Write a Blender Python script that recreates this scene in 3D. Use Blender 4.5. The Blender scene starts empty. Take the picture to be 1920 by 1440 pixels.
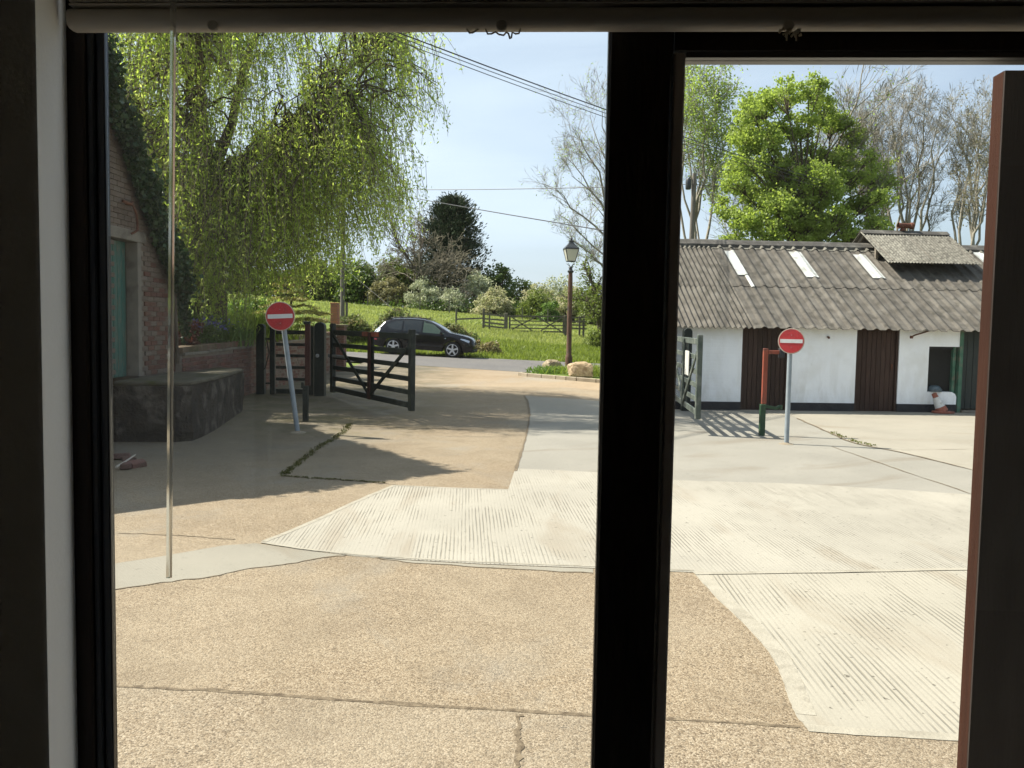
import bpy, bmesh, math, random
import numpy as np
from mathutils import Vector, Matrix, Quaternion
S = bpy.context.scene
C = S.collection
R = math.radians
PI = math.pi
# ------------------------------------------------------------------ camera
FPX = 1660.0
EYE = Vector((0, 0, 1.75))
_dn = Vector((-422, -24480, -1660)).normalized()          # world down seen by the lens (x right, y up, z back)
_sp = -_dn.z
_cp = math.sqrt(1 - _sp * _sp)
FWD = Vector((0, _cp, -_sp))
_sr = -_dn.x / _cp
_cr = math.sqrt(1 - _sr * _sr)
RIGHT = Vector((1, 0, 0)) * _cr + Vector((0, _sp, _cp)) * _sr
UP = Vector((0, _sp, _cp)) * _cr - Vector((1, 0, 0)) * _sr
cd = bpy.data.cameras.new('camera')
cam = bpy.data.objects.new('camera', cd)
C.objects.link(cam)
cd.sensor_width = 36.0
cd.lens = 36.0 * FPX / 1920
cd.clip_start = 0.05
cd.clip_end = 3000
cam.matrix_world = Matrix(((RIGHT.x, UP.x, -FWD.x, EYE.x), (RIGHT.y, UP.y, -FWD.y, EYE.y), (RIGHT.z, UP.z, -FWD.z, EYE.z), (0, 0, 0, 1)))
S.camera = cam
# ------------------------------------------------------------------ sky and sun
SUN_EL = R(50)
SUN_TO = Vector((-0.97, 0.243, 0)).normalized() * math.cos(SUN_EL) + Vector((0, 0, math.sin(SUN_EL)))
w = bpy.data.worlds.new('World')
S.world = w
w.use_nodes = True
nt = w.node_tree
bg = nt.nodes['Background']
sky = nt.nodes.new('ShaderNodeTexSky')
sky.sky_type = 'NISHITA'
sky.sun_disc = False
sky.sun_elevation = SUN_EL
sky.sun_rotation = math.atan2(SUN_TO.x, SUN_TO.y)
sky.air_density = 1.0
sky.dust_density = 1.6
sky.ozone_density = 1.6
tc = nt.nodes.new('ShaderNodeTexCoord')
mp = nt.nodes.new('ShaderNodeMapping')
mp.inputs['Scale'].default_value = (1.0, 1.0, 3.2)
mp.inputs['Rotation'].default_value = (0.1, 0.25, 0.3)
cl = nt.nodes.new('ShaderNodeTexNoise')
cl.inputs['Scale'].default_value = 1.9
cl.inputs['Detail'].default_value = 5
cl.inputs['Distortion'].default_value = 0.6
cr = nt.nodes.new('ShaderNodeMapRange')
cr.inputs['From Min'].default_value = 0.35
cr.inputs['From Max'].default_value = 0.75
cr.inputs['To Min'].default_value = 0.10
cr.inputs['To Max'].default_value = 0.62
mx = nt.nodes.new('ShaderNodeMixRGB')
mx.inputs['Color2'].default_value = (6.4, 7.4, 8.5, 1)
nt.links.new(tc.outputs['Generated'], mp.inputs['Vector'])
nt.links.new(mp.outputs['Vector'], cl.inputs['Vector'])
nt.links.new(cl.outputs['Fac'], cr.inputs['Value'])
vd_ = nt.nodes.new('ShaderNodeVectorMath')
vd_.operation = 'DOT_PRODUCT'
vd_.inputs[1].default_value = SUN_TO
nt.links.new(tc.outputs['Generated'], vd_.inputs[0])
gl_ = nt.nodes.new('ShaderNodeMapRange')                  # milky air thickens towards the sun
gl_.inputs['From Min'].default_value = -0.15
gl_.inputs['From Max'].default_value = 0.55
gl_.inputs['To Max'].default_value = 0.55
nt.links.new(vd_.outputs['Value'], gl_.inputs['Value'])
ad_ = nt.nodes.new('ShaderNodeMath')
ad_.operation = 'ADD'
ad_.use_clamp = True
nt.links.new(cr.outputs['Result'], ad_.inputs[0])
nt.links.new(gl_.outputs['Result'], ad_.inputs[1])
nt.links.new(ad_.outputs[0], mx.inputs['Fac'])
nt.links.new(sky.outputs['Color'], mx.inputs['Color1'])
nt.links.new(mx.outputs['Color'], bg.inputs['Color'])
bg.inputs['Strength'].default_value = 0.062
sl = bpy.data.lights.new('sun', 'SUN')
sl.energy = 5.0
sl.angle = R(0.55)
sl.color = (1.0, 0.93, 0.82)
so = bpy.data.objects.new('sun', sl)
C.objects.link(so)
so.rotation_euler = (-SUN_TO).to_track_quat('-Z', 'Y').to_euler()
so.location = (-20, 5, 30)
S.view_settings.view_transform = 'Standard'
S.view_settings.look = 'None'
S.view_settings.gamma = 1
S.view_settings.use_curve_mapping = False
S.view_settings.exposure = 1.32
S.render.engine = 'CYCLES'
S.cycles.use_denoising = True
S.cycles.max_bounces = 10
S.cycles.diffuse_bounces = 5
S.cycles.transparent_max_bounces = 12
S.cycles.sample_clamp_indirect = 8
# ------------------------------------------------------------------ terrain and picture measuring
def zroadn(X): return -0.02 - 0.046 * min(max(X, -9), 7)
def zroadf(X): return 0.105 - 0.03 * min(max(X, -9), 7)
def sst(a, b, x):
    t = min(max((x - a) / (b - a), 0), 1)
    return t * t * (3 - 2 * t)
def lerp(a, b, t): return a + (b - a) * t
def zt(X, Y):
    if Y <= 13: return 0.0
    if Y <= 33:
        k = 1 - 0.85 * sst(1.2, 3.6, X) * (1 - sst(20, 27, Y))
        if Y <= 18.3: return k * 0.185 * (Y - 13) / 5.3
        if Y <= 24: return k * 0.185
        if Y <= 27: return k * lerp(0.185, 0.17, (Y - 24) / 3)
        return lerp(k * 0.17, zroadn(X), (Y - 27) / 6)
    if Y <= 41: return lerp(zroadn(X), zroadf(X), (Y - 33) / 8)
    z62 = 1.3 - 0.07 * min(max(X, -14), 14)
    if Y <= 62: return lerp(zroadf(X), z62, (Y - 41) / 21)
    z110 = 2.65 - 0.065 * min(max(X, -40), 40)
    if Y <= 110: return lerp(z62, z110, (Y - 62) / 48)
    return z110 + 0.004 * (Y - 110)
def ray(px, py): return FWD + RIGHT * ((px - 960) / FPX) - UP * ((py - 720) / FPX)
def P(px, py, Y):
    d = ray(px, py)
    return EYE + d * (Y / d.y)
def Pz(px, py, z):
    d = ray(px, py)
    return EYE + d * ((z - 1.75) / d.z)
def G(px, py):
    d = ray(px, py)
    t = 1.0
    while t < 400:
        p = EYE + d * t
        if p.z < zt(p.x, p.y): break
        t += 0.05
    lo, hi = t - 0.05, t
    for _ in range(18):
        m = (lo + hi) / 2
        p = EYE + d * m
        if p.z < zt(p.x, p.y): hi = m
        else: lo = m
    return EYE + d * hi
def XatPx(px, Y, z=1.75):
    d0 = P(px, 610, Y)
    return d0.x
# ------------------------------------------------------------------ building helpers
def tag(o, label=None, cat=None, group=None, kind=None):
    if label: o['label'] = label
    if cat: o['category'] = cat
    if group: o['group'] = group
    if kind: o['kind'] = kind
    return o
def empty(name, loc, label=None, cat=None, group=None, rz=0.0):
    o = bpy.data.objects.new(name, None)
    C.objects.link(o)
    o.location = loc
    o.rotation_euler = (0, 0, rz)
    o.empty_display_size = 0.1
    return tag(o, label, cat, group)
def offset(parent):
    v = Vector((0, 0, 0))
    while parent is not None:
        v += parent.location
        parent = parent.parent
    return v
def link_obj(name, me, parent=None):
    o = bpy.data.objects.new(name, me)
    C.objects.link(o)
    if parent is not None: o.parent = parent
    return o
class MB:
    """collects shapes, then links them as one mesh object"""
    def __init__(self): self.v, self.f = [], []
    def add(self, vs, fs):
        n = len(self.v)
        self.v += [Vector(a) for a in vs]
        self.f += [tuple(i + n for i in f) for f in fs]
        return self
    def box(self, c, s, m=None):
        x, y, z = s[0] / 2, s[1] / 2, s[2] / 2
        vs = [Vector((i * x, j * y, k * z)) for k in (-1, 1) for j in (-1, 1) for i in (-1, 1)]
        if m is not None: vs = [m @ a for a in vs]
        return self.add([a + Vector(c) for a in vs], [(0, 2, 3, 1), (4, 5, 7, 6), (0, 1, 5, 4), (2, 6, 7, 3), (0, 4, 6, 2), (1, 3, 7, 5)])
    def box2(self, a, b):
        return self.box([(a[i] + b[i]) / 2 for i in range(3)], [abs(b[i] - a[i]) for i in range(3)])
    def bar(self, p0, p1, w_, h_, up=(0, 0, 1)):
        p0, p1 = Vector(p0), Vector(p1)
        d = (p1 - p0)
        x = d.normalized()
        y = Vector(up).cross(x)
        if y.length < 1e-4: y = Vector((0, 1, 0)).cross(x)
        y.normalize()
        z = x.cross(y)
        m = Matrix((x, y, z)).transposed()
        return self.box((p0 + p1) / 2, (d.length, w_, h_), m)
    def tube(self, pts, rad, n=8, cap=True):
        pts = [Vector(p) for p in pts]
        if not hasattr(rad, '__len__'): rad = [rad] * len(pts)
        vs, fs = [], []
        ref = None
        for i, p in enumerate(pts):
            t = (pts[min(i + 1, len(pts) - 1)] - pts[max(i - 1, 0)]).normalized()
            if ref is None:
                ref = t.orthogonal().normalized()
            ref = (ref - t * ref.dot(t))
            if ref.length < 1e-5: ref = t.orthogonal()
            ref.normalize()
            b = t.cross(ref)
            for k in range(n):
                a = 2 * PI * k / n
                vs.append(p + (ref * math.cos(a) + b * math.sin(a)) * rad[i])
        for i in range(len(pts) - 1):
            for k in range(n):
                k2 = (k + 1) % n
                fs.append((i * n + k, i * n + k2, (i + 1) * n + k2, (i + 1) * n + k))
        if cap:
            fs.append(tuple(range(n - 1, -1, -1)))
            fs.append(tuple((len(pts) - 1) * n + k for k in range(n)))
        return self.add(vs, fs)
    def lathe(self, prof, n=16, c=(0, 0, 0), m=None, cap=True):
        c = Vector(c)
        vs, fs = [], []
        for r_, z in prof:
            for k in range(n):
                a = 2 * PI * k / n
                q = Vector((r_ * math.cos(a), r_ * math.sin(a), z))
                vs.append((m @ q if m is not None else q) + c)
        for i in range(len(prof) - 1):
            for k in range(n):
                k2 = (k + 1) % n
                fs.append((i * n + k, i * n + k2, (i + 1) * n + k2, (i + 1) * n + k))
        if cap:
            fs.append(tuple(range(n - 1, -1, -1)))
            fs.append(tuple((len(prof) - 1) * n + k for k in range(n)))
        return self.add(vs, fs)
    def prism(self, poly, d, m=None):
        """poly: list of 3-D points, pushed along vector d"""
        d = Vector(d)
        n = len(poly)
        vs = [Vector(p) for p in poly] + [Vector(p) + d for p in poly]
        fs = [tuple(range(n - 1, -1, -1)), tuple(range(n, 2 * n))] + [(i, (i + 1) % n, n + (i + 1) % n, n + i) for i in range(n)]
        if m is not None: vs = [m @ a for a in vs]
        return self.add(vs, fs)
    def build(self, name, mat, parent=None, local=False, bevel=0, smooth=False, label=None, seg=1):
        off = Vector((0, 0, 0)) if local else offset(parent)
        me = bpy.data.meshes.new(name)
        me.from_pydata([tuple(a - off) for a in self.v], [], self.f)
        bm = bmesh.new()
        bm.from_mesh(me)
        bmesh.ops.recalc_face_normals(bm, faces=bm.faces)
        if bevel:
            es = [e for e in bm.edges if len(e.link_faces) == 2 and e.calc_face_angle(0) > 0.6]
            bmesh.ops.bevel(bm, geom=es, offset=bevel, segments=seg, affect='EDGES', profile=0.6, clamp_overlap=True)
        bm.to_mesh(me)
        bm.free()
        if mat: me.materials.append(mat)
        if smooth:
            me.polygons.foreach_set('use_smooth', [True] * len(me.polygons))
            try: me.set_sharp_from_angle(angle=R(38))
            except Exception: pass
        o = link_obj(name, me, parent)
        if label: o['label'] = label
        return o
def np_obj(name, V, F, mat, parent=None, local=False):
    """big mesh from numpy: V (n,3), F (m,k)"""
    V = np.asarray(V, dtype=np.float32)
    F = np.asarray(F, dtype=np.int32)
    if not local: V = V - np.array(offset(parent), dtype=np.float32)
    me = bpy.data.meshes.new(name)
    k = F.shape[1]
    me.vertices.add(len(V))
    me.vertices.foreach_set('co', V.ravel())
    me.loops.add(F.size)
    me.loops.foreach_set('vertex_index', F.ravel())
    me.polygons.add(len(F))
    me.polygons.foreach_set('loop_start', np.arange(0, F.size, k, dtype=np.int32))
    me.update(calc_edges=True)
    me.materials.append(mat)
    return link_obj(name, me, parent)
def unit(a): return a / np.maximum(np.linalg.norm(a, axis=-1, keepdims=True), 1e-9)
def leaves(cs, size, aspect, rng, dirs=None, spread=1.0):
    """diamond leaves: returns V, F"""
    n = len(cs)
    a = rng.normal(size=(n, 3))
    if dirs is not None: a = unit(dirs) + unit(a) * spread
    a = unit(a)
    b = unit(np.cross(a, rng.normal(size=(n, 3))))
    s = np.broadcast_to(size, (n,))[:, None] * rng.uniform(0.65, 1.25, size=(n, 1))
    nrm = np.cross(a, b)
    cup = nrm * s * rng.uniform(-0.12, 0.12, size=(n, 1))
    V = np.stack([cs - a * s * 0.5, cs + b * s * aspect * 0.5 + cup, cs + a * s * 0.5, cs - b * s * aspect * 0.5 + cup], 1).reshape(-1, 3)
    F = np.arange(4 * n).reshape(-1, 4)
    return V, F
# ------------------------------------------------------------------ materials
def newmat(name):
    m = bpy.data.materials.new(name)
    m.use_nodes = True
    t = m.node_tree
    return m, t, t.nodes['Principled BSDF']
def coordn(t, world):
    if world:
        g = t.nodes.new('ShaderNodeNewGeometry')
        return g.outputs['Position']
    g = t.nodes.new('ShaderNodeTexCoord')
    return g.outputs['Object']
def noise(t, co, scale, detail=4, dist=0.0, rough=0.55):
    n = t.nodes.new('ShaderNodeTexNoise')
    n.inputs['Scale'].default_value = scale
    n.inputs['Detail'].default_value = detail
    n.inputs['Distortion'].default_value = dist
    n.inputs['Roughness'].default_value = rough
    if co is not None: t.links.new(co, n.inputs['Vector'])
    return n.outputs['Fac']
def mapr(t, v, a, b, c=0.0, d=1.0):
    n = t.nodes.new('ShaderNodeMapRange')
    n.inputs['From Min'].default_value = a
    n.inputs['From Max'].default_value = b
    n.inputs['To Min'].default_value = c
    n.inputs['To Max'].default_value = d
    t.links.new(v, n.inputs['Value'])
    return n.outputs['Result']
def rgb4(c): return (c[0], c[1], c[2], 1)
def mixc(t, fac, a, b, mode='MIX'):
    n = t.nodes.new('ShaderNodeMixRGB')
    n.blend_type = mode
    for sock, v in (('Fac', fac), ('Color1', a), ('Color2', b)):
        if isinstance(v, bpy.types.NodeSocket): t.links.new(v, n.inputs[sock])
        elif isinstance(v, (int, float)): n.inputs[sock].default_value = v
        else: n.inputs[sock].default_value = rgb4(v)
    return n.outputs['Color']
def math_(t, op, a, b=0.0):
    n = t.nodes.new('ShaderNodeMath')
    n.operation = op
    for i, v in ((0, a), (1, b)):
        if isinstance(v, bpy.types.NodeSocket): t.links.new(v, n.inputs[i])
        else: n.inputs[i].default_value = v
    return n.outputs[0]
def bump(t, pr, h, strength=0.4, dist=0.02):
    n = t.nodes.new('ShaderNodeBump')
    n.inputs['Strength'].default_value = strength
    n.inputs['Distance'].default_value = dist
    t.links.new(h, n.inputs['Height'])
    t.links.new(n.outputs['Normal'], pr.inputs['Normal'])
def mapping(t, co, scale=(1, 1, 1), rot=(0, 0, 0)):
    n = t.nodes.new('ShaderNodeMapping')
    n.inputs['Scale'].default_value = scale
    n.inputs['Rotation'].default_value = rot
    t.links.new(co, n.inputs['Vector'])
    return n.outputs['Vector']
def pmat(name, c1, c2, scale=6, rough=0.8, bmp=0.3, bscale=None, c3=None, s3=2.0, world=False, stretch=None, metal=0.0, spec=0.3, rnd=0.0, lohi=(0.35, 0.65), bdist=0.01):
    """two-tone noisy surface; c3: blotches of a third colour; rnd: brightness differs from object to object"""
    m, t, p = newmat(name)
    co = coordn(t, world)
    if stretch: co = mapping(t, co, stretch)
    f = mapr(t, noise(t, co, scale, 6), lohi[0], lohi[1])
    col = mixc(t, f, c1, c2)
    if c3 is not None:
        f3 = mapr(t, noise(t, co, s3, 7, 0.3), 0.52, 0.66)
        col = mixc(t, f3, col, c3)
    if rnd:
        oi = t.nodes.new('ShaderNodeObjectInfo')
        hs = t.nodes.new('ShaderNodeHueSaturation')
        t.links.new(mapr(t, oi.outputs['Random'], 0, 1, 1 - rnd, 1 + rnd), hs.inputs['Value'])
        t.links.new(col, hs.inputs['Color'])
        col = hs.outputs['Color']
    t.links.new(col, p.inputs['Base Color'])
    p.inputs['Roughness'].default_value = rough
    p.inputs['Metallic'].default_value = metal
    p.inputs['Specular IOR Level'].default_value = spec
    if bmp: bump(t, p, noise(t, co, bscale or scale * 5, 5), bmp, bdist)
    return m
def leafmat(name, dark, light, trans=0.35, nscale=0.7, rough=0.5, tint=None):
    m, t, p = newmat(name)
    g = t.nodes.new('ShaderNodeNewGeometry')
    f = mapr(t, noise(t, g.outputs['Position'], nscale, 3), 0.3, 0.7)
    fr = math_(t, 'ADD', math_(t, 'MULTIPLY', f, 0.55), math_(t, 'MULTIPLY', g.outputs['Random Per Island'], 0.5))
    col = mixc(t, fr, dark, light)
    if tint is not None:
        f2 = mapr(t, noise(t, g.outputs['Position'], nscale * 2.3, 4), 0.5, 0.62)
        f2 = math_(t, 'MULTIPLY', f2, mapr(t, g.outputs['Random Per Island'], 0.3, 0.5))
        col = mixc(t, f2, col, tint)
    t.links.new(col, p.inputs['Base Color'])
    p.inputs['Roughness'].default_value = rough
    p.inputs['Specular IOR Level'].default_value = 0.25
    tr = t.nodes.new('ShaderNodeBsdfTranslucent')
    hs = t.nodes.new('ShaderNodeHueSaturation')
    hs.inputs['Saturation'].default_value = 1.15
    hs.inputs['Value'].default_value = 1.35
    t.links.new(col, hs.inputs['Color'])
    t.links.new(hs.outputs['Color'], tr.inputs['Color'])
    ms = t.nodes.new('ShaderNodeMixShader')
    ms.inputs['Fac'].default_value = trans
    t.links.new(p.outputs['BSDF'], ms.inputs[1])
    t.links.new(tr.outputs['BSDF'], ms.inputs[2])
    t.links.new(ms.outputs['Shader'], t.nodes['Material Output'].inputs['Surface'])
    return m
def panemat(name, tint=(0.93, 0.96, 0.94), refl=1.0, ior=1.5, rough=0.0, dust=0.0):
    m, t, p = newmat(name)
    tr = t.nodes.new('ShaderNodeBsdfTransparent')
    tr.inputs['Color'].default_value = rgb4(tint)
    gl = t.nodes.new('ShaderNodeBsdfGlossy')
    gl.inputs['Roughness'].default_value = rough
    fr = t.nodes.new('ShaderNodeFresnel')
    fr.inputs['IOR'].default_value = ior
    ms = t.nodes.new('ShaderNodeMixShader')
    t.links.new(math_(t, 'MULTIPLY', fr.outputs['Fac'], refl), ms.inputs['Fac'])
    t.links.new(tr.outputs['BSDF'], ms.inputs[1])
    t.links.new(gl.outputs['BSDF'], ms.inputs[2])
    last = ms.outputs['Shader']
    if dust:
        du = t.nodes.new('ShaderNodeBsdfTranslucent')
        du.inputs['Color'].default_value = (0.8, 0.78, 0.72, 1)
        md = t.nodes.new('ShaderNodeMixShader')
        co = coordn(t, True)
        t.links.new(mapr(t, noise(t, co, 7, 8, 0.6, 0.7), 0.35, 0.75, dust * 0.3, dust), md.inputs['Fac'])
        t.links.new(last, md.inputs[1])
        t.links.new(du.outputs['BSDF'], md.inputs[2])
        last = md.outputs['Shader']
    t.links.new(last, t.nodes['Material Output'].inputs['Surface'])
    return m
def aggmat(name, cols, dark, pale, vs=95, stain=0.5, moss=None):
    """exposed-aggregate concrete: pebbles of several browns in a sandy matrix, world coordinates"""
    m, t, p = newmat(name)
    co = coordn(t, True)
    v = t.nodes.new('ShaderNodeTexVoronoi')
    v.inputs['Scale'].default_value = vs
    t.links.new(co, v.inputs['Vector'])
    sep = t.nodes.new('ShaderNodeSeparateColor')
    t.links.new(v.outputs['Color'], sep.inputs['Color'])
    rp = t.nodes.new('ShaderNodeValToRGB')
    rp.color_ramp.interpolation = 'LINEAR'
    e = rp.color_ramp.elements
    e[0].position = 0.0
    e[0].color = rgb4(cols[0])
    e[1].position = 1.0
    e[1].color = rgb4(cols[-1])
    for i, c in enumerate(cols[1:-1]):
        x = e.new((i + 1) / (len(cols) - 1))
        x.color = rgb4(c)
    t.links.new(sep.outputs['Red'], rp.inputs['Fac'])
    col = rp.outputs['Color']
    v2 = t.nodes.new('ShaderNodeTexVoronoi')
    v2.inputs['Scale'].default_value = vs * 0.5
    t.links.new(co, v2.inputs['Vector'])
    s2 = t.nodes.new('ShaderNodeSeparateColor')
    t.links.new(v2.outputs['Color'], s2.inputs['Color'])
    pit = math_(t, 'MULTIPLY', mapr(t, s2.outputs['Green'], 0.72, 0.80), mapr(t, v2.outputs['Distance'], 0.5, 0.3))
    col = mixc(t, math_(t, 'MULTIPLY', pit, 0.9), col, tuple(c * 0.62 for c in dark))
    spk = math_(t, 'MULTIPLY', mapr(t, s2.outputs['Blue'], 0.9, 0.93), mapr(t, v2.outputs['Distance'], 0.4, 0.25))
    col = mixc(t, math_(t, 'MULTIPLY', spk, 0.6), col, pale)
    big = mapr(t, noise(t, co, 0.55, 6, 0.4), 0.38, 0.68)
    col = mixc(t, math_(t, 'MULTIPLY', big, stain), col, dark, 'MULTIPLY') if False else mixc(t, math_(t, 'MULTIPLY', big, stain), col, pale)
    mid = mapr(t, noise(t, co, 3.1, 6, 0.6), 0.45, 0.75)
    col = mixc(t, math_(t, 'MULTIPLY', mid, 0.28), col, dark)
    fine = mapr(t, noise(t, co, 40, 3), 0.3, 0.7)
    col = mixc(t, math_(t, 'MULTIPLY', fine, 0.25), col, pale)
    blot = mapr(t, noise(t, co, 0.8, 9, 0.8, 0.7), 0.50, 0.60)
    col = mixc(t, math_(t, 'MULTIPLY', blot, 0.14), col, tuple(c * 0.8 for c in dark))
    grey = mapr(t, noise(t, co, 0.31, 8, 0.5, 0.65), 0.54, 0.64)
    gm = sum(pale) / 3
    col = mixc(t, math_(t, 'MULTIPLY', grey, 0.5), col, (gm * 0.98, gm * 0.93, gm * 0.80))
    spots = mapr(t, noise(t, co, 9, 4, 0.2), 0.66, 0.72)
    col = mixc(t, math_(t, 'MULTIPLY', spots, 0.28), col, tuple(c * 0.6 for c in dark))
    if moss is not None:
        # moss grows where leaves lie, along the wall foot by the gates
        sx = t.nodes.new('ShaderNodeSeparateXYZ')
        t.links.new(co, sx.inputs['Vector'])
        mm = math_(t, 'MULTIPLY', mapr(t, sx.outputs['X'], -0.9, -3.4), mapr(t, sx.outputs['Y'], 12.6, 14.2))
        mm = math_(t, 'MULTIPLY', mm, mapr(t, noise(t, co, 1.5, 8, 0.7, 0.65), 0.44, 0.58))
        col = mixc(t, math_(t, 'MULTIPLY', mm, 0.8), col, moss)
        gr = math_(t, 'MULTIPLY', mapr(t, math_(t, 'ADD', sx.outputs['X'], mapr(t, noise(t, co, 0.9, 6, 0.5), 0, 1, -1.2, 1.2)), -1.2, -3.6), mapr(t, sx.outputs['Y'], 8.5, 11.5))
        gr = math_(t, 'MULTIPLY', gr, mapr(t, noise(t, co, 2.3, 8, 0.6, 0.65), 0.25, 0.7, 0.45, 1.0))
        col = mixc(t, math_(t, 'MULTIPLY', gr, 0.74), col, (0.088, 0.082, 0.066))  # grey grime near the building, strengthened to deepen the shade there
    t.links.new(col, p.inputs['Base Color'])
    p.inputs['Roughness'].default_value = 0.9
    p.inputs['Specular IOR Level'].default_value = 0.2
    h = math_(t, 'ADD', mapr(t, v.outputs['Distance'], 0, 0.7, 1, 0), math_(t, 'MULTIPLY', noise(t, co, 18, 5), 1.2))
    bump(t, p, h, 0.5, 0.006)
    return m
def ribmat(name, base, dark, period, ang, rough=0.85, ribs=1.0, patch=0.5):
    """tamped concrete: grooves along one direction, worn away in places"""
    m, t, p = newmat(name)
    co = coordn(t, True)
    mc = mapping(t, co, (1, 1, 1), (0, 0, ang))
    sx = t.nodes.new('ShaderNodeSeparateXYZ')
    t.links.new(mc, sx.inputs['Vector'])
    wob = math_(t, 'MULTIPLY', noise(t, mapping(t, mc, (1.2, 0.5, 1)), 1.6, 3), 0.012)
    x = math_(t, 'ADD', sx.outputs['X'], wob)
    jit = math_(t, 'MULTIPLY', noise(t, mapping(t, mc, (1 / period * 0.31, 0.25, 1)), 1.0, 2), period * 0.9)
    x = math_(t, 'ADD', x, jit)
    s = math_(t, 'SINE', math_(t, 'MULTIPLY', x, 2 * PI / period))
    g = mapr(t, s, -0.1, 0.9)
    wear = mapr(t, noise(t, mapping(t, mc, (1.5, 0.8, 1)), 1.3, 7, 0.6), 0.42, 0.60)
    broken = mapr(t, noise(t, mapping(t, mc, (16, 1.6, 1)), 1.0, 7), 0.36, 0.54)
    gg = math_(t, 'MULTIPLY', math_(t, 'MULTIPLY', g, mapr(t, wear, 0, 1, 0.12, 1.0)), mapr(t, broken, 0, 1, 0.15, 1.0))
    col = mixc(t, mapr(t, noise(t, co, 0.9, 7, 0.4), 0.35, 0.7), base, tuple(c * 0.87 for c in base))
    col = mixc(t, math_(t, 'MULTIPLY', mapr(t, noise(t, co, 60, 4), 0.45, 0.75), 0.35), col, tuple(c * 0.7 for c in base))
    col = mixc(t, math_(t, 'MULTIPLY', gg, 0.62 * ribs), col, dark)
    dirt = mapr(t, noise(t, mapping(t, mc, (1.6, 0.45, 1)), 1.0, 8, 0.7), 0.55, 0.68)
    col = mixc(t, math_(t, 'MULTIPLY', dirt, 0.45), col, (base[0] * 0.66, base[1] * 0.58, base[2] * 0.50))
    big = mapr(t, noise(t, co, 0.42, 8, 0.5), 0.50, 0.64)
    col = mixc(t, math_(t, 'MULTIPLY', big, 0.35), col, tuple(c * 0.72 for c in base))
    st = mapr(t, noise(t, co, 23, 3), 0.66, 0.72)
    col = mixc(t, math_(t, 'MULTIPLY', st, 0.8), col, tuple(c * 0.4 for c in dark))
    t.links.new(col, p.inputs['Base Color'])
    p.inputs['Roughness'].default_value = rough
    p.inputs['Specular IOR Level'].default_value = 0.2
    h = math_(t, 'SUBTRACT', math_(t, 'MULTIPLY', noise(t, co, 70, 4), 0.35), math_(t, 'MULTIPLY', gg, ribs))
    bump(t, p, h, 0.6, 0.006)
    return m
# ================================================================== SETTING: ground, road, concrete
RNG = np.random.default_rng(7)
def grid_obj(name, xs, ys, dz, mat, fn=None, kind='structure', label=None):
    fn = fn or zt
    V = [(x, y, fn(x, y) + dz) for y in ys for x in xs]
    nx = len(xs)
    F = [(j * nx + i, j * nx + i + 1, (j + 1) * nx + i + 1, (j + 1) * nx + i) for j in range(len(ys) - 1) for i in range(nx - 1)]
    o = np_obj(name, V, F, mat)
    o.data.polygons.foreach_set('use_smooth', [True] * len(o.data.polygons))
    return tag(o, label, kind=kind)
def frange(a, b, s): return list(np.arange(a, b - s * 0.01, s)) + [b]
TAN = [(0.076, 0.051, 0.030), (0.164, 0.120, 0.074), (0.222, 0.168, 0.107), (0.262, 0.205, 0.137), (0.345, 0.286, 0.205)]
m_grassland = pmat('grass_soil', (0.062, 0.093, 0.0155), (0.1364, 0.1798, 0.0403), 0.35, 0.9, 0.5, 9, c3=(0.1612, 0.186, 0.0558), s3=0.12, world=True, spec=0.1)
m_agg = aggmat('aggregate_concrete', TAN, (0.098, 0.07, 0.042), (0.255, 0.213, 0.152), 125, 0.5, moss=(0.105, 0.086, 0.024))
m_agg2 = aggmat('aggregate_concrete_apron', [(0.078, 0.053, 0.032), (0.167, 0.124, 0.079), (0.222, 0.171, 0.112), (0.263, 0.210, 0.145), (0.345, 0.289, 0.212)], (0.10, 0.074, 0.047), (0.255, 0.217, 0.16), 118, 0.55)
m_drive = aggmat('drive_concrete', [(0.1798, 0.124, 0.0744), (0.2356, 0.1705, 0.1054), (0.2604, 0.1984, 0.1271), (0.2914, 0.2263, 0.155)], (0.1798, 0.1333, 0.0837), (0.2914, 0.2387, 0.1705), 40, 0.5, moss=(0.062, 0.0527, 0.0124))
m_road = aggmat('road_asphalt', [(0.0806, 0.0775, 0.0775), (0.1054, 0.0992, 0.0992), (0.124, 0.1209, 0.1178), (0.155, 0.1488, 0.1426)], (0.0868, 0.0806, 0.0806), (0.1488, 0.1364, 0.124), 30, 0.5)
m_rib1 = ribmat('tamped_concrete', (0.315, 0.292, 0.242), (0.135, 0.12, 0.092), 0.031, R(-3.0), patch=.5)
m_rib2 = ribmat('tamped_concrete_wide', (0.32, 0.295, 0.24), (0.135, 0.12, 0.09), 0.034, R(1.6))
m_grey = ribmat('grey_concrete', (0.245, 0.23, 0.195), (0.13, 0.12, 0.098), 0.05, R(60), ribs=0.16)
m_brush = ribmat('brushed_concrete', (0.248, 0.2294, 0.186), (0.124, 0.1147, 0.093), 0.022, R(-40), ribs=0.4)
m_yardc = ribmat('pale_yard_concrete', (0.285, 0.26, 0.21), (0.19, 0.17, 0.132), 0.3, R(90), ribs=0.12)
m_edge = pmat('trowelled_concrete', (0.265, 0.242, 0.192), (0.31, 0.283, 0.228), 9, 0.85, 0.5, 60, c3=(0.22, 0.198, 0.155), s3=5, world=True)
m_crack = pmat('joint_dirt', (0.075, 0.055, 0.034), (0.185, 0.145, 0.095), 22, 0.95, 0.5, world=True)
m_moss = leafmat('moss', (0.0434, 0.0434, 0.00744), (0.093, 0.093, 0.0186), 0.1, 5)

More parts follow.
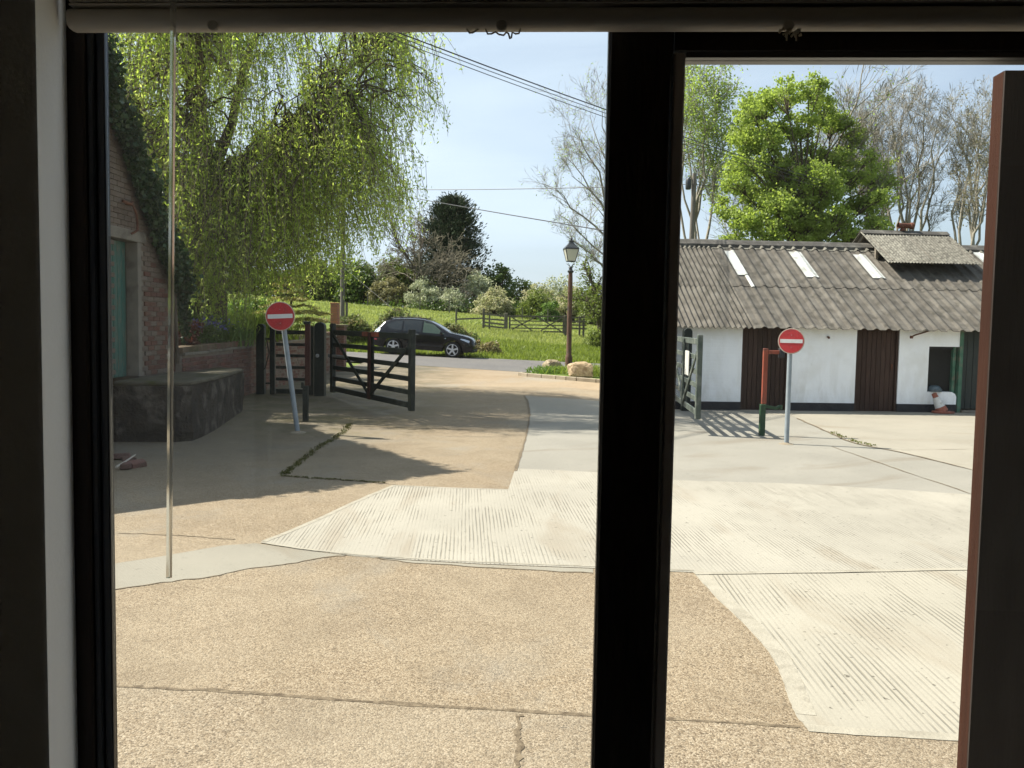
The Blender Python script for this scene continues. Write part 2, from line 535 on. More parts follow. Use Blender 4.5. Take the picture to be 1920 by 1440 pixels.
xs = [-260, -180, -120, -90, -70, -55, -45, -38] + frange(-32, 32, 1.0) + [38, 45, 55, 70, 90, 120, 180, 260]
ys = [-40, -20, -10, -4] + frange(0, 13, 1.0) + frange(13.5, 18, 0.5) + [18.3] + frange(19, 62, 1.0)[0:] + frange(64, 110, 2.0) + [120, 140, 170, 220, 300, 420, 600, 900]
grid_obj('ground', xs, ys, -0.06, m_grassland, label='grassy ground and sloping green field behind the road')
# yard and drive of old concrete
tan_x, tan_y = frange(-14, 14, 0.5), frange(-1.2, 13, 1.0) + frange(13.5, 18, 0.5) + [18.3] + frange(18.8, 22.0, 0.4)
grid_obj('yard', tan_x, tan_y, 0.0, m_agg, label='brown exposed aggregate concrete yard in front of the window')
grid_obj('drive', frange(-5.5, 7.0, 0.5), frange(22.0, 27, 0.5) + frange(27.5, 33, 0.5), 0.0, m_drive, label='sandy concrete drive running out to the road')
grid_obj('road', [-200, -140, -90, -60, -40] + frange(-30, 30, 1.0) + [40, 60, 90, 140, 200], frange(33.0, 41.0, 0.5), 0.004, m_road, label='grey asphalt lane passing the gateway')

def sheet(name, pts, mat, dz, skirt=0.03, cell=0.5, kind='structure', label=None, group=None):
    """flat polygon laid on the terrain, given by ground points"""
    bm = bmesh.new()
    vs = [bm.verts.new((p[0], p[1], 0)) for p in pts]
    f = bm.faces.new(vs)
    bmesh.ops.triangulate(bm, faces=[f])
    ymin, ymax = min(p[1] for p in pts), max(p[1] for p in pts)
    cuts = [y for y in ([13.0, 18.3] + list(np.arange(13.5, 33, cell))) if ymin < y < ymax]
    for y in cuts:
        bmesh.ops.bisect_plane(bm, geom=bm.verts[:] + bm.edges[:] + bm.faces[:], plane_co=(0, y, 0), plane_no=(0, 1, 0))
    if ymax > 13:
        for x in np.arange(-12, 12, cell):
            bmesh.ops.bisect_plane(bm, geom=bm.verts[:] + bm.edges[:] + bm.faces[:], plane_co=(x, 0, 0), plane_no=(1, 0, 0))
    for v in bm.verts: v.co.z = zt(v.co.x, v.co.y) + dz
    if skirt:
        be = [e for e in bm.edges if len(e.link_faces) == 1]
        r = bmesh.ops.extrude_edge_only(bm, edges=be)
        for v in [g for g in r['geom'] if isinstance(g, bmesh.types.BMVert)]: v.co.z -= skirt
    bmesh.ops.recalc_face_normals(bm, faces=bm.faces)
    me = bpy.data.meshes.new(name)
    bm.to_mesh(me)
    bm.free()
    me.materials.append(mat)
    o = link_obj(name, me)
    return tag(o, label, group=group, kind=kind)
def gpx(pts): return [(G(x, y).x, G(x, y).y) for x, y in pts]
def smoothline(pts, n=6, jit=0.0, seed=1):
    """Catmull-Rom through plan points with a little unevenness"""
    rr = random.Random(seed)
    out = []
    p = [Vector((a[0], a[1])) for a in pts]
    for i in range(len(p) - 1):
        a, b, c, d = p[max(i - 1, 0)], p[i], p[i + 1], p[min(i + 2, len(p) - 1)]
        for k in range(n):
            t = k / n
            q = 0.5 * ((2 * b) + (c - a) * t + (2 * a - 5 * b + 4 * c - d) * t * t + (3 * b - a - 3 * c + d) * t ** 3)
            if i or k: q = q + Vector((rr.uniform(-jit, jit), rr.uniform(-jit, jit)))
            out.append((q.x, q.y))
    out.append((p[-1].x, p[-1].y))
    return out
def ribbon(name, pts, wd, mat, dz, jit=0.4, seed=3, h=0.0, label=None, kind='structure'):
    rr = random.Random(seed)
    V, F = [], []
    p = [Vector((a[0], a[1])) for a in pts]
    for i, q in enumerate(p):
        t = (p[min(i + 1, len(p) - 1)] - p[max(i - 1, 0)]).normalized()
        nrm = Vector((-t.y, t.x))
        jl, jr = (jl * 0.5 + rr.uniform(-jit, jit) * 0.8, jr * 0.5 + rr.uniform(-jit, jit) * 0.8) if i else (0, 0)
        wl, wr = wd * 0.5 * (1 + jl), wd * 0.5 * (1 + jr)
        for s in (wl, -wr):
            r_ = q + nrm * s
            V.append((r_.x, r_.y, zt(r_.x, r_.y) + dz))
        if i: F.append((2 * i - 2, 2 * i - 1, 2 * i + 1, 2 * i))
    o = np_obj(name, V, F, mat)
    return tag(o, label, kind=kind)
def inset(pts, d):
    out = []
    for i, q in enumerate(pts):
        a, b = pts[max(i - 1, 0)], pts[min(i + 1, len(pts) - 1)]
        tx, ty = b[0] - a[0], b[1] - a[1]
        n = math.hypot(tx, ty)
        out.append((q[0] - ty / n * d, q[1] + tx / n * d))
    return out
sheet('apron', gpx([(150, 1284), (228, 1288), (420, 1297), (560, 1307), (680, 1315), (800, 1324), (960, 1333), (1110, 1342), (1262, 1349), (1500, 1363), (1760, 1382), (1990, 1396)]) + [(2.4, 1.0), (-2.4, 1.0)], m_agg2, 0.0012, 0, label='paler worn concrete apron right under the window')
# central tamped slab (runs on behind the mullion to the wide one)
slab1_front = [(490, 1018), (560, 1030), (640, 1040), (760, 1050), (900, 1058), (1110, 1066), (1300, 1074)]
slab1 = gpx([(490, 1018), (580, 982), (680, 936), (740, 910), (850, 915), (953, 918), (960, 898), (966, 879), (1040, 882), (1118, 886), (1270, 901), (1500, 908), (1700, 920), (1960, 938)]
            + [(1990, 1062), (1815, 1066), (1560, 1072), (1300, 1074)] + slab1_front[-2:0:-1])
sheet('concrete_slab', slab1, m_rib1, 0.0050, label='pale tamped concrete slab with grooves across the middle of the yard')
slab2_edge = smoothline(gpx([(1302, 1076), (1340, 1118), (1390, 1166), (1432, 1212), (1458, 1252), (1475, 1300), (1492, 1340), (1512, 1364)]), 6, 0.003, 4)
slab2 = slab2_edge + gpx([(1600, 1370), (1700, 1376), (1800, 1382), (2000, 1394), (2030, 1066), (1815, 1070), (1560, 1076)])
sheet('concrete_slab', slab2, m_rib2, 0.0032, label='pale tamped concrete slab with a wavy rim below the large slab')
ribbon('slab_edging', inset(slab2_edge, 0.05)[:-6], 0.09, m_edge, 0.0046, 0.05, 5, label='smooth trowelled rim of the wavy concrete slab')
ribbon('slab_edging', smoothline(gpx([(1512, 1366), (1600, 1372), (1700, 1378), (1800, 1384), (2000, 1395)]), 5, 0.003), 0.07, m_edge, 0.0044, 0.1, 6, label='smooth trowelled lower rim of the wavy concrete slab')
ribbon('slab_edging', smoothline(gpx([(1302, 1077), (1560, 1073), (1815, 1068), (1990, 1064)]), 5, 0.004), 0.06, m_edge, 0.0078, 0.1, 7, label='smooth trowelled band where the two tamped slabs meet')
ribbon('slab_edging', smoothline(gpx([(490, 1018), (560, 1029), (640, 1038), (760, 1047), (900, 1055), (1110, 1063), (1300, 1071)]), 5, 0.004), 0.03, m_edge, 0.0074, 0.1, 8, label='smooth trowelled front rim of the large tamped slab')
ribbon('slab_edging', smoothline(gpx([(494, 1017), (580, 982), (680, 936), (740, 911)]), 5, 0.004), 0.05, m_edge, 0.0070, 0.1, 9, label='smooth trowelled slanting rim of the large tamped slab')
ribbon('slab_edging', smoothline(gpx([(740, 911), (850, 916), (953, 919)]), 5, 0.004), 0.04, m_edge, 0.0066, 0.1, 9, label='smooth trowelled rim of the large tamped slab beside the shadow')
# brushed strip
strip_top = gpx([(150, 1068), (222, 1056), (300, 1044), (420, 1023), (480, 1019)])
strip_bot = smoothline(gpx([(1112, 1075), (900, 1064), (760, 1054), (690, 1044), (630, 1043), (540, 1058), (470, 1066), (400, 1081), (320, 1091), (222, 1106), (140, 1120)]), 6, 0.012, 2)
sheet('concrete_strip', strip_top + gpx([(560, 1031), (640, 1041), (760, 1051), (900, 1059), (1112, 1067)]) + strip_bot, m_brush, 0.0025, label='grey brushed concrete strip crossing the brown yard')
ribbon('slab_joint', strip_bot, 0.012, m_crack, 0.0038, 0.9, 12, label='dark crumbling lower edge of the brushed strip')
# grey concrete by the gates and the pale yard before the shed
grey_edge = smoothline(gpx([(966, 879), (974, 858), (983, 832), (989, 805), (993, 778), (990, 758), (983, 742)]), 6, 0.015, 3)
grey = grey_edge + gpx([(1040, 746), (1118, 752)]) + [(3.0, 18.9), (3.4, 18.9), (4.5, 18.7)] + gpx([(1490, 782), (1550, 808), (1600, 830), (1700, 851), (1822, 881), (1960, 920), (2060, 945)]) + gpx([(1960, 938), (1700, 920), (1500, 908), (1270, 901), (1118, 886), (1040, 882)])
sheet('grey_concrete', grey, m_grey, 0.004, label='smooth grey concrete between the gates and the tamped slab')
yardc = gpx([(1490, 782), (1550, 808), (1600, 830), (1700, 851), (1822, 881), (1960, 920), (2060, 945)]) + [(16.0, 12.0), (16.0, 19.3), (4.5, 18.7)]
sheet('pale_concrete', yardc, m_yardc, 0.008, label='pale cream concrete in front of the white shed')
J = lambda pts, w_, dz, s, lab, jit=0.006: ribbon('slab_joint', smoothline(gpx(pts), 8, jit, s), w_, m_crack, dz, 0.8, s, label=lab)
J([(150, 1284), (228, 1288), (320, 1292), (420, 1297), (560, 1307), (680, 1315), (800, 1324), (960, 1333), (1110, 1342), (1262, 1349), (1380, 1356), (1500, 1363)], 0.026, 0.003, 21, 'dark joint across the brown yard nearest the window')
J([(976, 1340), (968, 1375), (974, 1410), (966, 1460)], 0.018, 0.004, 22, 'short dark crack running to the window from the yard joint')
J([(530, 893), (600, 898), (680, 903), (742, 909)], 0.022, 0.003, 23, 'dark joint in the shade next to the tamped slab')
J([(640, 798), (740, 801), (830, 804), (920, 808), (988, 808)], 0.03, 0.003, 24, 'dark joint across the drive under the willow shade')
J(  [(966, 884), (974, 858), (983, 832), (989, 805), (993, 778), (990, 758), (983, 742)], 0.035, 0.0085, 25, 'dirty curved seam between brown and grey concrete')
J([(1560, 838), (1640, 866), (1720, 893), (1820, 927), (1960, 975)], 0.018, 0.0085, 26, 'thin straight joint across the grey concrete')
J([(1494, 785), (1550, 810), (1600, 831), (1700, 852), (1822, 882), (1960, 921)], 0.035, 0.0125, 27, 'weedy seam between grey and pale concrete')
J([(1690, 845), (1760, 844), (1840, 843), (1920, 843)], 0.015, 0.0115, 28, 'thin joint across the pale concrete by the shed')
J([(222, 1000), (330, 1004), (440, 1012)], 0.02, 0.003, 29, 'faint worn joint above the brushed strip', 0.02)
# moss and weeds in the joints
def tufts(name, line, n, spread, hgt, mat, label, dz=0.0, seed=1, wd=0.5, zf=None):
    rg = np.random.default_rng(seed)
    L = np.array(line)
    seg = rg.integers(0, len(L) - 1, n)
    tt = rg.random((n, 1))
    pt = L[seg] * (1 - tt) + L[seg + 1] * tt + rg.normal(size=(n, 2)) * spread
    z = np.array([(zf or zt)(x, y) for x, y in pt])
    c = np.column_stack([pt, z + dz + hgt * 0.3])
    V, F = leaves(c, hgt, wd, rg, np.tile([[0, 0, 1.0]], (n, 1)), 1.1)
    V[:, 2] = np.maximum(V[:, 2], np.repeat(z, 4) + dz)
    return tag(np_obj(name, V, F, mat), label, kind='stuff')
tufts('moss', smoothline(gpx([(532, 890), (560, 868), (600, 838), (640, 812), (655, 796)]), 8, 0.02), 1500, 0.028, 0.026, m_moss, 'dark green moss grown along the slanting yard joint', 0.002, 31)
tufts('moss', smoothline(gpx([(530, 893), (620, 899), (720, 906)]), 8, 0.02), 380, 0.015, 0.022, m_moss, 'thin dark moss in the joint beside the tamped slab', 0.002, 32)
m_weed = leafmat('weed', (0.08, 0.09, 0.025), (0.17, 0.17, 0.06), 0.3, 3)
tufts('weeds', smoothline(gpx([(1560, 812), (1600, 829), (1640, 838)]), 8, 0.02), 110, 0.035, 0.045, m_weed, 'tiny weeds along the seam before the white shed', 0.012, 33)
# verge island with kerb by the lamp
isl = [(G(975, 703).x, 27.2), (G(1046, 712).x, 25.6), (G(1120, 718).x, 24.6), (5.6, 22.9), (7.2, 22.7), (7.2, 32.9), (1.6, 32.9), (1.05, 31.0), (0.55, 28.6)]
sheet('verge', isl, m_grassland, 0.08, 0.25, label='grassy verge island round the lamp post')
m_kerb = pmat('kerb_stone', (0.2108, 0.1736, 0.124), (0.2852, 0.2418, 0.1798), 4, 0.9, 0.4, 40, world=True)
kb = [isl[-1]] + isl[0:5]
kline = smoothline(kb, 3)
kroot = empty('kerb', (kline[0][0], kline[0][1], zt(*kline[0])))
tag(kroot, 'low sandy concrete kerb round the verge island', 'kerb')
for i in range(len(kline) - 1):
    a, b = kline[i], kline[i + 1]
    L_ = math.hypot(b[0] - a[0], b[1] - a[1])
    k = max(1, round(L_ / 0.9))
    for j in range(k):
        p0 = [lerp(a[q], b[q], (j + 0.01) / k) for q in (0, 1)]
        p1 = [lerp(a[q], b[q], (j + 0.99) / k) for q in (0, 1)]
        MB().bar((p0[0], p0[1], zt(*p0) + 0.035), (p1[0], p1[1], zt(*p1) + 0.035), 0.13, 0.14).build('kerb_stone', m_kerb, kroot, bevel=0.012)

# ================================================================== THE ROOM we look out of
WA = R(-3.3)
WU = Vector((math.cos(WA), math.sin(WA), 0))
WV = Vector((-math.sin(WA), math.cos(WA), 0))
def Wp(px, py, v):
    """(u, z) where the sight line meets the plane at distance v out along the window normal"""
    d = ray(px, py)
    t = v / d.dot(WV)
    p = EYE + d * t
    return p.dot(WU), p.z
def Lw(u, v, z): return WU * u + WV * v + Vector((0, 0, z))
class WMB(MB):
    def wbox(self, u0, u1, v0, v1, z0, z1):
        vs = [Lw(u, v, z) for z in (z0, z1) for v in (v0, v1) for u in (u0, u1)]
        return self.add(vs, [(0, 2, 3, 1), (4, 5, 7, 6), (0, 1, 5, 4), (2, 6, 7, 3), (0, 4, 6, 2), (1, 3, 7, 5)])
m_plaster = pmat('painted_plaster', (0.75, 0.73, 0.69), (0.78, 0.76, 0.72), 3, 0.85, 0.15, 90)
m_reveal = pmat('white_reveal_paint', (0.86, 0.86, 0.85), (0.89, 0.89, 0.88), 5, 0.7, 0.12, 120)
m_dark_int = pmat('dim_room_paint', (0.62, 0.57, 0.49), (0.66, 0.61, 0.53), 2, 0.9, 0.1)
m_carpet = pmat('beige_carpet', (0.26, 0.22, 0.17), (0.32, 0.27, 0.21), 60, 0.95, 0.4)
m_frame = pmat('dark_stained_wood', (0.016, 0.009, 0.006), (0.026, 0.014, 0.009), 5, 0.5, 0.15, 30, stretch=(6, 6, 0.6), spec=0.4)
m_sash = pmat('grey_brown_sash', (0.56, 0.50, 0.46), (0.62, 0.56, 0.52), 6, 0.6, 0.1, 40, spec=0.2)
m_gasket = pmat('black_gasket', (0.012, 0.013, 0.017), (0.02, 0.021, 0.026), 6, 0.35, 0.0, spec=0.6)
m_pane = panemat('window_glass', (0.955, 0.965, 0.96), 0.7, dust=0.014)
VI, VF, VG, VO = 0.66, 0.882, 0.90, 0.94                 # inner wall face, frame face, glass, outer wall face
uL_wall = Wp(76, 700, VI)[0]
uL_fr = Wp(138, 700, VF)[0]
uR_op = 1.30
zTop, zBot = 2.20, 0.92
wl = WMB()
wl.wbox(-2.4, uL_fr - 0.045, VI, VO, 0.0, 2.65)
wl.wbox(uR_op, 3.0, VI, VO, 0.0, 2.65)
wl.wbox(uL_fr - 0.044, uR_op - 0.001, VI, VO, zTop, 2.65)
wl.wbox(uL_fr - 0.044, uR_op - 0.001, VI, VO, 0.0, zBot)
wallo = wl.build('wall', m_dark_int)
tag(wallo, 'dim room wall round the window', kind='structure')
# white rounded reveal inside the opening
rv = WMB()
rp_ = [(uL_fr - 0.044, VI), (uL_wall - 0.003, VI), (uL_wall, VI + 0.002), (uL_fr - 0.001, VF - 0.006), (uL_fr - 0.004, VF + 0.012), (uL_fr - 0.044, VF + 0.012)]
rv.prism([Lw(a, b, zBot) for a, b in rp_], (0, 0, zTop - zBot - 0.001))
revo = rv.build('wall_reveal', m_reveal, smooth=True)
sill = WMB()  # unseen board, added to catch sun and lighten reveal and blind
sill.wbox(uL_wall - 0.001, uR_op + 0.05, VI - 0.10, VF - 0.001, zBot + 0.001, zBot + 0.028)
tag(sill.build('bounce_sill', m_reveal, bevel=0.004), 'unseen white window board added to bounce sun onto the reveal', kind='structure')
tag(revo, 'white plaster reveal beside the dark window frame', kind='structure')
rm = WMB()
rm.wbox(-2.5, -2.401, -3.2, VO, 0, 2.65)
rm.wbox(3.001, 3.1, -3.2, VO, 0, 2.65)
rm.wbox(-2.5, 3.1, -3.3, -3.201, 0, 2.65)
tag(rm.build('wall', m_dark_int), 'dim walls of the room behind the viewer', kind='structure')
tag(WMB().wbox(-2.5, 3.1, -3.3, VO - 0.001, 2.651, 2.75).build('ceiling', m_plaster), 'plain ceiling of the dim room', kind='structure')
tag(WMB().wbox(-2.4, 3.0, -3.2, VI - 0.001, -0.05, 0.2).build('floor', m_carpet), 'dark carpeted floor of the room', kind='structure')
m_slate = pmat('grey_slate', (0.07, 0.07, 0.075), (0.12, 0.12, 0.125), 4, 0.7, 0.3)
ro = WMB()                                               # unseen roof, added to block the sky behind and deepen shade
ro.prism([Lw(-2.7, VO + 0.30, 2.76), Lw(-2.7, -1.2, 4.6), Lw(-2.7, -3.6, 2.76)], WU * 6.0)
tag(ro.build('roof', m_slate), 'unseen slate roof added over the room to block the sky behind', kind='structure')
# window: frame, mullion, sash, panes
uL_in = Wp(209, 600, VG)[0]
uM0, uM1 = Wp(1138, 600, VF)[0] + 0.0, Wp(1262, 600, VF)[0]
uM0 = Wp(1127, 700, VF)[0]
uM1 = Wp(1246, 700, VF)[0]
uS1 = Wp(1268, 700, VG - 0.012)[0]
zS = Wp(1500, 108, VG - 0.012)[1]
win = empty('window', Lw(0, VF, zBot), 'dark brown framed two-light window with clear panes', 'window')
WMB().wbox(uL_fr - 0.02, uL_in - 0.016, VF, VG + 0.02, zBot, zTop).build('frame_jamb', m_frame, win, bevel=0.002)
gk = WMB()
gk.wbox(uL_in - 0.016, uL_in - 0.009, VF + 0.005, VG + 0.006, zBot, zTop)
gk.wbox(uL_in - 0.009, uL_in, VF + 0.010, VG + 0.002, zBot, zTop)
gk.build('gasket', m_gasket, win, bevel=0.0012)
WMB().wbox(uM0, uM1, VF, VG + 0.015, zBot, zTop).build('mullion', m_frame, win, bevel=0.003)
WMB().wbox(uL_in - 0.001, uM0 - 0.001, VF, VG + 0.015, zTop - 0.06, zTop - 0.001).build('frame_head', m_frame, win)
WMB().wbox(uL_in - 0.001, uM0 - 0.001, VF, VG + 0.015, zBot, zBot + 0.06).build('frame_sill', m_frame, win)
WMB().wbox(uM1 + 0.001, uR_op, VF + 0.002, VG + 0.013, zS + 0.006, zTop).build('frame_head', m_frame, win)
WMB().wbox(uM1 + 0.001, uR_op, VF + 0.002, VG + 0.013, zBot, zBot + 0.06).build('frame_sill', m_frame, win)
WMB().wbox(uM1 + 0.001, uS1, VG - 0.012, VG + 0.012, zBot + 0.061, zS + 0.005).build('sash_stile', m_sash, win, bevel=0.0015)
WMB().wbox(uS1 + 0.0005, uR_op - 0.05, VG - 0.012, VG + 0.012, zS, zS + 0.005).build('sash_rail', m_gasket, win)
WMB().wbox(uR_op - 0.05, uR_op, VG - 0.012, VG + 0.012, zBot + 0.061, zS + 0.005).build('sash_stile', m_sash, win)
WMB().wbox(uL_in, uM0, VG - 0.003, VG, zBot + 0.06, zTop - 0.06).build('pane', m_pane, win)
WMB().wbox(uS1, uR_op - 0.05, VG - 0.003, VG, zBot + 0.061, zS).build('pane', m_pane, win)
# raised venetian blind
m_blind = pmat('beige_blind', (0.50, 0.465, 0.41), (0.54, 0.50, 0.44), 8, 0.55, 0.05, spec=0.2)
m_cord = pmat('cream_cord', (0.42, 0.36, 0.27), (0.52, 0.46, 0.36), 40, 0.8, 0.2)
VB = 0.838
zb = (Wp(200, 62, VB + 0.006)[1] + Wp(1800, 60, VB + 0.006)[1]) / 2
uBl, uBr = Wp(124, 45, VB - 0.012)[0], uR_op - 0.02
bl = empty('venetian_blind', Lw(0, VB, zb), 'raised beige venetian blind hanging at the top of the window', 'blind')
prof = []
for k in range(14):
    a = -PI / 2 + PI * 2 * k / 14
    prof.append((VB + 0.0125 * math.copysign(abs(math.cos(a)) ** 0.7, math.cos(a)), zb + 0.0095 + 0.0095 * math.copysign(abs(math.sin(a)) ** 0.7, math.sin(a))))
br = MB()
br.prism([Lw(uBl, v, z) for v, z in prof], WU * (uBr - uBl))
br.build('bottom_rail', m_blind, bl, smooth=True)
sl_me = None
for k in range(13):
    z = zb + 0.0205 + k * 0.0034
    dv = RNG.uniform(-0.0012, 0.0012)
    if sl_me is None:
        o = WMB().wbox(uBl + 0.003, uBr - 0.003, VB - 0.0125, VB + 0.0125, zb + 0.0200, zb + 0.0216).build('slat', m_blind, bl)
        sl_me = o.data
    else:
        o = link_obj('slat', sl_me, bl)
        o.location = WV * float(dv) + Vector((0, 0, k * 0.0034))
WMB().wbox(uBl, uBr, VB - 0.014, VB + 0.014, zb + 0.068, zTop).build('headrail', m_blind, bl)
for px in (397, 940, 1480):
    u, z = Wp(px, 44, VB - 0.013)
    MB().lathe([(0.0001, 0), (0.0045, 0.0004), (0.0052, 0.0015), (0.0052, 0.004)], 14, Lw(u, VB - 0.0125, z - 0.001), Matrix((WU, Vector((0, 0, 1)), WV)).transposed()).build('rail_plug', m_blind, bl, smooth=True)
def cord_loop(pts, r=0.0009):
    return MB().tube([Lw(Wp(x, y, VB - 0.002)[0], VB - 0.004 + 0.003 * math.sin(i * 1.7), Wp(x, y, VB - 0.002)[1]) for i, (x, y) in enumerate(pts)], r, 5)
cord_loop([(876, 56), (880, 61), (887, 63), (893, 61), (896, 56)]).build('lift_cord', m_cord, bl)
cord_loop([(911, 56), (914, 63), (922, 65), (930, 63), (936, 65), (944, 66), (950, 63), (954, 66), (956, 72), (959, 71), (961, 64), (967, 65), (973, 62), (976, 56)]).build('lift_cord', m_cord, bl)
cord_loop([(880, 22), (900, 12), (915, 24), (930, 8), (945, 20), (960, 12)], 0.0012).build('lift_cord', m_cord, bl)
rr = random.Random(5)
kn = MB()
for k in range(15):
    x = 1481 + rr.uniform(-22, 22)
    y = 63 + rr.uniform(-5, 4) 
    x2, y2 = x + rr.uniform(-9, 9), y + rr.uniform(-3, 5 if abs(x - 1481) < 15 else 1)
    a, b = Wp(x, y, VB - 0.014), Wp(x2, y2, VB - 0.014)
    kn.tube([Lw(a[0], VB - 0.0135 + rr.uniform(-.002, .002), a[1]), Lw((a[0] + b[0]) / 2, VB - 0.016, max(a[1], b[1]) + 0.0008), Lw(b[0], VB - 0.0135, b[1])], 0.0011, 5)
for px in (1476, 1493):
    a, b = Wp(px, 62, VB - 0.014), Wp(px + rr.uniform(-3, 3), 76, VB - 0.014)
    kn.tube([Lw(a[0], VB - 0.0135, a[1]), Lw(b[0], VB - 0.0135, b[1])], 0.0008, 5)
kn.build('frayed_cord', m_cord, bl)
# clear wand hanging in front of the left light
m_wand, t_, p_ = newmat('clear_acrylic')
p_.inputs['Base Color'].default_value = (0.9, 0.9, 0.86, 1)
p_.inputs['Transmission Weight'].default_value = 0.85
p_.inputs['Roughness'].default_value = 0.12
p_.inputs['IOR'].default_value = 1.2
a, b = Wp(325, -12, 0.79), Wp(317, 1083, 0.76)
wa = MB()
wa.tube([Lw(a[0], 0.79, a[1]), Lw(b[0], 0.76, b[1])], 0.0028, 6)
wa.build('tilt_wand', m_wand, bl)
# ================================================================== timber post just outside the window
m_pshade = pmat('shaded_post_front', (0.030, 0.024, 0.021), (0.042, 0.034, 0.03), 6, 0.8, 0.3, 40, stretch=(5, 5, 0.5), spec=0.1)  # shade on the post's front, put into a darker copy of its stain
m_post = pmat('red_brown_stain', (0.030, 0.0125, 0.008), (0.046, 0.019, 0.012), 6, 0.8, 0.25, 40, stretch=(5, 5, 0.5), spec=0.08)
v0 = 1.30
uc, zc = Wp(1887, 131, v0)
uf = Wp(1863, 150, v0 + 0.034)
v1 = v0 + 0.036
ztp = zc
tp = WMB()
tp.wbox(uc - 0.001, uc + 0.13, v0 + 0.0055, v1, 0.0, ztp)
pr_ = empty('timber_post', Lw(uc + 0.06, v0, 0), 'tall red-brown timber post standing just outside the window glass', 'post')
tp.build('post_board', m_post, pr_)
WMB().wbox(uc - 0.001, uc + 0.13, v0 + 0.0005, v0 + 0.005, 0.0, ztp - 0.0005).build('shade_face', m_pshade, pr_)

# ================================================================== bricks
def brickmat(name, cols, bdirt):
    m, t, p = newmat(name)
    oi = t.nodes.new('ShaderNodeObjectInfo')
    g = t.nodes.new('ShaderNodeNewGeometry')
    r1 = math_(t, 'FRACT', math_(t, 'ADD', oi.outputs['Random'], g.outputs['Random Per Island']))
    rp = t.nodes.new('ShaderNodeValToRGB')
    e = rp.color_ramp.elements
    e[0].color, e[1].color = rgb4(cols[0]), rgb4(cols[-1])
    for i, c in enumerate(cols[1:-1]):
        x = e.new((i + 1) / (len(cols) - 1))
        x.color = rgb4(c)
    t.links.new(r1, rp.inputs['Fac'])
    n1 = mapr(t, noise(t, g.outputs['Position'], 9, 6, 0.4), 0.42, 0.7)
    col = mixc(t, math_(t, 'MULTIPLY', n1, 0.6), rp.outputs['Color'], bdirt)
    n2 = mapr(t, noise(t, g.outputs['Position'], 1.2, 5), 0.4, 0.65)
    col = mixc(t, math_(t, 'MULTIPLY', n2, 0.4), col, bdirt)
    t.links.new(col, p.inputs['Base Color'])
    p.inputs['Roughness'].default_value = 0.9
    bump(t, p, noise(t, g.outputs['Position'], 60, 5), 0.5, 0.006)
    return m
m_brick_g = brickmat('pale_red_brick', [(0.09828, 0.06552, 0.04717), (0.131, 0.09173, 0.06552), (0.1474, 0.1081, 0.0819), (0.1147, 0.07535, 0.05373), (0.154, 0.1212, 0.095)], (0.1245, 0.1016, 0.07862))
m_brick_r = brickmat('red_brick', [(0.09635, 0.0321, 0.01835), (0.1238, 0.04357, 0.02523), (0.1055, 0.03669, 0.02293), (0.133, 0.05962, 0.03669)], (0.08256, 0.04816, 0.0344))
m_brick_w = brickmat('dark_wall_brick', [(0.14, 0.0525, 0.0385), (0.189, 0.07, 0.049), (0.119, 0.056, 0.049), (0.168, 0.084, 0.063), (0.098, 0.0455, 0.0385)], (0.091, 0.07, 0.0525))
m_brick_o = brickmat('orange_pier_brick', [(0.294, 0.105, 0.0525), (0.35, 0.14, 0.07), (0.252, 0.091, 0.049)], (0.245, 0.126, 0.077))
m_mortar = pmat('lime_mortar', (0.194, 0.1617, 0.1264), (0.1529, 0.1264, 0.09702), 6, 0.95, 0.5, 60, world=True)
m_mortar_w = pmat('dirty_mortar', (0.19, 0.158, 0.125), (0.245, 0.205, 0.165), 6, 0.95, 0.5, 60, world=True)
BL, BH, BD, JT = 0.215, 0.065, 0.03, 0.011
_bm_cache = {}
def brick_mesh(along, mat, L_):
    key = (along, mat.name, L_)
    if key not in _bm_cache:
        rr = random.Random(hash(key) % 999)
        b = MB()
        s = (BD, L_, BH) if along == 'y' else (L_, BD, BH)
        b.box((0, 0, 0), s)
        for v in b.v:
            v += Vector((rr.uniform(-.002, .002), rr.uniform(-.002, .002), rr.uniform(-.002, .002)))
        o = b.build('brick', mat, None, local=True, bevel=0.004)
        _bm_cache[key] = o.data
        bpy.data.objects.remove(o)
    return _bm_cache[key]
def lay(parent, along, fixed, a0, a1, z0, z1, matf, keep=lambda a, z: True, limit=290, seed=1, out=1.0, bond=0):
    """lays bricks in a plane; the first `limit` are parts of their own, the rest one joined part"""
    rr = random.Random(seed)
    off = offset(parent)
    n = 0
    rest = {}
    rows = int((z1 - z0) / (BH + JT))
    for r_ in range(rows):
        z = z0 + (r_ + 0.5) * (BH + JT)
        header = (r_ % 2 == 1) and bond == 0
        a = a0 + (0 if r_ % 2 == 0 else -(BL + JT) / 2)
        while a < a1:
            b0, b1 = max(a, a0), min(a + BL, a1)
            if b1 - b0 > 0.05 and keep((b0 + b1) / 2, z):
                L_ = round(b1 - b0, 3)
                c = (b0 + b1) / 2
                pr = rr.uniform(-0.003, 0.004)
                pos = Vector((fixed + out * pr, c, z)) if along == 'y' else Vector((c, fixed + out * pr, z))
                m = matf(c, z, rr)
                if n < limit:
                    o = link_obj('brick', brick_mesh(along, m, L_), parent)
                    o.location = pos - off
                    o.rotation_euler = (rr.uniform(-.012, .012), rr.uniform(-.008, .008), rr.uniform(-.006, .006))
                    n += 1
                else:
                    mb = rest.setdefault(m.name, (MB(), m))[0]
                    mb.box(pos, (BD, L_, BH) if along == 'y' else (L_, BD, BH))
            a += BL + JT
    for mb, m in rest.values():
        tag(mb.build('brickwork', m, parent), kind='stuff')
    return n
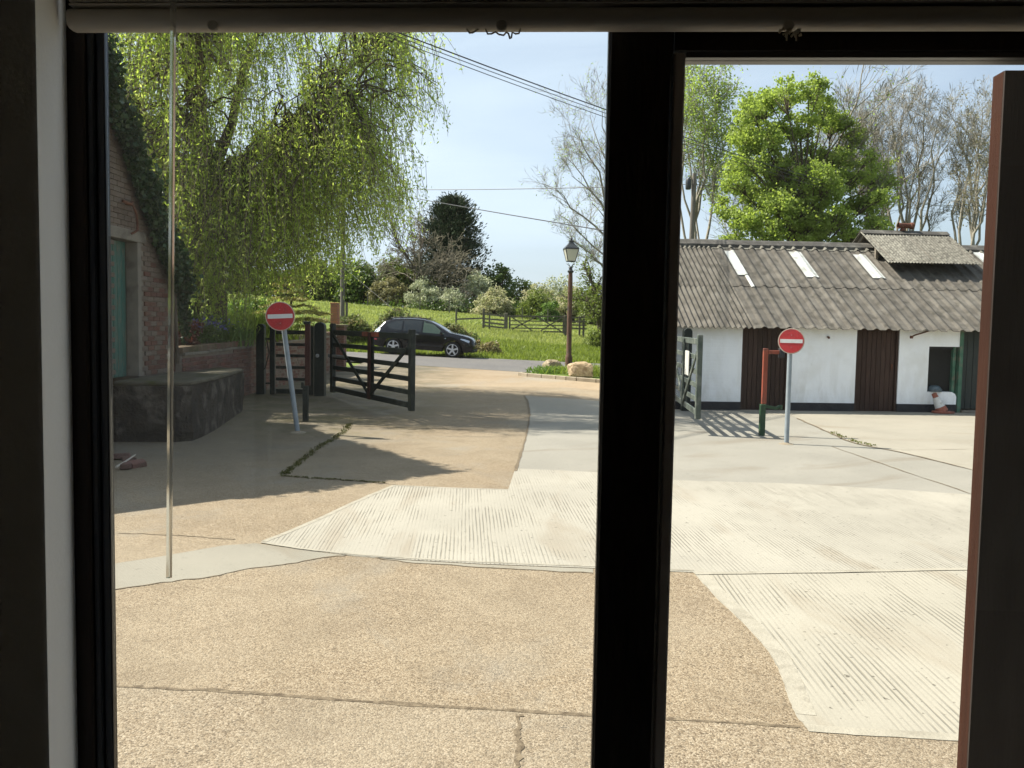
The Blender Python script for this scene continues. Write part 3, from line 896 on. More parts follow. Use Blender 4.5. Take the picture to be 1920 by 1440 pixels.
# ------------------------------------------------------------------ brick building on the left
GX = -5.6
Y_E0, Y_E1, Z_E, Y_A = 8.4, 14.75, 2.56, 11.58
SL = 1.04
def verge(y): return Z_E + SL * ((y - Y_E0) if y < Y_A else (Y_E1 - y))
bb = empty('brick_building', (GX, Y_A, 0), 'old brick building with ivy-covered gable and green door at a mossy step', 'building')
# doorway extents
dY0, dY1 = 12.45, 13.30
zD0, zD1 = 0.86, 2.90
zApex = verge(Y_A)
core = MB()
poly = [Vector((GX - 0.04, Y_E0, 0)), Vector((GX - 0.04, dY0, 0)), Vector((GX - 0.04, dY0, zD1)), Vector((GX - 0.04, dY1 + 0.06, zD1)), Vector((GX - 0.04, dY1 + 0.06, 0)), Vector((GX - 0.04, Y_E1 - 0.003, 0)), Vector((GX - 0.04, Y_E1 - 0.003, Z_E)), Vector((GX - 0.04, Y_A, zApex)), Vector((GX - 0.04, Y_E0, Z_E))]
core.prism(poly, (-0.30, 0, 0))
core.box2((GX - 8, Y_E0, 0), (GX - 0.341, Y_E0 + 0.3, Z_E))
core.box2((GX - 8, Y_E1 - 0.303, 0), (GX - 0.341, Y_E1 - 0.003, Z_E))
core.build('wall', m_mortar, bb)
rf = MB()
for (ya, yb) in ((Y_E0 - 0.25, Y_A), (Y_E1 + 0.12, Y_A)):
    za, zb_ = verge(ya) - 0.06, zApex - 0.05
    rf.prism([Vector((GX + 0.06, ya, za)), Vector((GX + 0.06, yb, zb_)), Vector((GX + 0.06, yb, zb_ + 0.10)), Vector((GX + 0.06, ya, za + 0.10))], (-8.2, 0, 0))
m_tile = pmat('old_roof_tile', (0.16, 0.09, 0.06), (0.24, 0.14, 0.09), 4, 0.9, 0.4, 20)
rf.build('roof', m_tile, bb)
inner_edge = 0.85
def gkeep(a, z):
    if z > verge(a) - 0.25: return False
    if dY0 - 0.02 < a < dY1 + 0.16 and zD0 - 0.1 < z < zD1 + 0.12: return False
    return True
lay(bb, 'y', GX - 0.035, 11.75, Y_E1 - 0.004, 0.86, 5.6, lambda a, z, rr: m_brick_r if (z < 2.3 + rr.uniform(-.4, .4) and a > 13.6 and rr.random() < .75) else m_brick_g, gkeep, 295, 3)
lay(bb, 'y', GX - 0.035, 13.75, Y_E1 - 0.004, 0.04, 0.85, lambda a, z, rr: m_brick_r, lambda a, z: True, 0, 4)
lay(bb, 'y', GX - 0.035, 9.0, 11.74, 0.04, 5.9, lambda a, z, rr: m_brick_g, lambda a, z: z < verge(a) - 0.35, 0, 5)
m_lintel = pmat('pale_stone', (0.2122, 0.1856, 0.1485), (0.1591, 0.1379, 0.1114), 5, 0.9, 0.4, 40, c3=(0.1061, 0.09017, 0.06895), s3=3)
MB().box2((GX - 0.2, dY0 - 0.1, zD1 - 0.03), (GX - 0.012, dY1 + 0.30, zD1 + 0.13)).build('lintel', m_lintel, bb, bevel=0.008)
MB().box2((GX - 0.2, dY1 + 0.005, zD0), (GX - 0.014, dY1 + 0.13, zD1 - 0.031)).build('door_jamb', m_lintel, bb, bevel=0.008)
m_gdoor = pmat('peeling_green_paint', (0.03, 0.095, 0.075), (0.05, 0.135, 0.105), 7, 0.6, 0.4, 25, c3=(0.16, 0.13, 0.09), s3=5, stretch=(8, 8, 1))
dr = MB().box2((GX - 0.24, dY0, zD0), (GX - 0.225, dY1 - 0.003, zD1 - 0.03)).build('door', m_gdoor, bb, label='faded green boarded door with peeling paint')
y = dY0
while y < dY1 - 0.02:
    MB().box2((GX - 0.222, y + 0.004, zD0 + 0.01), (GX - 0.195, min(y + 0.135, dY1 - 0.006), zD1 - 0.035)).build('plank', m_gdoor, dr, bevel=0.006)
    y += 0.14
m_rust = pmat('rusty_iron', (0.07, 0.03, 0.018), (0.14, 0.055, 0.03), 12, 0.85, 0.4, 50)
hk = MB()
yb_ = 12.86
hk.tube([(GX + 0.0, yb_, 3.38), (GX + 0.10, yb_ + .02, 3.36), (GX + 0.13, yb_ + 0.06, 3.25), (GX + 0.10, yb_ + 0.17, 3.12), (GX + 0.10, yb_ + 0.17, 3.02), (GX + .03, yb_ + .12, 2.96)], 0.018, 6)
hk.tube([(GX + 0.02, yb_ - 0.14, 3.40), (GX + 0.08, yb_, 3.37), (GX + 0.04, yb_ + 0.14, 3.42)], 0.022, 6)
hk.build('iron_bracket', m_rust, bb, smooth=True)
# ------------------------------------------------------------------ mossy loading step
m_step = pmat('sooty_mossy_render', (0.013, 0.010, 0.008), (0.036, 0.028, 0.02), 5, 0.95, 0.9, 24, c3=(0.105, 0.092, 0.075), s3=3.6, world=True, bdist=0.04)
m_steptop = pmat('mossy_concrete_top', (0.0546, 0.04914, 0.03276), (0.09282, 0.0819, 0.06006), 4, 0.95, 0.5, 30, c3=(0.04368, 0.04641, 0.01092), s3=3, world=True)
st = empty('loading_step', (-5.1, 14.2, 0), 'dark stained masonry loading step below the green door', 'step')
sb = MB()
ztop = 0.79
pl = [(-5.585, 12.35), (-4.75, 12.45), (-4.57, 12.62), (-4.60, 13.6), (-4.70, 14.6), (-4.86, 16.0), (-5.0, 16.25), (-5.44, 16.3), (-5.44, 14.76), (-5.585, 14.74)]
bmv = [Vector((x, y, 0)) for x, y in pl]
sb.prism(bmv, (0, 0, ztop))
so_ = sb.build('step_body', m_step, st)
bm = bmesh.new()
bm.from_mesh(so_.data)
bmesh.ops.triangulate(bm, faces=[f for f in bm.faces if len(f.verts) > 4])
bmesh.ops.subdivide_edges(bm, edges=bm.edges[:], cuts=5, use_grid_fill=True)
rr = random.Random(8)
from mathutils import noise as mnoise
for v in bm.verts:
    q = v.co + Vector((3, 5, 0))
    d = mnoise.noise(q * 2.5) * 0.06 + mnoise.noise(q * 9) * 0.03
    if v.co.z > 0.02 and v.co.z < ztop - 0.02: v.co += Vector((d * 0.8, -d, 0))
    elif v.co.z >= ztop - 0.02: v.co += Vector((d * .5, -d * .5, 0))
bm.to_mesh(so_.data)
bm.free()
tpv = [Vector((x * 1.0 + (0.0), y, ztop + 0.002)) for x, y in pl]
MB().prism(tpv, (0, 0, 0.065)).build('step_slab', m_steptop, st, bevel=0.02)
# ------------------------------------------------------------------ garden retaining wall along the drive
gw = empty('garden_wall', (GX, 20, 0.1), 'dark red brick retaining wall between the building and the gate posts', 'wall')
WX = -5.5
def wtop(y): return 1.12 + 0.012 * (y - 14.8)
cw = MB()
for ya, yb in ((14.76, 18.0), (18.0, 21.0), (21.0, 24.5), (24.5, 27.7)):
    cw.prism([Vector((WX - 0.02, ya, -0.1)), Vector((WX - 0.02, yb, -0.1)), Vector((WX - 0.02, yb, wtop(yb))), Vector((WX - 0.02, ya, wtop(ya)))], (-0.22, 0, 0))
cw.build('wall_core', m_mortar_w, gw)
lay(gw, 'y', WX - 0.014, 14.77, 18.8, 0.02, 1.17, lambda a, z, rr: m_brick_w if rr.random() < .7 else m_brick_r, lambda a, z: z < wtop(a) - 0.03, 290, 11)
lay(gw, 'y', WX - 0.014, 18.81, 27.65, 0.1, 1.28, lambda a, z, rr: m_brick_r if rr.random() < .5 else m_brick_g, lambda a, z: z < wtop(a) - 0.03, 0, 12)
m_cop = pmat('brown_coping', (0.098, 0.07, 0.0455), (0.154, 0.1155, 0.077), 6, 0.9, 0.5, 40, c3=(0.056, 0.056, 0.0175), s3=3, world=True)
yy = 14.78
cop_me = None
while yy < 27.5:
    L_ = min(1.2, 27.6 - yy)
    zz = wtop(yy + L_ / 2)
    MB().box((WX - 0.115, yy + L_ / 2, zz + 0.022), (0.30, L_ - 0.01, 0.05)).build('coping_band', m_lintel, gw, bevel=0.006)
    yy += L_
yy = 14.78
rr = random.Random(77)
k = 0
while yy < 27.5:
    zz = wtop(yy)
    o_ = link_obj('brick', brick_mesh('x', m_cop if rr.random() < .8 else m_brick_w, 0.23), gw)
    o_.scale = (1, 2.2, 1.6)
    o_.location = Vector((WX - 0.118, yy + 0.033, zz + 0.047 + 0.052 + rr.uniform(-.003, .003))) - offset(gw)
    yy += 0.076
    k += 1
    if k > 165: break
# piers at the road end of the wall
pr1 = empty('brick_pier', (-5.5, 28.0, 0.1), 'squat brown brick pier behind the open gate', 'pier')
MB().box2((-5.69, 27.75, 0.0), (-5.31, 28.25, 1.55)).build('pier_core', m_mortar_w, pr1)
for r_ in range(20):
    z = 0.12 + r_ * 0.0755
    for c in ((-0.11, -0.25), (0.11, -0.25)) if r_ % 2 == 0 else ((0.0, -0.25), (-0.17, -0.25), (0.17, -0.25)):
        L_ = BL if (r_ % 2 == 0 or c[0] == 0) else 0.10
        o_ = link_obj('brick', brick_mesh('x', m_brick_w, L_), pr1)
        o_.location = Vector((-5.5 + c[0], 28.0 + c[1], z)) - offset(pr1)
    for c in (-0.12, 0.12):
        o_ = link_obj('brick', brick_mesh('y', m_brick_w, BL), pr1)
        o_.location = Vector((-5.31, 28.0 + c, z)) - offset(pr1)
MB().box((-5.5, 28.0, 1.60), (0.48, 0.6, 0.09)).build('pier_cap', m_cop, pr1, bevel=0.015)
pr2 = empty('brick_pier', (-5.92, 29.5, 0.2), 'taller orange brick pier rising behind the squat one', 'pier')
MB().box2((-6.03, 29.3, 0.1), (-5.81, 29.7, 2.30)).build('pier_core', m_mortar, pr2)
for r_ in range(29):
    z = 0.14 + r_ * 0.0755
    o_ = link_obj('brick', brick_mesh('x', m_brick_o, BL), pr2)
    o_.location = Vector((-5.92, 29.3, z)) - offset(pr2)
    for c in (-0.10, 0.10):
        o_ = link_obj('brick', brick_mesh('y', m_brick_o, 0.19), pr2)
        o_.location = Vector((-5.81, 29.5 + c, z)) - offset(pr2)
MB().box((-5.92, 29.5, 2.33), (0.25, 0.43, 0.05)).build('pier_cap', m_brick_o, pr2, bevel=0.01)

# ================================================================== white shed
SA = R(3.2)
S0 = Vector((3.36, 18.40, 0))
E1 = Vector((math.cos(SA), math.sin(SA), 0))
E2 = Vector((-math.sin(SA), math.cos(SA), 0))
def s_at(px, py=700, v=0.0):
    d = ray(px, py)
    t = ((S0 - EYE).dot(E2) + v) / d.dot(E2)
    p = EYE + d * t - S0
    return p.dot(E1), p.z + S0.z
shed = empty('white_shed', S0, 'long low white-painted shed with corrugated grey roof and brown doors', 'shed', rz=SA)
m_white = pmat('whitewashed_brick', (0.84, 0.85, 0.86), (0.88, 0.89, 0.89), 3, 0.75, 0.55, 14, c3=(0.78, 0.78, 0.76), s3=1.6, bdist=0.012)
_t = m_white.node_tree                                   # whitewash relief: brick courses under thick paint, grime low down
_p = _t.nodes['Principled BSDF']
_co = coordn(_t, False)
_br = _t.nodes.new('ShaderNodeTexBrick')
_br.inputs['Scale'].default_value = 1.0
_br.inputs['Brick Width'].default_value = 0.225
_br.inputs['Row Height'].default_value = 0.075
_br.inputs['Mortar Size'].default_value = 0.008
_br.inputs['Mortar Smooth'].default_value = 0.6
_sx = _t.nodes.new('ShaderNodeSeparateXYZ')
_cx = _t.nodes.new('ShaderNodeCombineXYZ')
_t.links.new(_co, _sx.inputs['Vector'])
_t.links.new(_sx.outputs['X'], _cx.inputs['X'])
_t.links.new(_sx.outputs['Z'], _cx.inputs['Y'])
_t.links.new(_cx.outputs['Vector'], _br.inputs['Vector'])
_h = math_(_t, 'ADD', math_(_t, 'MULTIPLY', _br.outputs['Fac'], -0.18), math_(_t, 'MULTIPLY', noise(_t, _co, 7, 6), 1.6))
bump(_t, _p, _h, 0.5, 0.012)
_old = _p.inputs['Base Color'].links[0].from_socket
_gm = math_(_t, 'MULTIPLY', mapr(_t, noise(_t, mapping(_t, _co, (3, 3, 0.7)), 1.6, 8, 0.5, 0.65), 0.45, 0.68), mapr(_t, _sx.outputs['Z'], 1.3, 0.25, 0.25, 1.0))
_fl = mapr(_t, noise(_t, _co, 16, 6, 0.3), 0.68, 0.71)
_c = mixc(_t, math_(_t, 'MULTIPLY', _gm, 0.45), _old, (0.50, 0.47, 0.40))
_c = mixc(_t, math_(_t, 'MULTIPLY', _fl, 0.5), _c, (0.42, 0.38, 0.33))
_t.links.new(_c, _p.inputs['Base Color'])
m_black = pmat('black_bitumen', (0.014, 0.014, 0.018), (0.03, 0.03, 0.034), 6, 0.6, 0.3, 30)
m_bdoor = pmat('brown_stained_boards', (0.032, 0.018, 0.013), (0.055, 0.031, 0.023), 6, 0.65, 0.35, 30, stretch=(9, 9, 0.7), rnd=0.25, spec=0.2)
m_sheet = pmat('weathered_fibre_cement', (0.072, 0.064, 0.053), (0.124, 0.113, 0.096), 3.5, 0.95, 0.7, 45, c3=(0.053, 0.048, 0.039), s3=4.5, rnd=0.15, bdist=0.012)
m_lich = pmat('lichen_fibre_cement', (0.09, 0.084, 0.07), (0.20, 0.19, 0.158), 11, 0.95, 0.7, 45, c3=(0.058, 0.053, 0.044), s3=10, rnd=0.12)
m_clear = pmat('translucent_rooflight', (0.40, 0.41, 0.39), (0.48, 0.48, 0.455), 3, 0.6, 0.2, 20, c3=(0.30, 0.30, 0.265), s3=4)
ev = 1.80
SLEN = 13.0
d1a, d1b = s_at(1390)[0], s_at(1478)[0]
d2a, d2b = s_at(1604)[0], s_at(1684)[0]
wa_, wb_ = s_at(1740)[0], s_at(1797)[0]
wz0, wz1 = s_at(1765, 735)[1], s_at(1765, 650)[1]
gpost = s_at(1801)[0]
TH = 0.22
PZ = 0.205
wm = MB()
def seg(s0, s1, z0, z1, mb=None, v0=0.0, v1=TH): (mb or wm).box2((s0, v0, z0), (s1, v1, z1))
seg(0, d1a, PZ, ev)
seg(d1b, d2a, PZ, ev)
seg(d2b, wa_, PZ, ev)
seg(wa_ + 0.001, wb_, wz1, ev)
wm.prism([(wa_ + 0.001, 0, PZ), (wb_ - 0.02, 0, PZ), (wb_ - 0.02, 0, wz0 - 0.10), (wb_ - 0.05, 0, wz0 - 0.04), (wb_ - 0.12, 0, wz0), (wa_ + 0.001, 0, wz0)], (0, TH, 0))
seg(gpost + 1.0, SLEN, 0, ev)
wm.box2((0, TH + 0.001, 0), (0.22, 6.9, ev))
wm.box2((SLEN - 0.22, TH + 0.001, 0), (SLEN, 6.9, ev))
wm.box2((0.221, 6.68, 0), (SLEN - 0.221, 6.9, ev))
wm.prism([(0.0, TH, ev), (0.0, 6.9, ev), (0.0, 3.55, 3.72)], (0.2, 0, 0))
wm.build('wall', m_white, shed, local=True)
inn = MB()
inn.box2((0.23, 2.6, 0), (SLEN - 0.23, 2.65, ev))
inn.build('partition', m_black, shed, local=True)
for a, b in ((0, d1a), (d1b, d2a), (d2b, wb_ - 0.02)):
    MB().box2((a, -0.012, 0), (b, TH, PZ - 0.001)).build('plinth', m_black, shed, local=True, bevel=0.004)
def plank_door(a, b, top, lab, n):
    dd = MB().box2((a + 0.05, 0.10, 0.02), (b - 0.05, 0.112, top)).build('door', m_bdoor, shed, local=True, label=lab)
    fr = MB()
    fr.box2((a, 0.03, 0.0), (a + 0.05, 0.16, top + 0.05))
    fr.box2((b - 0.05, 0.03, 0.0), (b, 0.16, top + 0.05))
    fr.box2((a + 0.051, 0.03, top), (b - 0.051, 0.16, top + 0.05))
    fr.build('door_frame', m_bdoor, shed, local=True, bevel=0.004)
    wd = (b - a - 0.104) / n
    for k in range(n):
        MB().box2((a + 0.052 + k * wd + 0.004, 0.07, 0.03), (a + 0.052 + (k + 1) * wd - 0.004, 0.098, top - 0.006)).build('plank', m_bdoor, dd, local=True, bevel=0.004)
    return dd
dA = plank_door(d1a, d1b, ev - 0.06, 'wide brown boarded door behind the round traffic sign', 9)
dB = plank_door(d2a, d2b, ev - 0.06, 'brown boarded door beside the dark window opening', 8)
MB().box((d2b - 0.12, 0.055, 0.98), (0.03, 0.03, 0.12)).build('handle', m_rust, dB, local=True, bevel=0.004)
# dark window opening and green post, dark door
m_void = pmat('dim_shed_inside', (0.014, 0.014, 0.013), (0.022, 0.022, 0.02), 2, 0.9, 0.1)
m_greenp = pmat('worn_green_paint', (0.04, 0.11, 0.07), (0.08, 0.17, 0.115), 7, 0.6, 0.3, 30, c3=(0.15, 0.13, 0.10), s3=6)
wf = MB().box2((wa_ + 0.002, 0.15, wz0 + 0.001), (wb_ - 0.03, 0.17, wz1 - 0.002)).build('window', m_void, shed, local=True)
MB().box2((wa_ + 0.003, 0.09, wz1 - 0.06), (wb_ - 0.09, 0.149, wz1 - 0.003)).build('frame', m_black, wf, local=True)
MB().box2((wb_ - 0.10, 0.06, wz0 - 0.04), (wb_ - 0.035, 0.149, wz1 - 0.004)).build('frame', m_greenp, wf, local=True, bevel=0.003)
MB().box2((wb_ - 0.004, -0.02, 0), (gpost + 0.03, 0.12, ev)).build('door_post', m_greenp, shed, local=True, bevel=0.006)
m_gdark = pmat('dark_grey_green_door', (0.022, 0.028, 0.026), (0.036, 0.043, 0.039), 5, 0.6, 0.3, 30, stretch=(6, 6, .8), rnd=0.12)
d3 = MB().box2((gpost + 0.032, 0.11, 0.10), (gpost + 0.98, 0.13, ev - 0.02)).build('door', m_gdark, shed, local=True, label='dark grey-green boarded door beyond the green post')
for k in range(7):
    MB().box2((gpost + 0.036 + k * 0.135, 0.08, 0.11), (gpost + 0.036 + k * 0.135 + 0.128, 0.108, ev - 0.03)).build('plank', m_gdark, d3, local=True, bevel=0.004)
MB().box2((gpost + 0.032, -0.10, 0.0), (gpost + 1.0, 0.2, 0.085)).build('door_sill', m_lintel, shed, local=True, bevel=0.01)
# iron stay and hook under the eaves
sa, za = s_at(1709, 632, -0.16)
sb_, zb2 = s_at(1757, 616, -0.02)
st_ = MB()
st_.tube([(sb_, 0.0, zb2), (sa + 0.1, -0.1, za + 0.04), (sa, -0.16, za)], 0.017, 6)
st_.lathe([(0.03, -0.03), (0.036, 0), (0.03, 0.03)], 8, (sa, -0.16, za))
st_.build('iron_stay', m_rust, shed, local=True, smooth=True)
sa, za = s_at(1553, 632, -0.03)
MB().tube([(sa, 0.0, za), (sa, -0.05, za), (sa + 0.01, -0.06, za - 0.03)], 0.02, 6).build('wall_hook', m_rust, shed, local=True, smooth=True)
MB().box2((d1a - 0.02, -0.05, ev - 0.05), (d1b + 0.06, 0.0, ev + 0.01)).build('door_head', m_bdoor, shed, local=True, bevel=0.004)
# ---- roof
RV0, RZ0, RV1, RZ1 = -0.26, 1.755, 3.42, 3.80
RL = math.hypot(RV1 - RV0, RZ1 - RZ0)
rdir = Vector((0, (RV1 - RV0) / RL, (RZ1 - RZ0) / RL))
rnor = Vector((0, -rdir.z, rdir.y))
def roof_st(px, py, lift=0.0):
    """roof coordinates (s along, t up the slope in metres) under a sight line"""
    d = ray(px, py)
    dl = Vector((d.dot(E1), d.dot(E2), d.z))
    el = EYE - S0
    ol = Vector((el.dot(E1), el.dot(E2), el.z))
    p0 = Vector((0, RV0, RZ0)) + rnor * lift
    t = (p0 - ol).dot(rnor) / dl.dot(rnor)
    q = ol + dl * t
    return q.x, (q - p0).dot(rdir)
def corr(x, pitch, amp): return amp * math.sin(2 * PI * x / pitch)
def rib(x, pitch, amp):
    """pan with one raised trapezoid rib per pitch"""
    f = (x / pitch) % 1.0
    if f < 0.46: return 0.0
    if f < 0.60: return amp * (f - 0.46) / 0.14
    if f < 0.74: return amp
    if f < 0.98: return amp * (1 - (f - 0.74) / 0.24)
    return 0.0
def roof_sheet(s0, s1, t0, t1, fn, step, lift, mat, parent, org=Vector((0, RV0, RZ0)), rd=rdir, rn=rnor, name='roof_sheet', jag=0.0, seed=0, label=None):
    rr = random.Random(seed)
    n = max(2, int(round((s1 - s0) / step)))
    V, F = [], []
    tl = rr.uniform(-0.004, 0.004)
    for layer in (0, 1):
        for t in (t0, t1):
            for i in range(n + 1):
                s = s0 + (s1 - s0) * i / n
                jj = (rr.uniform(-jag, jag) if t == t0 else 0)
                h = fn(s) + lift + tl * (0 if t == t0 else 1) - 0.009 * layer
                V.append(org + Vector((s, 0, 0)) + rd * (t + (jj if layer == 0 else jj)) + rn * h)
    m_ = n + 1
    for i in range(n):
        F.append((i, i + 1, m_ + i + 1, m_ + i))
        F.append((2 * m_ + i, 3 * m_ + i, 3 * m_ + i + 1, 2 * m_ + i + 1))
        F.append((i, 2 * m_ + i, 2 * m_ + i + 1, i + 1))
        F.append((m_ + i, m_ + i + 1, 3 * m_ + i + 1, 3 * m_ + i))
    F.append((0, m_, 3 * m_, 2 * m_))
    F.append((n, 2 * m_ + n, 3 * m_ + n, m_ + n))
    b = MB()
    b.add(V, F)
    return b.build(name, mat, parent, local=True, label=label)
s_split = roof_st(1414, 609)[0]
t_lap = roof_st(1560, 541)[1]
pc = 0.1155
ncol = 3
Lw_ = pc * 7
s = -0.12
k = 0
cfn = lambda x: corr(x - s_split, pc, 0.022)
rfn = lambda x: rib(x - s_split, 0.262, 0.038)
left_edges = list(np.arange(s_split, -0.12, -Lw_))[::-1]
if left_edges[0] > -0.1: left_edges = [-0.12] + left_edges
for i in range(len(left_edges) - 1):
    a, b = left_edges[i], left_edges[i + 1]
    roof_sheet(a, b + 0.0, 0.0 , t_lap + 0.08, cfn, pc / 8, 0.0, m_sheet, shed, jag=0.006, seed=i)
    roof_sheet(a, b + 0.0, t_lap, RL - 0.09, cfn, pc / 8, 0.012, m_sheet, shed, jag=0.006, seed=i + 40)
RW = 0.262 * 4
nr = int(math.ceil((SLEN + 0.2 - s_split) / RW))
for i in range(nr):
    a, b = s_split + i * RW, s_split + (i + 1) * RW
    roof_sheet(a + 0.002, b, 0.0, t_lap + 0.08, rfn, 0.262 / 16, 0.0, m_sheet, shed, jag=0.004, seed=i + 80)
    roof_sheet(a + 0.002, b, t_lap, RL - 0.09, rfn, 0.262 / 16, 0.012, m_sheet, shed, jag=0.004, seed=i + 120)
# rear slope in long sheets
for i in range(6):
    a, b = -0.12 + i * 2.25, -0.12 + (i + 1) * 2.25
    roof_sheet(a, b - 0.004, 0, RL, lambda x: corr(x, 0.25, 0.02), 0.03, 0.0, m_sheet, shed, Vector((0, RV1 + (RV1 - RV0), RZ0)), Vector((0, -rdir.y, rdir.z)), Vector((0, rdir.z, rdir.y)), seed=i + 300)
# rooflights: pale sheets lying in the slope
def rooflight(px0, px1, py0, px2, px3, py1, lab):
    a, t1 = roof_st(px0, py0)
    b, _ = roof_st(px1, py0)
    c, t0 = roof_st(px2, py1)
    d_, _ = roof_st(px3, py1)
    s0, s1 = (a + c) / 2, (b + d_) / 2
    return roof_sheet(s0, s1, t0, t1, lambda x: rfn(x) * 0.55 + 0.026, 0.02, 0.012, m_clear, shed, name='rooflight', label=lab)
rooflight(1357, 1374, 473, 1383, 1402, 518, 'dirty white rooflight over the wide brown door')
rooflight(1397, 1402, 520, 1408, 1414, 541, 'narrow white rooflight strip')
rooflight(1480, 1502, 475, 1510, 1533, 522, 'clean white rooflight in the middle of the roof')
rooflight(1599, 1622, 480, 1636, 1658, 524, 'white rooflight next to the raised ventilator')
rooflight(1824, 1850, 468, 1846, 1876, 510, 'white rooflight beyond the raised ventilator')
# ridge capping in lengths
m_ridge = pmat('dark_ridge_cap', (0.054, 0.0504, 0.04464), (0.0864, 0.08064, 0.072), 4, 0.95, 0.6, 40, c3=(0.1224, 0.1152, 0.1008), s3=4, rnd=0.12)
k = 0
s = -0.14
while s < SLEN:
    L_ = 1.15
    cap = MB()
    ax = Vector((0, RV1, RZ1 + 0.10))
    A = [(0, RV1 - 0.24, RZ1 - 0.10), (0, RV1 - 0.23, RZ1 - 0.03), (0, RV1 - 0.07, RZ1 + 0.07), (0, RV1, RZ1 + 0.10), (0, RV1 + 0.07, RZ1 + 0.07), (0, RV1 + 0.24, RZ1 - 0.04), (0, RV1 + 0.22, RZ1 - 0.08), (0, RV1, RZ1 + 0.06)]
    cap.prism([Vector(q) + Vector((s, 0, 0.006 * (k % 2))) for q in A], (L_ - 0.004 + (0.03 if k % 2 else 0), 0, 0))
    cap.build('ridge_cap', m_ridge, shed, local=True)
    # scalloped filler under each cap
    s += L_
    k += 1
for i in range(nr):
    a, b = s_split + i * RW, s_split + (i + 1) * RW
    roof_sheet(a, b - 0.003, RL - 0.34, RL - 0.02, lambda x: rib(x - s_split, 0.262, 0.05) , 0.0164, 0.026, m_lich, shed, name='ridge_flashing', jag=0.012, seed=500 + i)
for i in range(len(left_edges) - 1):
    roof_sheet(left_edges[i], left_edges[i + 1] - 0.003, RL - 0.33, RL - 0.02, cfn, pc / 8, 0.028, m_lich, shed, name='ridge_flashing', jag=0.012, seed=540 + i)
# raised ventilator roof astride the ridge
vs0 = s_at(1613, 436, RV1)[0]
vs1 = s_at(1776, 440, RV1)[0]
zr = s_at(1613, 434, RV1)[1]
VR = RV1
run = 1.55
drop = run * math.tan(R(29))
vd = Vector((0, run, drop)).normalized()
vn = Vector((0, -vd.z, vd.y))
VL = math.hypot(run, drop)
vw = (vs1 - vs0) / 3
vent_fn = lambda x: corr(x, 0.076, 0.011)
for i in range(3):
    roof_sheet(vs0 + i * vw, vs0 + (i + 1) * vw - 0.003, 0, VL, vent_fn, 0.0095, 0.0, m_lich, shed, Vector((0, VR - run, zr - drop)), vd, vn, name='ventilator_sheet', jag=0.004, seed=700 + i)
    roof_sheet(vs0 + i * vw, vs0 + (i + 1) * vw - 0.003, 0, VL, vent_fn, 0.0095, 0.0, m_lich, shed, Vector((0, VR + run, zr - drop)), Vector((0, -vd.y, vd.z)), Vector((0, vd.z, vd.y)), name='ventilator_sheet', jag=0.004, seed=720 + i)
    MB().prism([Vector((vs0 + i * vw, VR - 0.16, zr - 0.055)), Vector((vs0 + i * vw, VR, zr + 0.045)), Vector((vs0 + i * vw, VR + 0.16, zr - 0.055)), Vector((vs0 + i * vw, VR, zr + 0.022))], (vw - 0.004, 0, 0)).build('ridge_cap', m_ridge, shed, local=True)
vb = MB()
for sx in (vs0 + 0.12, (vs0 + vs1) / 2, vs1 - 0.12):
    vb.bar((sx, VR - run + 0.12, zr - drop + 0.02), (sx, VR, zr - 0.06), 0.05, 0.09)
    vb.bar((sx, VR + run - 0.12, zr - drop + 0.02), (sx, VR, zr - 0.06), 0.05, 0.09)
    vb.box2((sx - 0.03, VR - 0.7, zr - drop * 0.45 - 0.6), (sx + 0.03, VR - 0.62, zr - drop * 0.45 - 0.03))
    vb.box2((sx - 0.03, VR + 0.62, zr - drop * 0.45 - 0.6), (sx + 0.03, VR + 0.7, zr - drop * 0.45 - 0.03))
vb.build('ventilator_frame', pmat('grey_old_timber', (0.14, 0.12, 0.095), (0.22, 0.19, 0.15), 8, 0.9, 0.3), shed, local=True)
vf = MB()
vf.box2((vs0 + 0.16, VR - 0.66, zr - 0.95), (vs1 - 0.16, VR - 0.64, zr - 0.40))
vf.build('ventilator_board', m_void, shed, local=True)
# clay pot lying on the ventilator ridge
m_clay = pmat('weathered_terracotta', (0.096, 0.033, 0.021), (0.132, 0.051, 0.03), 10, 0.85, 0.3)
sp0, zp0 = s_at(1684, 423, VR)
sp1, zp1 = s_at(1712, 423, VR)
cpot = empty('clay_pot', S0 + E1 * ((sp0 + sp1) / 2) + E2 * VR + Vector((0, 0, zr + 0.04)), 'dark red clay pipe lying across the ventilator ridge', 'chimney pot', rz=SA)
hl = (sp1 - sp0) / 2
my = Matrix(((0, 0, 1), (0, 1, 0), (-1, 0, 0)))
zc_ = zp0 - zr - 0.04
MB().lathe([(0.075, -hl), (0.08, -hl + 0.03), (0.065, -hl + 0.05), (0.062, hl - 0.08), (0.085, hl - 0.06), (0.085, hl), (0.06, hl), (0.055, -hl)], 16, (0, 0, zc_), my, cap=False).build('pipe', m_clay, cpot, local=True, smooth=True)
MB().lathe([(0.075, 0.0), (0.06, 0.03), (0.045, max(0.05, zc_ - 0.05))], 12, (-hl * 0.4, 0, 0)).build('stand', m_clay, cpot, local=True, smooth=True)
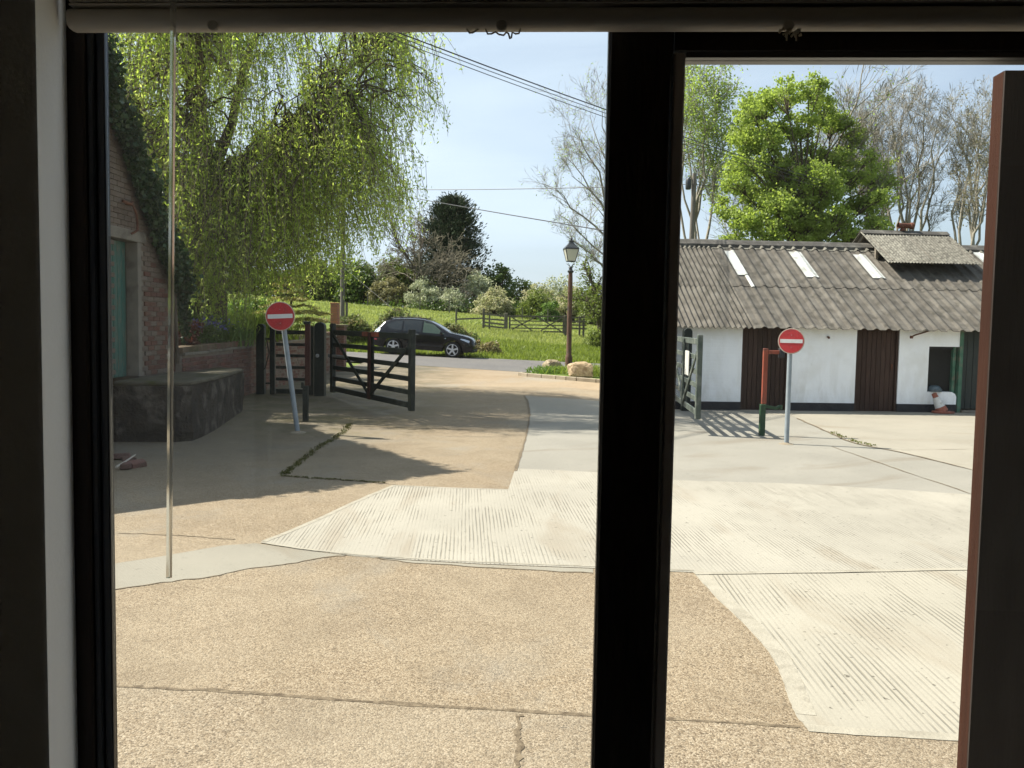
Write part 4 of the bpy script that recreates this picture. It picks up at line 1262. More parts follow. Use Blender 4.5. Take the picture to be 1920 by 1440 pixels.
# ================================================================== gates
m_gate = pmat('black_green_gate_paint', (0.008, 0.013, 0.011), (0.016, 0.023, 0.02), 6, 0.6, 0.2, 30, spec=0.25, c3=(0.03, 0.035, 0.028), s3=7)
m_redp = pmat('rust_red_paint', (0.204, 0.04675, 0.0255), (0.272, 0.07225, 0.0425), 6, 0.6, 0.25, 30, c3=(0.085, 0.02975, 0.02125), s3=6)
m_redd = pmat('dull_rust_red', (0.033, 0.00924, 0.0066), (0.0495, 0.01485, 0.0099), 6, 0.6, 0.25, 30)
m_galv = pmat('galvanised_steel', (0.30, 0.31, 0.32), (0.40, 0.41, 0.42), 9, 0.45, 0.1, 40, metal=0.6)
def rounded_post(mb, c, w_, d_, z0, z1, n=8):
    """square post with a half-round head seen from the yard"""
    poly = [(c[0] - w_ / 2, c[1] - d_ / 2, z0)]
    poly += [(c[0] - w_ / 2 * math.cos(PI * k / n), c[1] - d_ / 2, z1 - w_ * 0.42 + w_ * 0.42 * math.sin(PI * k / n)) for k in range(n + 1)]
    poly += [(c[0] + w_ / 2, c[1] - d_ / 2, z0)]
    mb.prism([Vector(p) for p in poly], (0, d_, 0))
def post(px0, px1, ytop, ybot, Y, name, lab, grp, mat, dp=None):
    x0, x1 = P(px0, 660, Y).x, P(px1, 660, Y).x
    z1 = P((px0 + px1) / 2, ytop, Y).z
    z0 = zt((x0 + x1) / 2, Y) - 0.02
    w_ = x1 - x0
    r = empty(name, ((x0 + x1) / 2, Y, z0), lab, 'post', grp)
    b = MB()
    rounded_post(b, (0, 0), w_, dp or w_, 0, z1 - z0)
    b.build('post_shaft', mat, r, local=True, bevel=0.008)
    return r
gp1 = post(591, 610, 604, 743, 18.45, 'gate_post', 'thick round-topped black post carrying the open field gate', 'gate posts', m_gate)
MB().lathe([(0.0001, 0), (0.035, 0.004), (0.04, 0.02), (0.03, 0.03)], 12, (-0.03, -0.155, 0.86), Matrix(((1, 0, 0), (0, 0, 1), (0, 1, 0)))).build('bolt_plate', m_galv, gp1, local=True, smooth=True)
gp2 = post(482, 497, 607, 738, 18.6, 'gate_post', 'round-topped black post in front of the brick garden wall', 'gate posts', m_gate, 0.16)
gp3 = post(1280, 1296, 615, 770, 18.15, 'gate_post', 'round-topped dark post in front of the white shed corner', 'gate posts', m_gate)
def field_gate(name, loc, rz, lab, gm, mm_, band=True):
    g = empty(name, loc, lab, 'gate', 'open field gates', rz)
    L, H = 4.1, 1.20
    b = lambda n, a, c, w_, h_, m=gm, par=None: MB().bar(a, c, w_, h_).build(n, m, par or g, local=True, bevel=0.006)
    MB().box((0.05, 0, 0.66), (0.13, 0.085, 1.42)).build('hinge_stile', gm, g, local=True, bevel=0.008)
    MB().box((L - 0.06, 0, 0.62), (0.12, 0.085, 1.36)).build('end_stile', gm, g, local=True, bevel=0.008)
    zs = [1.185, 0.93, 0.69, 0.47, 0.245, 0.03]
    for i, z in enumerate(zs):
        b('rail', (0.115, 0, z), (L - 0.12, 0, z), 0.035, 0.10 if i == 0 else 0.085 if i < 5 else 0.10)
    MB().box((L * 0.53, -0.034, 0.60), (0.11, 0.03, 1.24)).build('mid_stile', mm_, g, local=True, bevel=0.005)
    MB().box((L * 0.53, 0.034, 0.60), (0.11, 0.03, 1.24)).build('mid_stile', gm, g, local=True, bevel=0.005)
    b('brace', (0.15, -0.032, 1.13), (L * 0.53 - 0.06, -0.032, 0.10), 0.026, 0.075)
    b('brace', (L * 0.53 + 0.06, -0.032, 0.08), (L - 0.15, -0.032, 1.0), 0.026, 0.075)
    if band: MB().box((L * 0.535, -0.0205, 1.185), (0.85, 0.008, 0.085)).build('painted_band', m_redp, g, local=True, bevel=0.002)
    s = MB()
    s.box((0.42, -0.03, 0.705), (0.95, 0.02, 0.05))
    s.box((-0.08, -0.02, 0.70), (0.16, 0.03, 0.07))
    s.build('hinge_strap', m_galv, g, local=True, bevel=0.003)
    return g
m_gfade = pmat('sunlit_faded_gate_paint', (0.045, 0.06, 0.05), (0.085, 0.10, 0.085), 6, 0.6, 0.2, 30, spec=0.3, c3=(0.14, 0.15, 0.13), s3=5)  # gate paint copy, lightened for its sunlit side as well as fading
hx, hy = -3.80, 18.30
ex, ey = -1.72, 14.75
field_gate('field_gate', (hx + 0.08, hy - 0.05, 0.33), math.atan2(ey - hy, ex - hx), 'open black five-barred field gate swung into the yard from the thick post', m_gate, m_redd)
fg2 = field_gate('field_gate', (3.30, 18.25, 0.33), math.atan2(14.45 - 18.25, 3.02 - 3.30), 'open dark field gate seen almost end-on beside the shed', m_gfade, m_gfade, False)
m_plate = pmat('white_plate', (0.4752, 0.468, 0.432), (0.5184, 0.5112, 0.4752), 6, 0.5, 0.1)
# the notice hangs on the yard side of the second gate
no = MB()
no.box((2.9, -0.056, 0.80), (0.50, 0.012, 0.42))
no.build('notice_plate', m_plate, fg2, local=True, bevel=0.003)
# pedestrian gate
wg = empty('wicket_gate', (-5.18, 18.55, 0.19), 'small black barred wicket gate closed beside the garden wall', 'gate')
x0_, x1_ = P(506, 660, 18.55).x, P(588, 660, 18.55).x
o0 = -5.18
for xa, w_ in ((P(511, 660, 18.55).x, 0.10), (P(584, 660, 18.55).x, 0.10)):
    MB().box((xa, 18.55, 0.19 + 0.72), (w_, 0.08, 1.44)).build('stile', m_gate, wg, bevel=0.006)
for py, h_ in ((623, 0.085), (646, 0.06), (667, 0.06), (689, 0.06), (711, 0.06), (734, 0.10)):
    z = P(545, py, 18.55).z
    MB().bar((P(516, 660, 18.55).x + .02, 18.55, z), (P(579, 660, 18.55).x - .01, 18.55, z), 0.04, h_).build('rail', m_gate, wg, bevel=0.004)
for z in (1.35, 0.42):
    hh = MB()
    hh.tube([(P(498, 660, 18.55).x, 18.55, z), (P(509, 660, 18.55).x, 18.54, z)], 0.02, 6)
    hh.build('hinge', m_gate, wg)
sp_ = MB()
sp_.tube([(-5.12 - 0.02, 18.5, 1.35), (-5.08, 18.47, 1.05), (-5.16, 18.47, 0.75), (-5.22, 18.5, 0.68)], 0.012, 5)
sp_.build('gate_spring', m_gate, wg)
# gate stops: a green post with a red catch arm
def gate_stop(px, ybase, zsplit, ztp, lab, arm, Y=None):
    p = G(px, ybase)
    r = empty('gate_stop', p, lab, 'gate stop', 'red and green gate stops')
    MB().box((0, 0, zsplit / 2), (0.088, 0.08, zsplit)).build('lower_post', m_gate if not arm else m_gstop, r, local=True, bevel=0.006)
    MB().box((0.03 if not arm else 0.02, 0.02, (zsplit + ztp) / 2), (0.075 if arm else 0.085, 0.06, ztp - zsplit)).build('upper_post', m_redp if arm else m_redd, r, local=True, bevel=0.006)
    if arm:
        MB().bar((0.06, 0.02, ztp - 0.06), (0.25, 0.05, ztp - 0.06), 0.05, 0.06).build('catch_arm', m_redp, r, local=True, bevel=0.005)
        MB().box((0.29, 0.05, ztp - 0.07), (0.085, 0.09, 0.16)).build('catch_box', m_black, r, local=True, bevel=0.008)
        l = MB()
        l.bar((0.04, 0, zsplit - 0.03), (0.24, 0.0, zsplit - 0.07), 0.045, 0.05)
        l.tube([(0.22, 0, zsplit - 0.07), (0.27, 0, zsplit - 0.03), (0.30, 0, zsplit - 0.02), (0.29, 0, zsplit - 0.08)], 0.028, 6)
        l.build('ground_latch', m_gstop, r, local=True)
    else:
        MB().box((-0.045, -0.02, zsplit + 0.01), (0.04, 0.07, 0.10)).build('catch_lug', m_gate, r, local=True, bevel=0.005)
        MB().box((0.015, 0.02, ztp + 0.02), (0.11, 0.08, 0.05)).build('post_cap', m_gate, r, local=True, bevel=0.006)
    return r
m_gstop = pmat('bright_green_post_paint', (0.014, 0.042, 0.02), (0.025, 0.06, 0.03), 7, 0.5, 0.2, 30)
gate_stop(1428, 817, 0.515, 1.42, 'gate stop with red upper half and black catch by the traffic sign at the shed', True)
gate_stop(573, 790, 0.60, 1.63, 'dull red and black gate stop behind the leaning traffic sign', False)
# ------------------------------------------------------------------ no-entry signs
m_red = pmat('faded_sign_red', (0.40, 0.020, 0.026), (0.48, 0.034, 0.038), 5, 0.5, 0.0, c3=(0.33, 0.030, 0.032), s3=9, spec=0.4)
m_signw = pmat('weathered_sign_white', (0.60, 0.60, 0.59), (0.68, 0.68, 0.67), 6, 0.5, 0.0, c3=(0.48, 0.46, 0.42), s3=8, spec=0.4)
m_rim = pmat('sign_rim', (0.4464, 0.36, 0.288), (0.504, 0.4176, 0.3456), 8, 0.5, 0.0)
m_pole = pmat('grey_sign_pole', (0.19, 0.225, 0.25), (0.25, 0.285, 0.31), 7, 0.5, 0.15, 30, spec=0.5)
def no_entry(base, top, centre, dia, yaw, roll, lab, pr_rad):
    r = empty('road_sign', base, lab, 'road sign', 'no-entry signs')
    ax = (Vector(top) - Vector(base))
    MB().tube([Vector(base) - Vector((0, 0, 0.05)), Vector(top)], pr_rad, 12).build('pole', m_pole, r, smooth=True)
    MB().lathe([(pr_rad * 3.4, -0.01), (pr_rad * 3.1, 0.008), (pr_rad * 1.5, 0.018), (pr_rad * 1.02, 0.03)], 14, Vector(base)).build('pole_footing', m_kerb, r)
    nrm = Vector((math.sin(yaw), -math.cos(yaw), 0))
    xr = Vector((math.cos(yaw), math.sin(yaw), 0))
    up = Vector((0, 0, 1))
    xr2 = xr * math.cos(roll) + up * math.sin(roll)
    up2 = up * math.cos(roll) - xr * math.sin(roll)
    m = Matrix((xr2, up2, nrm)).transposed()
    c = Vector(centre) + nrm * (pr_rad + 0.012)
    rad = dia / 2
    pl_ = MB().lathe([(rad - .004, -0.004), (rad, -0.002), (rad, 0.001), (rad - .003, 0.002)], 40, c, m).build('plate', m_rim, r)
    MB().lathe([(rad - 0.014, 0.002), (rad - 0.014, 0.0045)], 40, c, m).build('red_disc', m_red, pl_)
    bw, bh = rad * 0.84, rad * 0.145
    MB().prism([c + m @ Vector((a, b_, 0.0046)) for a, b_ in ((-bw, -bh), (bw, -bh), (bw, bh), (-bw, bh))], nrm * 0.003).build('white_bar', m_signw, pl_)
    for q in (0.35, -0.35):
        MB().lathe([(0.0001, 0.0046), (0.006, 0.0062), (0.006, 0.0044)], 8, c + m @ Vector((0.0, q * rad * 1.35, 0.0005)), m).build('bolt', m_galv, pl_)
    cl_ = MB()
    for q in (0.3, -0.3):
        cl_.box(Vector(centre) + up2 * q * rad, (pr_rad * 3.2, pr_rad * 2.3, 0.035), Matrix((xr2, -nrm, up2)).transposed())
    cl_.build('clamp', m_galv, r)
    return r
b1 = G(559, 811)
c1 = P(526.5, 593, b1.y - 0.05)
no_entry(b1, c1 + Vector((-0.01, 0.03, 0.18)), c1, 0.445, R(4), R(3.0), 'leaning red and white no-entry sign on a bent-over grey pole in the shade', 0.038)
b2 = G(1474.5, 833)
c2 = P(1484, 639.5, b2.y)
top2 = Vector((c2.x - 0.01, c2.y + 0.02, c2.z + 0.17))
no_entry(b2, top2, c2, 0.385, R(-20), R(0), 'upright red and white no-entry sign on a straight grey pole before the shed', 0.036)
# ------------------------------------------------------------------ lamp post
lx, ly = P(1066, 690, 29.0).x, 29.0
lz = zt(lx, ly) + 0.1
lp = empty('lamp_post', (lx, ly, lz), 'old rusty lamp post with a black four-sided glazed lantern', 'street lamp')
m_lrust = pmat('flaking_rusty_paint', (0.075, 0.038, 0.025), (0.125, 0.066, 0.042), 5, 0.8, 0.5, 20, c3=(0.04, 0.037, 0.033), s3=4, stretch=(3, 3, 0.7))
m_lblk = pmat('black_iron', (0.015, 0.018, 0.02), (0.03, 0.034, 0.037), 8, 0.45, 0.1, spec=0.5)
zpt = lambda py: P(1066, py, ly).z - lz
zcap = zpt(505)
MB().lathe([(0.115, -0.1), (0.115, 0.5), (0.105, 0.56), (0.085, 0.60), (0.082, 1.3), (0.075, zcap - 0.45), (0.07, zcap - 0.25), (0.065, zcap - 0.12)], 16).build('column', m_lrust, lp, local=True, smooth=True)
MB().lathe([(0.068, zcap - 0.118), (0.10, zcap - 0.09), (0.105, zcap - 0.05), (0.06, zcap - 0.02), (0.055, zcap + 0.05), (0.075, zcap + 0.06), (0.05, zcap + 0.09)], 16).build('collar', m_lblk, lp, local=True, smooth=True)
z0_, z1_ = zpt(490), zpt(467)
hb, ht = 0.12, 0.215
lf = MB()
rot = R(8)
rm_ = Matrix.Rotation(rot, 3, 'Z')
for i in range(4):
    a = PI / 4 + i * PI / 2
    a2 = a + PI / 2
    pb, pt = Vector((math.cos(a) * hb * 1.414, math.sin(a) * hb * 1.414, z0_)), Vector((math.cos(a) * ht * 1.414, math.sin(a) * ht * 1.414, z1_))
    pb2, pt2 = Vector((math.cos(a2) * hb * 1.414, math.sin(a2) * hb * 1.414, z0_)), Vector((math.cos(a2) * ht * 1.414, math.sin(a2) * ht * 1.414, z1_))
    lf.tube([rm_ @ pb, rm_ @ pt], 0.014, 6)
    lf.tube([rm_ @ pb, rm_ @ pb2], 0.014, 6)
    lf.tube([rm_ @ pt, rm_ @ pt2], 0.014, 6)
    lf.tube([rm_ @ (pb * 0.98), rm_ @ Vector((pb.x * 0.75, pb.y * 0.75, z0_ - 0.09)), Vector((0, 0, zcap + 0.06))], 0.009, 5)
lfo = lf.build('lantern_frame', m_lblk, lp, local=True)
m_lpane, t_, p_ = newmat('milky_lantern_glass')
p_.inputs['Base Color'].default_value = (0.80, 0.80, 0.74, 1)
p_.inputs['Roughness'].default_value = 0.25
tr_ = t_.nodes.new('ShaderNodeBsdfTranslucent')
tr_.inputs['Color'].default_value = (0.85, 0.84, 0.76, 1)
ms_ = t_.nodes.new('ShaderNodeMixShader')
ms_.inputs['Fac'].default_value = 0.55
t_.links.new(p_.outputs[0], ms_.inputs[1])
t_.links.new(tr_.outputs[0], ms_.inputs[2])
t_.links.new(ms_.outputs[0], t_.nodes['Material Output'].inputs['Surface'])
for i in range(4):
    a = PI / 4 + i * PI / 2
    a2 = a + PI / 2
    q = [Vector((math.cos(x) * h * 1.38, math.sin(x) * h * 1.38, z)) for x, h, z in ((a, hb, z0_), (a2, hb, z0_), (a2, ht, z1_), (a, ht, z1_))]
    nn = (q[1] - q[0]).cross(q[2] - q[0]).normalized()
    MB().prism([rm_ @ v for v in q], rm_ @ (nn * 0.004)).build('pane', m_lpane, lfo, local=True)
lr = MB()
zr0 = z1_
prof4 = [(ht * 1.22, zr0 - 0.01), (ht * 1.22, zr0 + 0.03), (ht * 0.92, zr0 + 0.09), (ht * 0.52, zr0 + 0.17), (ht * 0.36, zr0 + 0.22), (ht * 0.36, zr0 + 0.25)]
lr.lathe([(r_ * 1.2, z) for r_, z in prof4], 4, (0, 0, 0), Matrix.Rotation(PI / 4 + rot, 3, 'Z'))
lr.build('lantern_roof', m_lblk, lp, local=True)
MB().lathe([(0.07, zr0 + 0.25), (0.085, zr0 + 0.27), (0.045, zr0 + 0.29), (0.03, zr0 + 0.31), (0.055, zr0 + 0.335), (0.03, zr0 + 0.36), (0.018, zr0 + 0.38), (0.026, zr0 + 0.40), (0.004, zr0 + 0.44)], 12).build('finial', m_lblk, lp, local=True, smooth=True)
# ------------------------------------------------------------------ sandstone boulders
m_stone = pmat('sandstone_boulder', (0.288, 0.2088, 0.1224), (0.4032, 0.3168, 0.2088), 3.5, 0.95, 0.7, 14, c3=(0.18, 0.1224, 0.072), s3=4, bdist=0.03)
m_stone2 = pmat('pale_sandstone', (0.2592, 0.2074, 0.1348), (0.3318, 0.2851, 0.2022), 3.5, 0.95, 0.7, 14, c3=(0.1555, 0.1089, 0.06739), s3=5, bdist=0.03)
def boulder(px, py, Y, wx, wy, h, mat, lab, seed, rz=0):
    bm = bmesh.new()
    bmesh.ops.create_icosphere(bm, subdivisions=4, radius=1)
    for v in bm.verts:
        q = v.co.copy()
        q = Vector([math.copysign(abs(c) ** 0.62, c) for c in q])
        d = 1 + 0.16 * mnoise.noise(v.co * 1.4 + Vector((seed, 0, 0))) + 0.07 * mnoise.noise(v.co * 4 + Vector((0, seed, 0))) + 0.03 * mnoise.noise(v.co * 11)
        v.co = Vector((q.x * wx / 2 * d, q.y * wy / 2 * d, max(q.z * d, -0.8) * h * 0.58 + h * 0.42))
    me = bpy.data.meshes.new('boulder')
    bm.to_mesh(me)
    bm.free()
    me.materials.append(mat)
    o = link_obj('boulder', me)
    p = P(px, py, Y)
    o.location = (p.x, Y, zt(p.x, Y) + 0.09)
    o.rotation_euler = (0, 0, rz)
    return tag(o, lab, 'boulder', 'boulders by the lamp post')
boulder(1088, 712, 25.6, 0.72, 0.6, 0.42, m_stone, 'large rough brown boulder on the kerbed verge by the lamp post', 3.1, 0.1)
boulder(1034, 692, 29.2, 0.52, 0.5, 0.42, m_stone2, 'pale cream boulder behind weeds, the smaller of the big two', 7.7, 0.5)
boulder(1057, 700, 27.3, 0.17, 0.16, 0.13, m_stone, 'small brown stone lying between the two big boulders', 5.3, 0.2)
# ------------------------------------------------------------------ traffic cone knocked over against the shed wall
m_cone_o = pmat('faded_orange_plastic', (0.26, 0.085, 0.055), (0.33, 0.12, 0.08), 8, 0.7, 0.2, c3=(0.16, 0.08, 0.06), s3=9)
m_cone_w = pmat('cone_white_sleeve', (0.55, 0.54, 0.51), (0.66, 0.65, 0.62), 8, 0.6, 0.1, c3=(0.38, 0.36, 0.32), s3=9)
cs, cz_ = s_at(1768, 772, -0.22)
cp = S0 + E1 * cs + E2 * -0.22
cone = empty('traffic_cone', (cp.x, cp.y, zt(cp.x, cp.y) + 0.012), 'crooked orange and white traffic cone slumped against the shed wall', 'cone')
ml = Matrix.Rotation(R(-24), 3, 'Y') @ Matrix.Rotation(R(-7), 3, 'X')
tl_ = lambda v: ml @ Vector(v)
bs = MB()
bs.prism([Vector((math.cos(a) * 0.21 * (1 + .12 * (i % 2)), math.sin(a) * 0.16, 0)) for i, a in enumerate([k * PI / 4 + PI / 8 for k in range(8)])], (0, 0, 0.045))
bs.lathe([(0.125, 0.03), (0.105, 0.14)], 16, (0, 0, 0), ml)
bs.build('base', m_cone_o, cone, local=True, bevel=0.006)
MB().lathe([(0.104, 0.141), (0.066, 0.36)], 16, (0, 0, 0), ml).build('sleeve', m_cone_w, cone, local=True, smooth=True)
MB().lathe([(0.058, 0.361), (0.05, 0.45), (0.034, 0.455), (0.034, 0.44)], 16, (0, 0, 0), ml).build('tip', m_cone_o, cone, local=True, smooth=True)
# pale blue bowl on the opening's sill
m_bowl, t_, p_ = newmat('pale_blue_plastic')
p_.inputs['Base Color'].default_value = (0.10, 0.135, 0.155, 1)
p_.inputs['Roughness'].default_value = 0.35
p_.inputs['Transmission Weight'].default_value = 0.25
bs_, bz_ = s_at(1752, 734, 0.07)
bo = empty('plastic_bowl', S0 + E1 * bs_ + E2 * 0.07 + Vector((0, 0, wz0 + 0.001)), 'pale blue upturned plastic bowl on the sill of the dark opening', 'bowl')
MB().lathe([(0.145, 0.0), (0.148, 0.015), (0.138, 0.06), (0.112, 0.105), (0.07, 0.13), (0.001, 0.136)], 20).build('bowl_shell', m_bowl, bo, local=True, smooth=True)
MB().lathe([(0.13, 0.035), (0.152, 0.04), (0.152, 0.052), (0.13, 0.057)], 20).build('rim', m_bowl, bo, local=True, smooth=True)
# ------------------------------------------------------------------ rubble in the shaded corner
rr = random.Random(14)
for i, (px, py, L_, lab) in enumerate([(228, 862, 0.20, 'broken red brick nearest the window frame in the shaded rubble'), (243, 868, 0.15, 'half brick lying on edge in the shaded rubble'), (258, 876, 0.19, 'red brick at the end of the shaded rubble beside the stick'), (236, 880, 0.12, 'small brick fragment under the stick in the rubble')]):
    p = G(px, py)
    b = MB().box((0, 0, 0), (L_, 0.10, 0.065))
    for v in b.v: v += Vector((rr.uniform(-.012, .012), rr.uniform(-.012, .012), rr.uniform(-.008, .008)))
    o = b.build('broken_brick', m_brick_w, None, local=True, bevel=0.008)
    o.location = p + Vector((0, 0, 0.04))
    o.rotation_euler = (rr.uniform(-.3, .3), rr.uniform(-.2, .2), rr.uniform(0, 3))
    tag(o, lab, 'brick', 'broken bricks in the shade')
a, b = G(218, 884), G(254, 868)
tag(MB().tube([a + Vector((0, 0, 0.05)), (a + b) / 2 + Vector((0, 0, 0.07)), b + Vector((0, 0, 0.10))], [0.013, 0.012, 0.008], 6).build('stick', pmat('bleached_stick', (0.34, 0.30, 0.25), (0.42, 0.38, 0.32), 9, 0.8, 0.2), None), 'bleached stick lying across the shaded rubble', 'stick')
# ================================================================== parked car on the far side of the lane
m_paint, t_, p_ = newmat('black_car_paint')
p_.inputs['Base Color'].default_value = (0.003, 0.0035, 0.006, 1)
p_.inputs['Roughness'].default_value = 0.18
p_.inputs['Specular IOR Level'].default_value = 0.3
p_.inputs['Coat Weight'].default_value = 0.2
p_.inputs['Coat Roughness'].default_value = 0.08
m_tyre = pmat('tyre_rubber', (0.012, 0.012, 0.012), (0.022, 0.022, 0.022), 20, 0.85, 0.2)
m_alloy = pmat('alloy', (0.52, 0.52, 0.54), (0.60, 0.60, 0.62), 10, 0.35, 0.0, metal=0.5)
m_trim = pmat('black_plastic', (0.012, 0.012, 0.013), (0.018, 0.018, 0.02), 10, 0.6, 0.05)
m_chrome = pmat('chrome', (0.65, 0.65, 0.66), (0.70, 0.70, 0.71), 10, 0.15, 0.0, metal=1.0)
m_cglass, t_, p_ = newmat('tinted_car_glass')
p_.inputs['Base Color'].default_value = (0.012, 0.016, 0.018, 1)
p_.inputs['Roughness'].default_value = 0.05
p_.inputs['Specular IOR Level'].default_value = 0.6
m_cglass2, t_, p_ = newmat('tree_reflect_glass')
p_.inputs['Base Color'].default_value = (0.055, 0.085, 0.062, 1)  # green base colour imitates trees mirrored in the front side windows
p_.inputs['Roughness'].default_value = 0.06
m_hlamp, t_, p_ = newmat('headlamp_lens')
p_.inputs['Base Color'].default_value = (0.50, 0.56, 0.66, 1)
p_.inputs['Roughness'].default_value = 0.12
m_rlamp, t_, p_ = newmat('clear_rear_lamp')
p_.inputs['Base Color'].default_value = (0.62, 0.70, 0.78, 1)
p_.inputs['Roughness'].default_value = 0.2
m_rred, t_, p_ = newmat('red_reflector')
p_.inputs['Base Color'].default_value = (0.25, 0.015, 0.03, 1)
p_.inputs['Roughness'].default_value = 0.25
cxp = P(797, 640, 41.1)
car = empty('parked_car', (cxp.x, 41.1, zt(cxp.x, 40.6) + 0.0), 'black five-door off-road estate car parked on the far side of the lane', 'car')
car.rotation_euler = (0, R(2.6), R(-4))
AXR, AXF, WR = -1.33, 1.385, 0.365
def ip(tab, x): return float(np.interp(x, [a for a, b in tab], [b for a, b in tab]))
top = [(-2.36, 0.84), (-2.34, 0.98), (-2.26, 1.06), (-2.12, 1.20), (-1.95, 1.38), (-1.80, 1.53), (-1.62, 1.60), (-1.2, 1.655), (-0.6, 1.69), (-0.1, 1.68), (0.25, 1.62), (0.55, 1.50), (0.85, 1.34), (1.10, 1.19), (1.22, 1.14), (1.5, 1.10), (1.85, 1.04), (2.1, 0.97), (2.26, 0.88), (2.33, 0.74), (2.36, 0.62)]
belt = [(-2.36, 0.78), (-2.3, 0.90), (-2.1, 1.06), (-1.6, 1.09), (0.0, 1.05), (1.0, 1.01), (1.25, 1.02), (1.6, 0.97), (2.0, 0.86), (2.25, 0.74), (2.36, 0.58)]
halfw = [(-2.36, 0.62), (-2.28, 0.78), (-2.0, 0.88), (-1.3, 0.92), (0.5, 0.92), (1.4, 0.915), (1.9, 0.87), (2.15, 0.78), (2.3, 0.62), (2.36, 0.45)]
roofw = [(-2.36, 0.52), (-2.1, 0.66), (-1.7, 0.64), (-1.0, 0.66), (0.0, 0.67), (0.5, 0.70), (1.1, 0.78), (1.3, 0.80), (1.9, 0.74), (2.2, 0.6), (2.36, 0.40)]
def low(x):
    z = ip([(-2.36, 0.52), (-2.2, 0.36), (-1.9, 0.30), (1.8, 0.26), (2.1, 0.28), (2.3, 0.40), (2.36, 0.46)], x)
    for ax in (AXR, AXF):
        d = abs(x - ax)
        if d < 0.43: z = max(z, WR + math.sqrt(0.43 ** 2 - d * d) * 0.98)
    return z
xsn = sorted(set([round(v, 3) for v in list(np.arange(-2.36, 2.361, 0.08)) + [AXR + d for d in (-0.429, -0.40, 0.40, 0.429)] + [AXF + d for d in (-0.429, -0.40, 0.40, 0.429)] + [2.36]]))
def section(x):
    zl, zb_, zt_ = low(x), ip(belt, x), ip(top, x)
    hw, rw = ip(halfw, x), ip(roofw, x)
    zb_ = min(max(zb_, zl + 0.04), zt_ - 0.01)
    zm = lerp(zl, zb_, 0.55)
    pts = [(0.0, zl + 0.01), (hw - 0.26, zl + 0.01), (hw - 0.03, zl), (hw - 0.005, lerp(zl, zb_, 0.12)), (hw, zm), (hw - 0.012, lerp(zm, zb_, 0.65)), (hw - 0.035, zb_)]
    gh = zt_ - zb_
    pts += [(lerp(hw - 0.045, rw, 0.5), lerp(zb_, zt_, 0.5)), (rw + 0.01, lerp(zb_, zt_, 0.86)), (rw - 0.07, lerp(zb_, zt_, 0.96)), (rw * 0.5, zt_), (0, zt_ + min(0.012, gh * .1))]
    return pts
V, F = [], []
ns = None
for x in xsn:
    h_ = section(x)
    ring = [(x, -y, z) for y, z in h_] + [(x, y, z) for y, z in h_[-2:0:-1]]
    ns = len(ring)
    V += ring
for i in range(len(xsn) - 1):
    for k in range(ns):
        k2 = (k + 1) % ns
        F.append((i * ns + k, i * ns + k2, (i + 1) * ns + k2, (i + 1) * ns + k))
F.append(tuple(range(ns)))
F.append(tuple((len(xsn) - 1) * ns + k for k in range(ns)))
body = MB()
body.add(V, F)
body.build('body', m_paint, car, local=True, smooth=True)
def side_y(x, z):
    h_ = section(x)
    zs_ = [q[1] for q in h_[2:10]]
    ys_ = [q[0] for q in h_[2:10]]
    return float(np.interp(z, zs_, ys_))
def side_panel(name, poly, mat, lift=0.008, side=-1, parent=None, label=None, n=5):
    """patch lying on the flank; poly is a quad-like outline (x,z), filled by a grid between lower and upper edges"""
    lo, hi = poly
    Vv, Ff = [], []
    m_ = len(lo)
    for j in range(n + 1):
        for i in range(m_):
            x = lerp(lo[i][0], hi[i][0], j / n)
            z = lerp(lo[i][1], hi[i][1], j / n)
            Vv.append((x, side * (side_y(x, z) + lift), z))
    for j in range(n):
        for i in range(m_ - 1):
            Ff.append((j * m_ + i, j * m_ + i + 1, (j + 1) * m_ + i + 1, (j + 1) * m_ + i))
    b_ = MB()
    b_.add(Vv, Ff)
    return b_.build(name, mat, parent or car, local=True, smooth=True, label=label)
